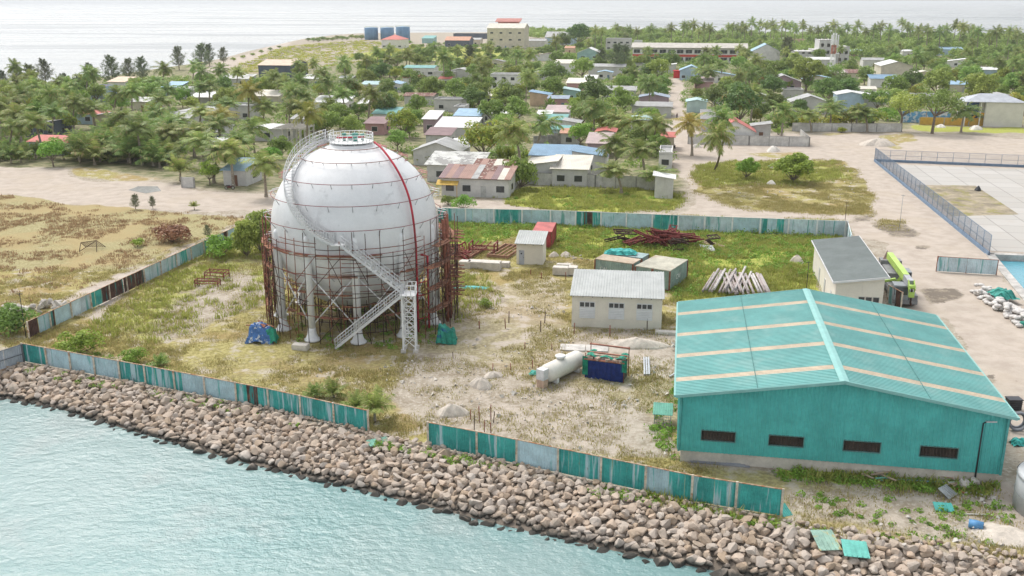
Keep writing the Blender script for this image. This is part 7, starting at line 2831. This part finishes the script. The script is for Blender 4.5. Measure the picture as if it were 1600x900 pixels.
for x, y, s, t in ((212, 328, .30, 'left and larger of two small needle saplings at the dry field edge'), (239, 326, .24, 'right and smaller of two needle saplings at the dry field edge'), (1310, 200, .3, 'sparse pale sapling on the open lot'), (325, 372, .22, 'slim bright sapling beside the inland fence')):
    plant('needle', unp(x, y), s, t)
plant('gbush', unp(215, 385), .35, 'small bright green bush left of the large dry one')
plant('bush', unp(18, 520), .9, 'dark green bush at the left edge behind the grey fence')
plant('gbush', unp(758, 480), .3, 'small bright green shrub right of the scaffolding')
plant('bush', unp(700, 320), .5, 'low green bush with white flowers before the rusted roadside house')
plant('gbush', unp(1098, 258 + 20), .2, 'tiny bush on the rim of the grass island') if False else None

# fill the village between the houses
FOOT = []
for o in list(COL.objects):
    if o.name.startswith('house') and 'w' in o.keys():
        c = o.location + Vector((cos(o.rotation_euler.z), sin(o.rotation_euler.z), 0)) * (o['w'] / 2)
        x0, y0, d0 = proj(c + Vector((0, 0, 4)))
        FOOT.append((c.x, c.y + 4, o['w'] / 2 + 2.5, x0, y0, o['w'] / 2 * FPX / d0, 4 * FPX / d0, c.y))
        del o['w']
def free(x, y, r):
    for f in FOOT:
        if abs(x - f[0]) < f[2] + r * .5 and abs(y - f[1]) < 7 + r * .6:
            return False
    return all((x - a) ** 2 + (y - b) ** 2 > (r * 1.25) ** 2 for a, b in TREES)
def hides(px, py, hw, hh, y):
    if abs(px - 1059) < hw * .9 + 9 and py < 320:
        return True
    for f in FOOT:
        if y < f[7] and abs(px - f[3]) < f[5] + hw * .35 and abs(py - f[4]) < f[6] + hh * .6:
            return True
    return False
GAPS = [
 ([(-40, 150), (130, 146), (260, 140), (300, 132), (390, 128), (560, 122), (560, 215), (420, 245), (150, 250), (-40, 250)], 95, (('palm', 3), ('mid', 6), ('bright', 1), ('yellow', 1), ('young', 2))),
 ([(560, 100), (800, 80), (1040, 90), (1045, 250), (840, 225), (560, 215)], 140, (('palm', 3), ('mid', 7), ('dark', 3), ('yellow', 1), ('banana', 2))),
 ([(1072, 110), (1240, 80), (1620, 75), (1620, 180), (1500, 180), (1230, 195), (1075, 180)], 170, (('mid', 8), ('dark', 2), ('palm', 4), ('yellow', 1), ('airy', 1))),
 ([(900, 60), (1150, 56), (1620, 62), (1620, 84), (1240, 88), (900, 84)], 170, (('mid', 6), ('dark', 3), ('palm', 2))),
]
DESC.update(hg='small grey house', hw='small white roofed house', hb='small blue roofed house', hr='small rusty roofed house')
def filler_houses():
    rh_ = random.Random(31)
    cand = [(x, y) for x in range(150, 1590, 24) for y in range(96, 215, 9)]
    rh_.shuffle(cand)
    n = 0
    for x, y in cand:
        if n >= 40:
            break
        P = unp(x, y)
        if not in_poly(np.array([x]), np.array([y]), [(150, 150), (330, 132), (600, 112), (1000, 84), (1590, 84), (1590, 165), (1240, 190), (1075, 190), (1040, 235), (840, 200), (560, 205), (430, 220), (300, 215)])[0]:
            continue
        if cover_at(P.x, P.y, 'S') > .2 or any(abs(P.x - f[0]) < f[2] + 6 and abs(P.y - f[1]) < 14 for f in FOOT):
            continue
        if any(abs(x - f[3]) < f[5] + 18 and abs(y - 8 - f[4]) < f[6] + 8 for f in FOOT):
            continue
        k, rm = rh_.choice((('hg', R_GREY), ('hg', R_DGREY), ('hw', R_WHITE), ('hw', R_CREAM), ('hg', R_PATCH), ('hb', R_LBLUE), ('hr', R_RUST)))
        w = rh_.uniform(7, 13)
        r, w = house(x, y - 9, w * FPX / dep(P), rh_.uniform(5, 8), 3.1, rh_.choice(('gable', 'shedb', 'gablev', 'shedr')), rm, rh_.choice((W_GREY, W_WHITE, W_CREAM, W_GREY)), '', None)
        r['group'] = 'small houses among the trees'
        del r['w']
        AUTO.append((r, k, proj(r.location)))
        FOOT.append((r.location.x + w / 2, r.location.y + 4, w / 2 + 2.5, x, y - 9, w / 2 * FPX / dep(P), 4 * FPX / dep(P), r.location.y))
        n += 1
filler_houses()
GAPT = []
for poly, n, ch in GAPS:
    xs, ys = [p[0] for p in poly], [p[1] for p in poly]
    got = tries = 0
    while got < n and tries < 6000:
        tries += 1
        px, py = rt.uniform(min(xs), max(xs)), rt.uniform(min(ys), max(ys))
        if not in_poly(np.array([px]), np.array([py]), poly)[0]:
            continue
        P = unp(px, py)
        k = rt.choices([c[0] for c in ch], [c[1] for c in ch])[0]
        s = rt.uniform(.6, 1.15)
        r = {'palm': 3.0, 'young': 2., 'banana': 2.}.get(k, 3.6 * s)
        if cover_at(P.x, P.y, 'S') > .3 or not free(P.x, P.y, r):
            continue
        cx, cy, dd = proj(P + Vector((0, 0, 8 if k == 'palm' else 4.5 * s)))
        if hides(cx, cy, r * FPX / dd, 3 * FPX / dd, P.y):
            continue
        if k in ('palm', 'young', 'banana'):
            plant(k, P, s if k != 'palm' else rt.uniform(.85, 1.1))
        else:
            GAPT.append((P.y, k, P, s))
            TREES.append((P.x, P.y))
        got += 1
GAPT.sort(key=lambda q: q[0])
MASS = {}
for _, k, P, s in GAPT:
    if COUNT.get('broadleaf_tree', 0) < 292:
        TREES.remove((P.x, P.y))
        plant(k, P, s)
    else:                                            # the farthest trees of the kind read as one mass
        me = rt.choice(BR[k])[1]
        V = np.empty(len(me.vertices) * 3, np.float32)
        me.vertices.foreach_get('co', V)
        V = V.reshape(-1, 3)
        a = rt.uniform(0, 6.28)
        V = V @ np.array([[cos(a), sin(a), 0], [-sin(a), cos(a), 0], [0, 0, 1]]) * s + np.array(P)
        MASS.setdefault('dark' if k == 'dark' else 'mid', []).append(V.reshape(-1, 4, 3))
for k, L in MASS.items():
    tag(link('far_trees', quad_mesh('far_trees', np.concatenate(L), L_DARK if k == 'dark' else L_MID)), 'far %s trees merging into one canopy beyond the village roofs' % ('dark green' if k == 'dark' else 'light green'), kind='stuff')
# palms standing along the far right coast
for x, y in [(962, 46), (981, 45), (997, 47), (1016, 48), (1050, 47), (1067, 46), (1074, 44), (1081, 46), (1092, 47), (1101, 46), (1109, 47), (1137, 44), (1145, 43), (1151, 42), (1158, 43), (1165, 47), (1175, 44), (1187, 41), (1197, 44), (1204, 46), (1222, 42), (1228, 43), (1235, 44), (1243, 48), (1255, 45), (1268, 46), (1279, 48), (1300, 46), (1312, 49), (1325, 45), (1334, 47), (1340, 46), (1352, 49), (1365, 48), (1378, 47), (1410, 40), (1420, 44), (1423, 42), (1436, 50), (1450, 54), (1470, 54), (1492, 46), (1500, 50), (1507, 48), (1518, 47), (1530, 56), (1548, 56), (1560, 57), (1575, 55), (1592, 54), (930, 52), (940, 50), (870, 60), (1210, 48), (1290, 50), (1390, 52), (1480, 52)]:
    P = unp(x, y, 13)
    P.z = 0
    lim = float(np.interp(P.x, fs[:, 0], fs[:, 1])) if True else 0
    plant('palm', P, rt.uniform(1.3, 1.65), protos=FARP)
print('planted', COUNT)

# ------------------------------------------------------------------ masses of vegetation
def clumps(C, R, H, n, leaf, rng):
    """leaf quads filling one low dome per centre"""
    k = len(C)
    N = k * n
    c = np.repeat(C, n, 0)
    r_, h_ = np.repeat(R, n), np.repeat(H, n)
    d = rng.normal(size=(N, 3))
    d /= np.linalg.norm(d, axis=1)[:, None]
    d[:, 2] = np.abs(d[:, 2])
    q = rng.uniform(.5, 1.08, N) ** .5
    q *= 1 + .25 * np.sin(d[:, 0] * 5 + c[:, 0]) * np.cos(d[:, 1] * 6 + c[:, 1])
    P = c + d * q[:, None] * np.stack([r_, r_, h_], 1)
    nn = d + rng.normal(0, .5, (N, 3))
    nn /= np.linalg.norm(nn, axis=1)[:, None]
    a = np.cross(nn, rng.normal(size=(N, 3)))
    a /= np.linalg.norm(a, axis=1)[:, None] + 1e-6
    b = np.cross(nn, a)
    s = leaf * rng.uniform(.6, 1.3, N)
    a *= s[:, None]
    b *= (s * .6)[:, None]
    return np.stack([P - a, P - b, P + a, P + b], 1)

def scatter(poly, n, smax=.35, avoid=True, r=1.5, need=None):
    xs, ys = [p[0] for p in poly], [p[1] for p in poly]
    out = []
    W = np.array([tuple(unp(*p))[:2] for p in poly])
    x = RNG.uniform(W[:, 0].min(), W[:, 0].max(), n * 6)
    y = RNG.uniform(W[:, 1].min(), W[:, 1].max(), n * 6)
    m = in_poly(x, y, W)
    x, y = x[m], y[m]
    m = cover_at(x, y, 'S') < smax
    if need:
        m &= RNG.random(len(x)) < sum(cover_at(x, y, k) for k in need)
    x, y = x[m], y[m]
    if avoid:
        for f in FOOT:
            m = (np.abs(x - f[0]) < f[2] + r) & (np.abs(y - f[1]) < 7 + r)
            x, y = x[~m], y[~m]
    return x[:n], y[:n]

VILL = [(-60, 140), (250, 122), (300, 122), (560, 120), (800, 84), (980, 60), (1620, 62), (1620, 185), (1240, 200), (1075, 205), (1045, 262), (840, 262), (690, 300), (430, 250), (140, 250), (-60, 252)]
x, y = scatter(VILL, 7500)
C = np.stack([x, y, np.zeros_like(x)], 1)
R = RNG.uniform(1., 2.7, len(x))
me = quad_mesh('village_undergrowth', clumps(C, R, R * RNG.uniform(.6, 1.25, len(x)), 60, .32, RNG), L_MID)
tag(link('village_undergrowth', me), 'low green shrubs and weeds growing between the village houses', kind='stuff')
SPIT = [(335, 112), (440, 74), (560, 63), (640, 70), (700, 84), (560, 98), (440, 114)]
x, y = scatter(SPIT, 900, .5)
C = np.stack([x, y, np.zeros_like(x)], 1)
R = RNG.uniform(1.2, 3.2, len(x))
me = quad_mesh('spit_scrub', clumps(C, R, R * .3, 40, .35, RNG), L_YEL)
tag(link('spit_scrub', me), 'low olive scrub and grass growing over the sandy spit beyond the village', kind='stuff')
FARZ = [(820, 50), (960, 50), (1200, 57), (1340, 58), (1640, 62), (1640, 92), (1240, 92), (1000, 84), (830, 62)]
x, y = scatter(FARZ, 900, r=4)
C = np.stack([x, y, np.full_like(x, 2.2)], 1)
R = RNG.uniform(3, 5.5, len(x))
V = clumps(C, R, RNG.uniform(3, 5, len(x)), 260, .62, RNG)
me = quad_mesh('far_woodland', V, L_MID)
tag(link('far_woodland', me), 'continuous far woodland canopy behind the village up to the far beach', kind='stuff')

# grass and weeds
def grass(x, y, hmin, hmax, nb, w, spread):
    k = len(x)
    N = k * nb
    h = np.repeat(RNG.uniform(hmin, hmax, k), nb) * RNG.uniform(.6, 1.15, N)
    bx, by = np.repeat(x, nb) + RNG.normal(0, spread, N), np.repeat(y, nb) + RNG.normal(0, spread, N)
    a = RNG.uniform(0, 6.283, N)
    lean = h * RNG.uniform(.1, .75, N)
    dx, dy = np.cos(a), np.sin(a)
    b = np.stack([bx, by, np.full(N, -.05)], 1)
    sd = np.stack([-dy, dx, np.zeros(N)], 1) * w * RNG.uniform(.6, 1.3, N)[:, None]
    mid = b + np.stack([dx * lean * .35, dy * lean * .35, h * .6], 1)
    tip = b + np.stack([dx * lean, dy * lean, h], 1)
    return np.concatenate([np.stack([b - sd, b + sd, mid + sd * .7, mid - sd * .7], 1), np.stack([mid - sd * .7, mid + sd * .7, tip + sd * .15, tip - sd * .15], 1)])
def patchy(x, y, s, lo):
    return vnoise(x + s * 31, y, s * 2.2, 3) > .5 + lo * .25
ALLP = [(-250, 700), (-250, 320), (0, 300), (700, 320), (1062, 250), (1380, 245), (1420, 360), (1700, 900), (900, 900)]
def field(n, ks, size, nb, w, spread, mat, name, label, s=2.2, lo=-.3, ymax=290, smax=.45, poly=ALLP, wt=1.0):
    x, y = scatter(poly, n, smax, False, need=ks)
    t = shore_t(x, y)
    m = patchy(x, y, s, lo) & (t < -.02) & (y < ymax)
    x, y = x[m], y[m]
    me = quad_mesh(name, grass(x, y, *size, nb, w, spread), mat)
    tag(link(name, me), label, kind='stuff')
    return len(x)
G_GREEN = leafmat('grass_green', (.25, .29, .055), (.47, .50, .13), (.48, .41, .16), trans=.42)
G_YEL = leafmat('grass_yellow', (.30, .27, .09), (.50, .45, .19), (.32, .36, .10), trans=.42)
G_DRY = leafmat('grass_dry', (.30, .21, .10), (.48, .37, .20), trans=.42)
print('grass', field(30000, 'G', (.25, .75), 10, .055, .28, G_GREEN, 'green_grass', 'tall green grass and weeds covering the back of the compound', lo=-.55, smax=.5),
 field(60000, 'Y', (.10, .36), 12, .034, .3, G_YEL, 'yellow_grass', 'tufts of yellow green grass scattered over the sandy compound', s=1.6, lo=-.3, smax=.8),
 field(14000, 'D', (.2, .45), 10, .05, .26, G_DRY, 'dry_grass', 'brown dry grass tufts of the field beyond the inland fence', s=1.9, lo=-.1))
# pale rubble and litter lying about
def debris(poly, n, smin, smax, mat, name, label):
    W = np.array([tuple(unp(*p))[:2] for p in poly])
    x = RNG.uniform(W[:, 0].min(), W[:, 0].max(), n * 3)
    y = RNG.uniform(W[:, 1].min(), W[:, 1].max(), n * 3)
    m = in_poly(x, y, W) & (vnoise(x, y, 5., 3) > .5)
    x, y = x[m][:n], y[m][:n]
    V = []
    for a, b in zip(x, y):
        s = RNG.uniform(smin, smax) * (1 if RNG.random() < .85 else 1.8)
        c = np.array([a, b, s * .2])
        p = RNG.normal(0, 1, (3, 3))
        p /= np.linalg.norm(p, axis=1)[:, None]
        u, v = p[0] * s, np.cross(p[0], p[1]) * s * .7
        w = np.cross(u, v)
        w = w / np.linalg.norm(w) * s * .45
        V += [[c - u - w, c - v + w, c + u - w * .5, c + v + w], [c - u - w, c + v + w, c + w * 2, c - v + w], [c + u - w * .5, c - v + w, c + w * 2, c + v + w]]
    tag(link(name, quad_mesh(name, np.array(V), mat)), label, kind='stuff')
debris([(450, 548), (700, 500), (890, 440), (1062, 520), (1062, 715), (680, 690), (560, 650)], 900, .06, .2, M((.60, .56, .50), .9, var=.2, scale=2), 'rubble_scatter', 'small pale stones and broken rubble strewn over the sandy compound')
debris([(1230, 770), (1560, 770), (1600, 860), (1400, 845)], 260, .05, .16, M((.60, .57, .52), .9, var=.2, scale=2), 'shore_debris', 'small pale stones strewn over the sand in front of the warehouse')
debris([(1090, 265), (1340, 255), (1360, 325), (1180, 325)], 130, .1, .3, M((.66, .64, .60), .9, var=.2, scale=2), 'island_litter', 'scraps of pale litter lying in the grass island')
# leafy weeds among the grass
def weeds(poly, n, size, leaf, mat, name, label, k=40, smax=.9):
    W = np.array([tuple(unp(*p))[:2] for p in poly])
    x = RNG.uniform(W[:, 0].min(), W[:, 0].max(), n * 4)
    y = RNG.uniform(W[:, 1].min(), W[:, 1].max(), n * 4)
    m = in_poly(x, y, W) & (cover_at(x, y, 'S') < smax)
    x, y = x[m][:n], y[m][:n]
    C = np.stack([x, y, np.zeros_like(x)], 1)
    R = RNG.uniform(*size, len(x))
    return clumps(C, R, R * RNG.uniform(.5, 1.2, len(x)), k, leaf, RNG)
V = np.concatenate([
 weeds([(690, 338), (860, 345), (860, 395), (800, 372), (715, 392)], 260, (.5, 1.1), .13, None, '', ''),
 weeds([(860, 350), (1315, 362), (1280, 440), (1180, 420), (1060, 440), (1050, 400), (880, 395)], 620, (.4, 1.0), .13, None, '', ''),
 weeds([(1035, 455), (1180, 425), (1100, 462), (1062, 470)], 60, (.4, .9), .13, None, '', ''),
 weeds([(1020, 640), (1062, 600), (1062, 720), (1015, 700)], 40, (.3, .7), .11, None, '', ''),
 weeds([(1190, 733), (1560, 756), (1550, 775), (1230, 752)], 90, (.25, .6), .1, None, '', ''),
 weeds([(1230, 772), (1580, 790), (1590, 850), (1400, 850)], 60, (.2, .5), .1, None, '', ''),
 weeds([(900, 750), (1220, 815), (1380, 850), (1210, 826), (900, 768)], 110, (.2, .45), .09, None, '', '', smax=2),
 weeds([(600, 692), (820, 730), (820, 745), (690, 722), (560, 690)], 50, (.2, .45), .09, None, '', '', smax=2),
 weeds([(45, 572), (330, 628), (570, 682), (560, 690), (330, 640), (45, 584)], 130, (.2, .5), .09, None, '', '', smax=2),
 weeds([(780, 310), (1050, 300), (1060, 325), (900, 330)], 70, (.3, .7), .13, None, '', ''),
 weeds([(60, 545), (230, 590), (400, 620), (250, 575), (120, 545)], 60, (.3, .7), .11, None, '', ''),
 weeds([(430, 480), (690, 480), (690, 540), (560, 548), (430, 540)], 90, (.25, .6), .11, None, '', '')])
me = quad_mesh('leafy_weeds', V, L_BRIGHT)
tag(link('leafy_weeds', me), 'low leafy green weeds creeping along fences, containers and the shore edge', kind='stuff')

# ------------------------------------------------------------------ labels of the many plants
ORD = ['leftmost', 'second', 'third', 'fourth', 'fifth', 'sixth', 'seventh', 'eighth', 'ninth', 'tenth']
def finish_labels():
    sets = {}
    for o, kind, (px, py, d) in AUTO:
        best = min((l for l in LAND if len(l[0].split()) <= 9 - len(DESC[kind].split())), key=lambda l: ((l[1][0] - px) ** 2 + (2.2 * (l[1][1] - py)) ** 2))
        bx, by, _ = best[1]
        dx, dy = px - bx, py - by
        rel = ('left of' if dx < 0 else 'right of') if abs(dx) > 1.6 * abs(dy) else ('behind' if dy < 0 else 'in front of')
        sets.setdefault((DESC[kind], rel, best[0]), []).append((px, o))
    for (ds, rel, lm), L in sets.items():
        L.sort(key=lambda q: q[0])
        n = len(L)
        for i, (px, o) in enumerate(L):
            if n == 1:
                o['label'] = '%s %s the %s' % (ds, rel, lm)
            elif n == 2:
                o['label'] = '%s of two: %s %s the %s' % (('left', 'right')[i], ds, rel, lm)
            elif i in (0, n - 1):
                o['label'] = '%s of %d: %s %s the %s' % ('rightmost' if i else 'leftmost', n, ds, rel, lm)
            else:
                o['label'] = '%s from left: %s %s the %s' % (ORD[i] if i < 10 else '%dth' % (i + 1), ds, rel, lm)
finish_labels()

# ------------------------------------------------------------------ the hazy air
def haze():
    t = NT('haze_air')
    v = t.n('VolumePrincipled')
    v.inputs['Color'].default_value = (.80, .82, .84, 1)
    v.inputs['Density'].default_value = HAZE
    v.inputs['Anisotropy'].default_value = .2
    t.l(v.outputs[0], t.out.inputs['Volume'])
    m = MB()
    m.bx(-32000, 32000, -400, 32000, -6, 52)
    tag(m.build('haze', t.m), 'thin pale sea haze that fades the far shore and horizon', kind='stuff')
HAZE = .0001
if HAZE:
    haze()
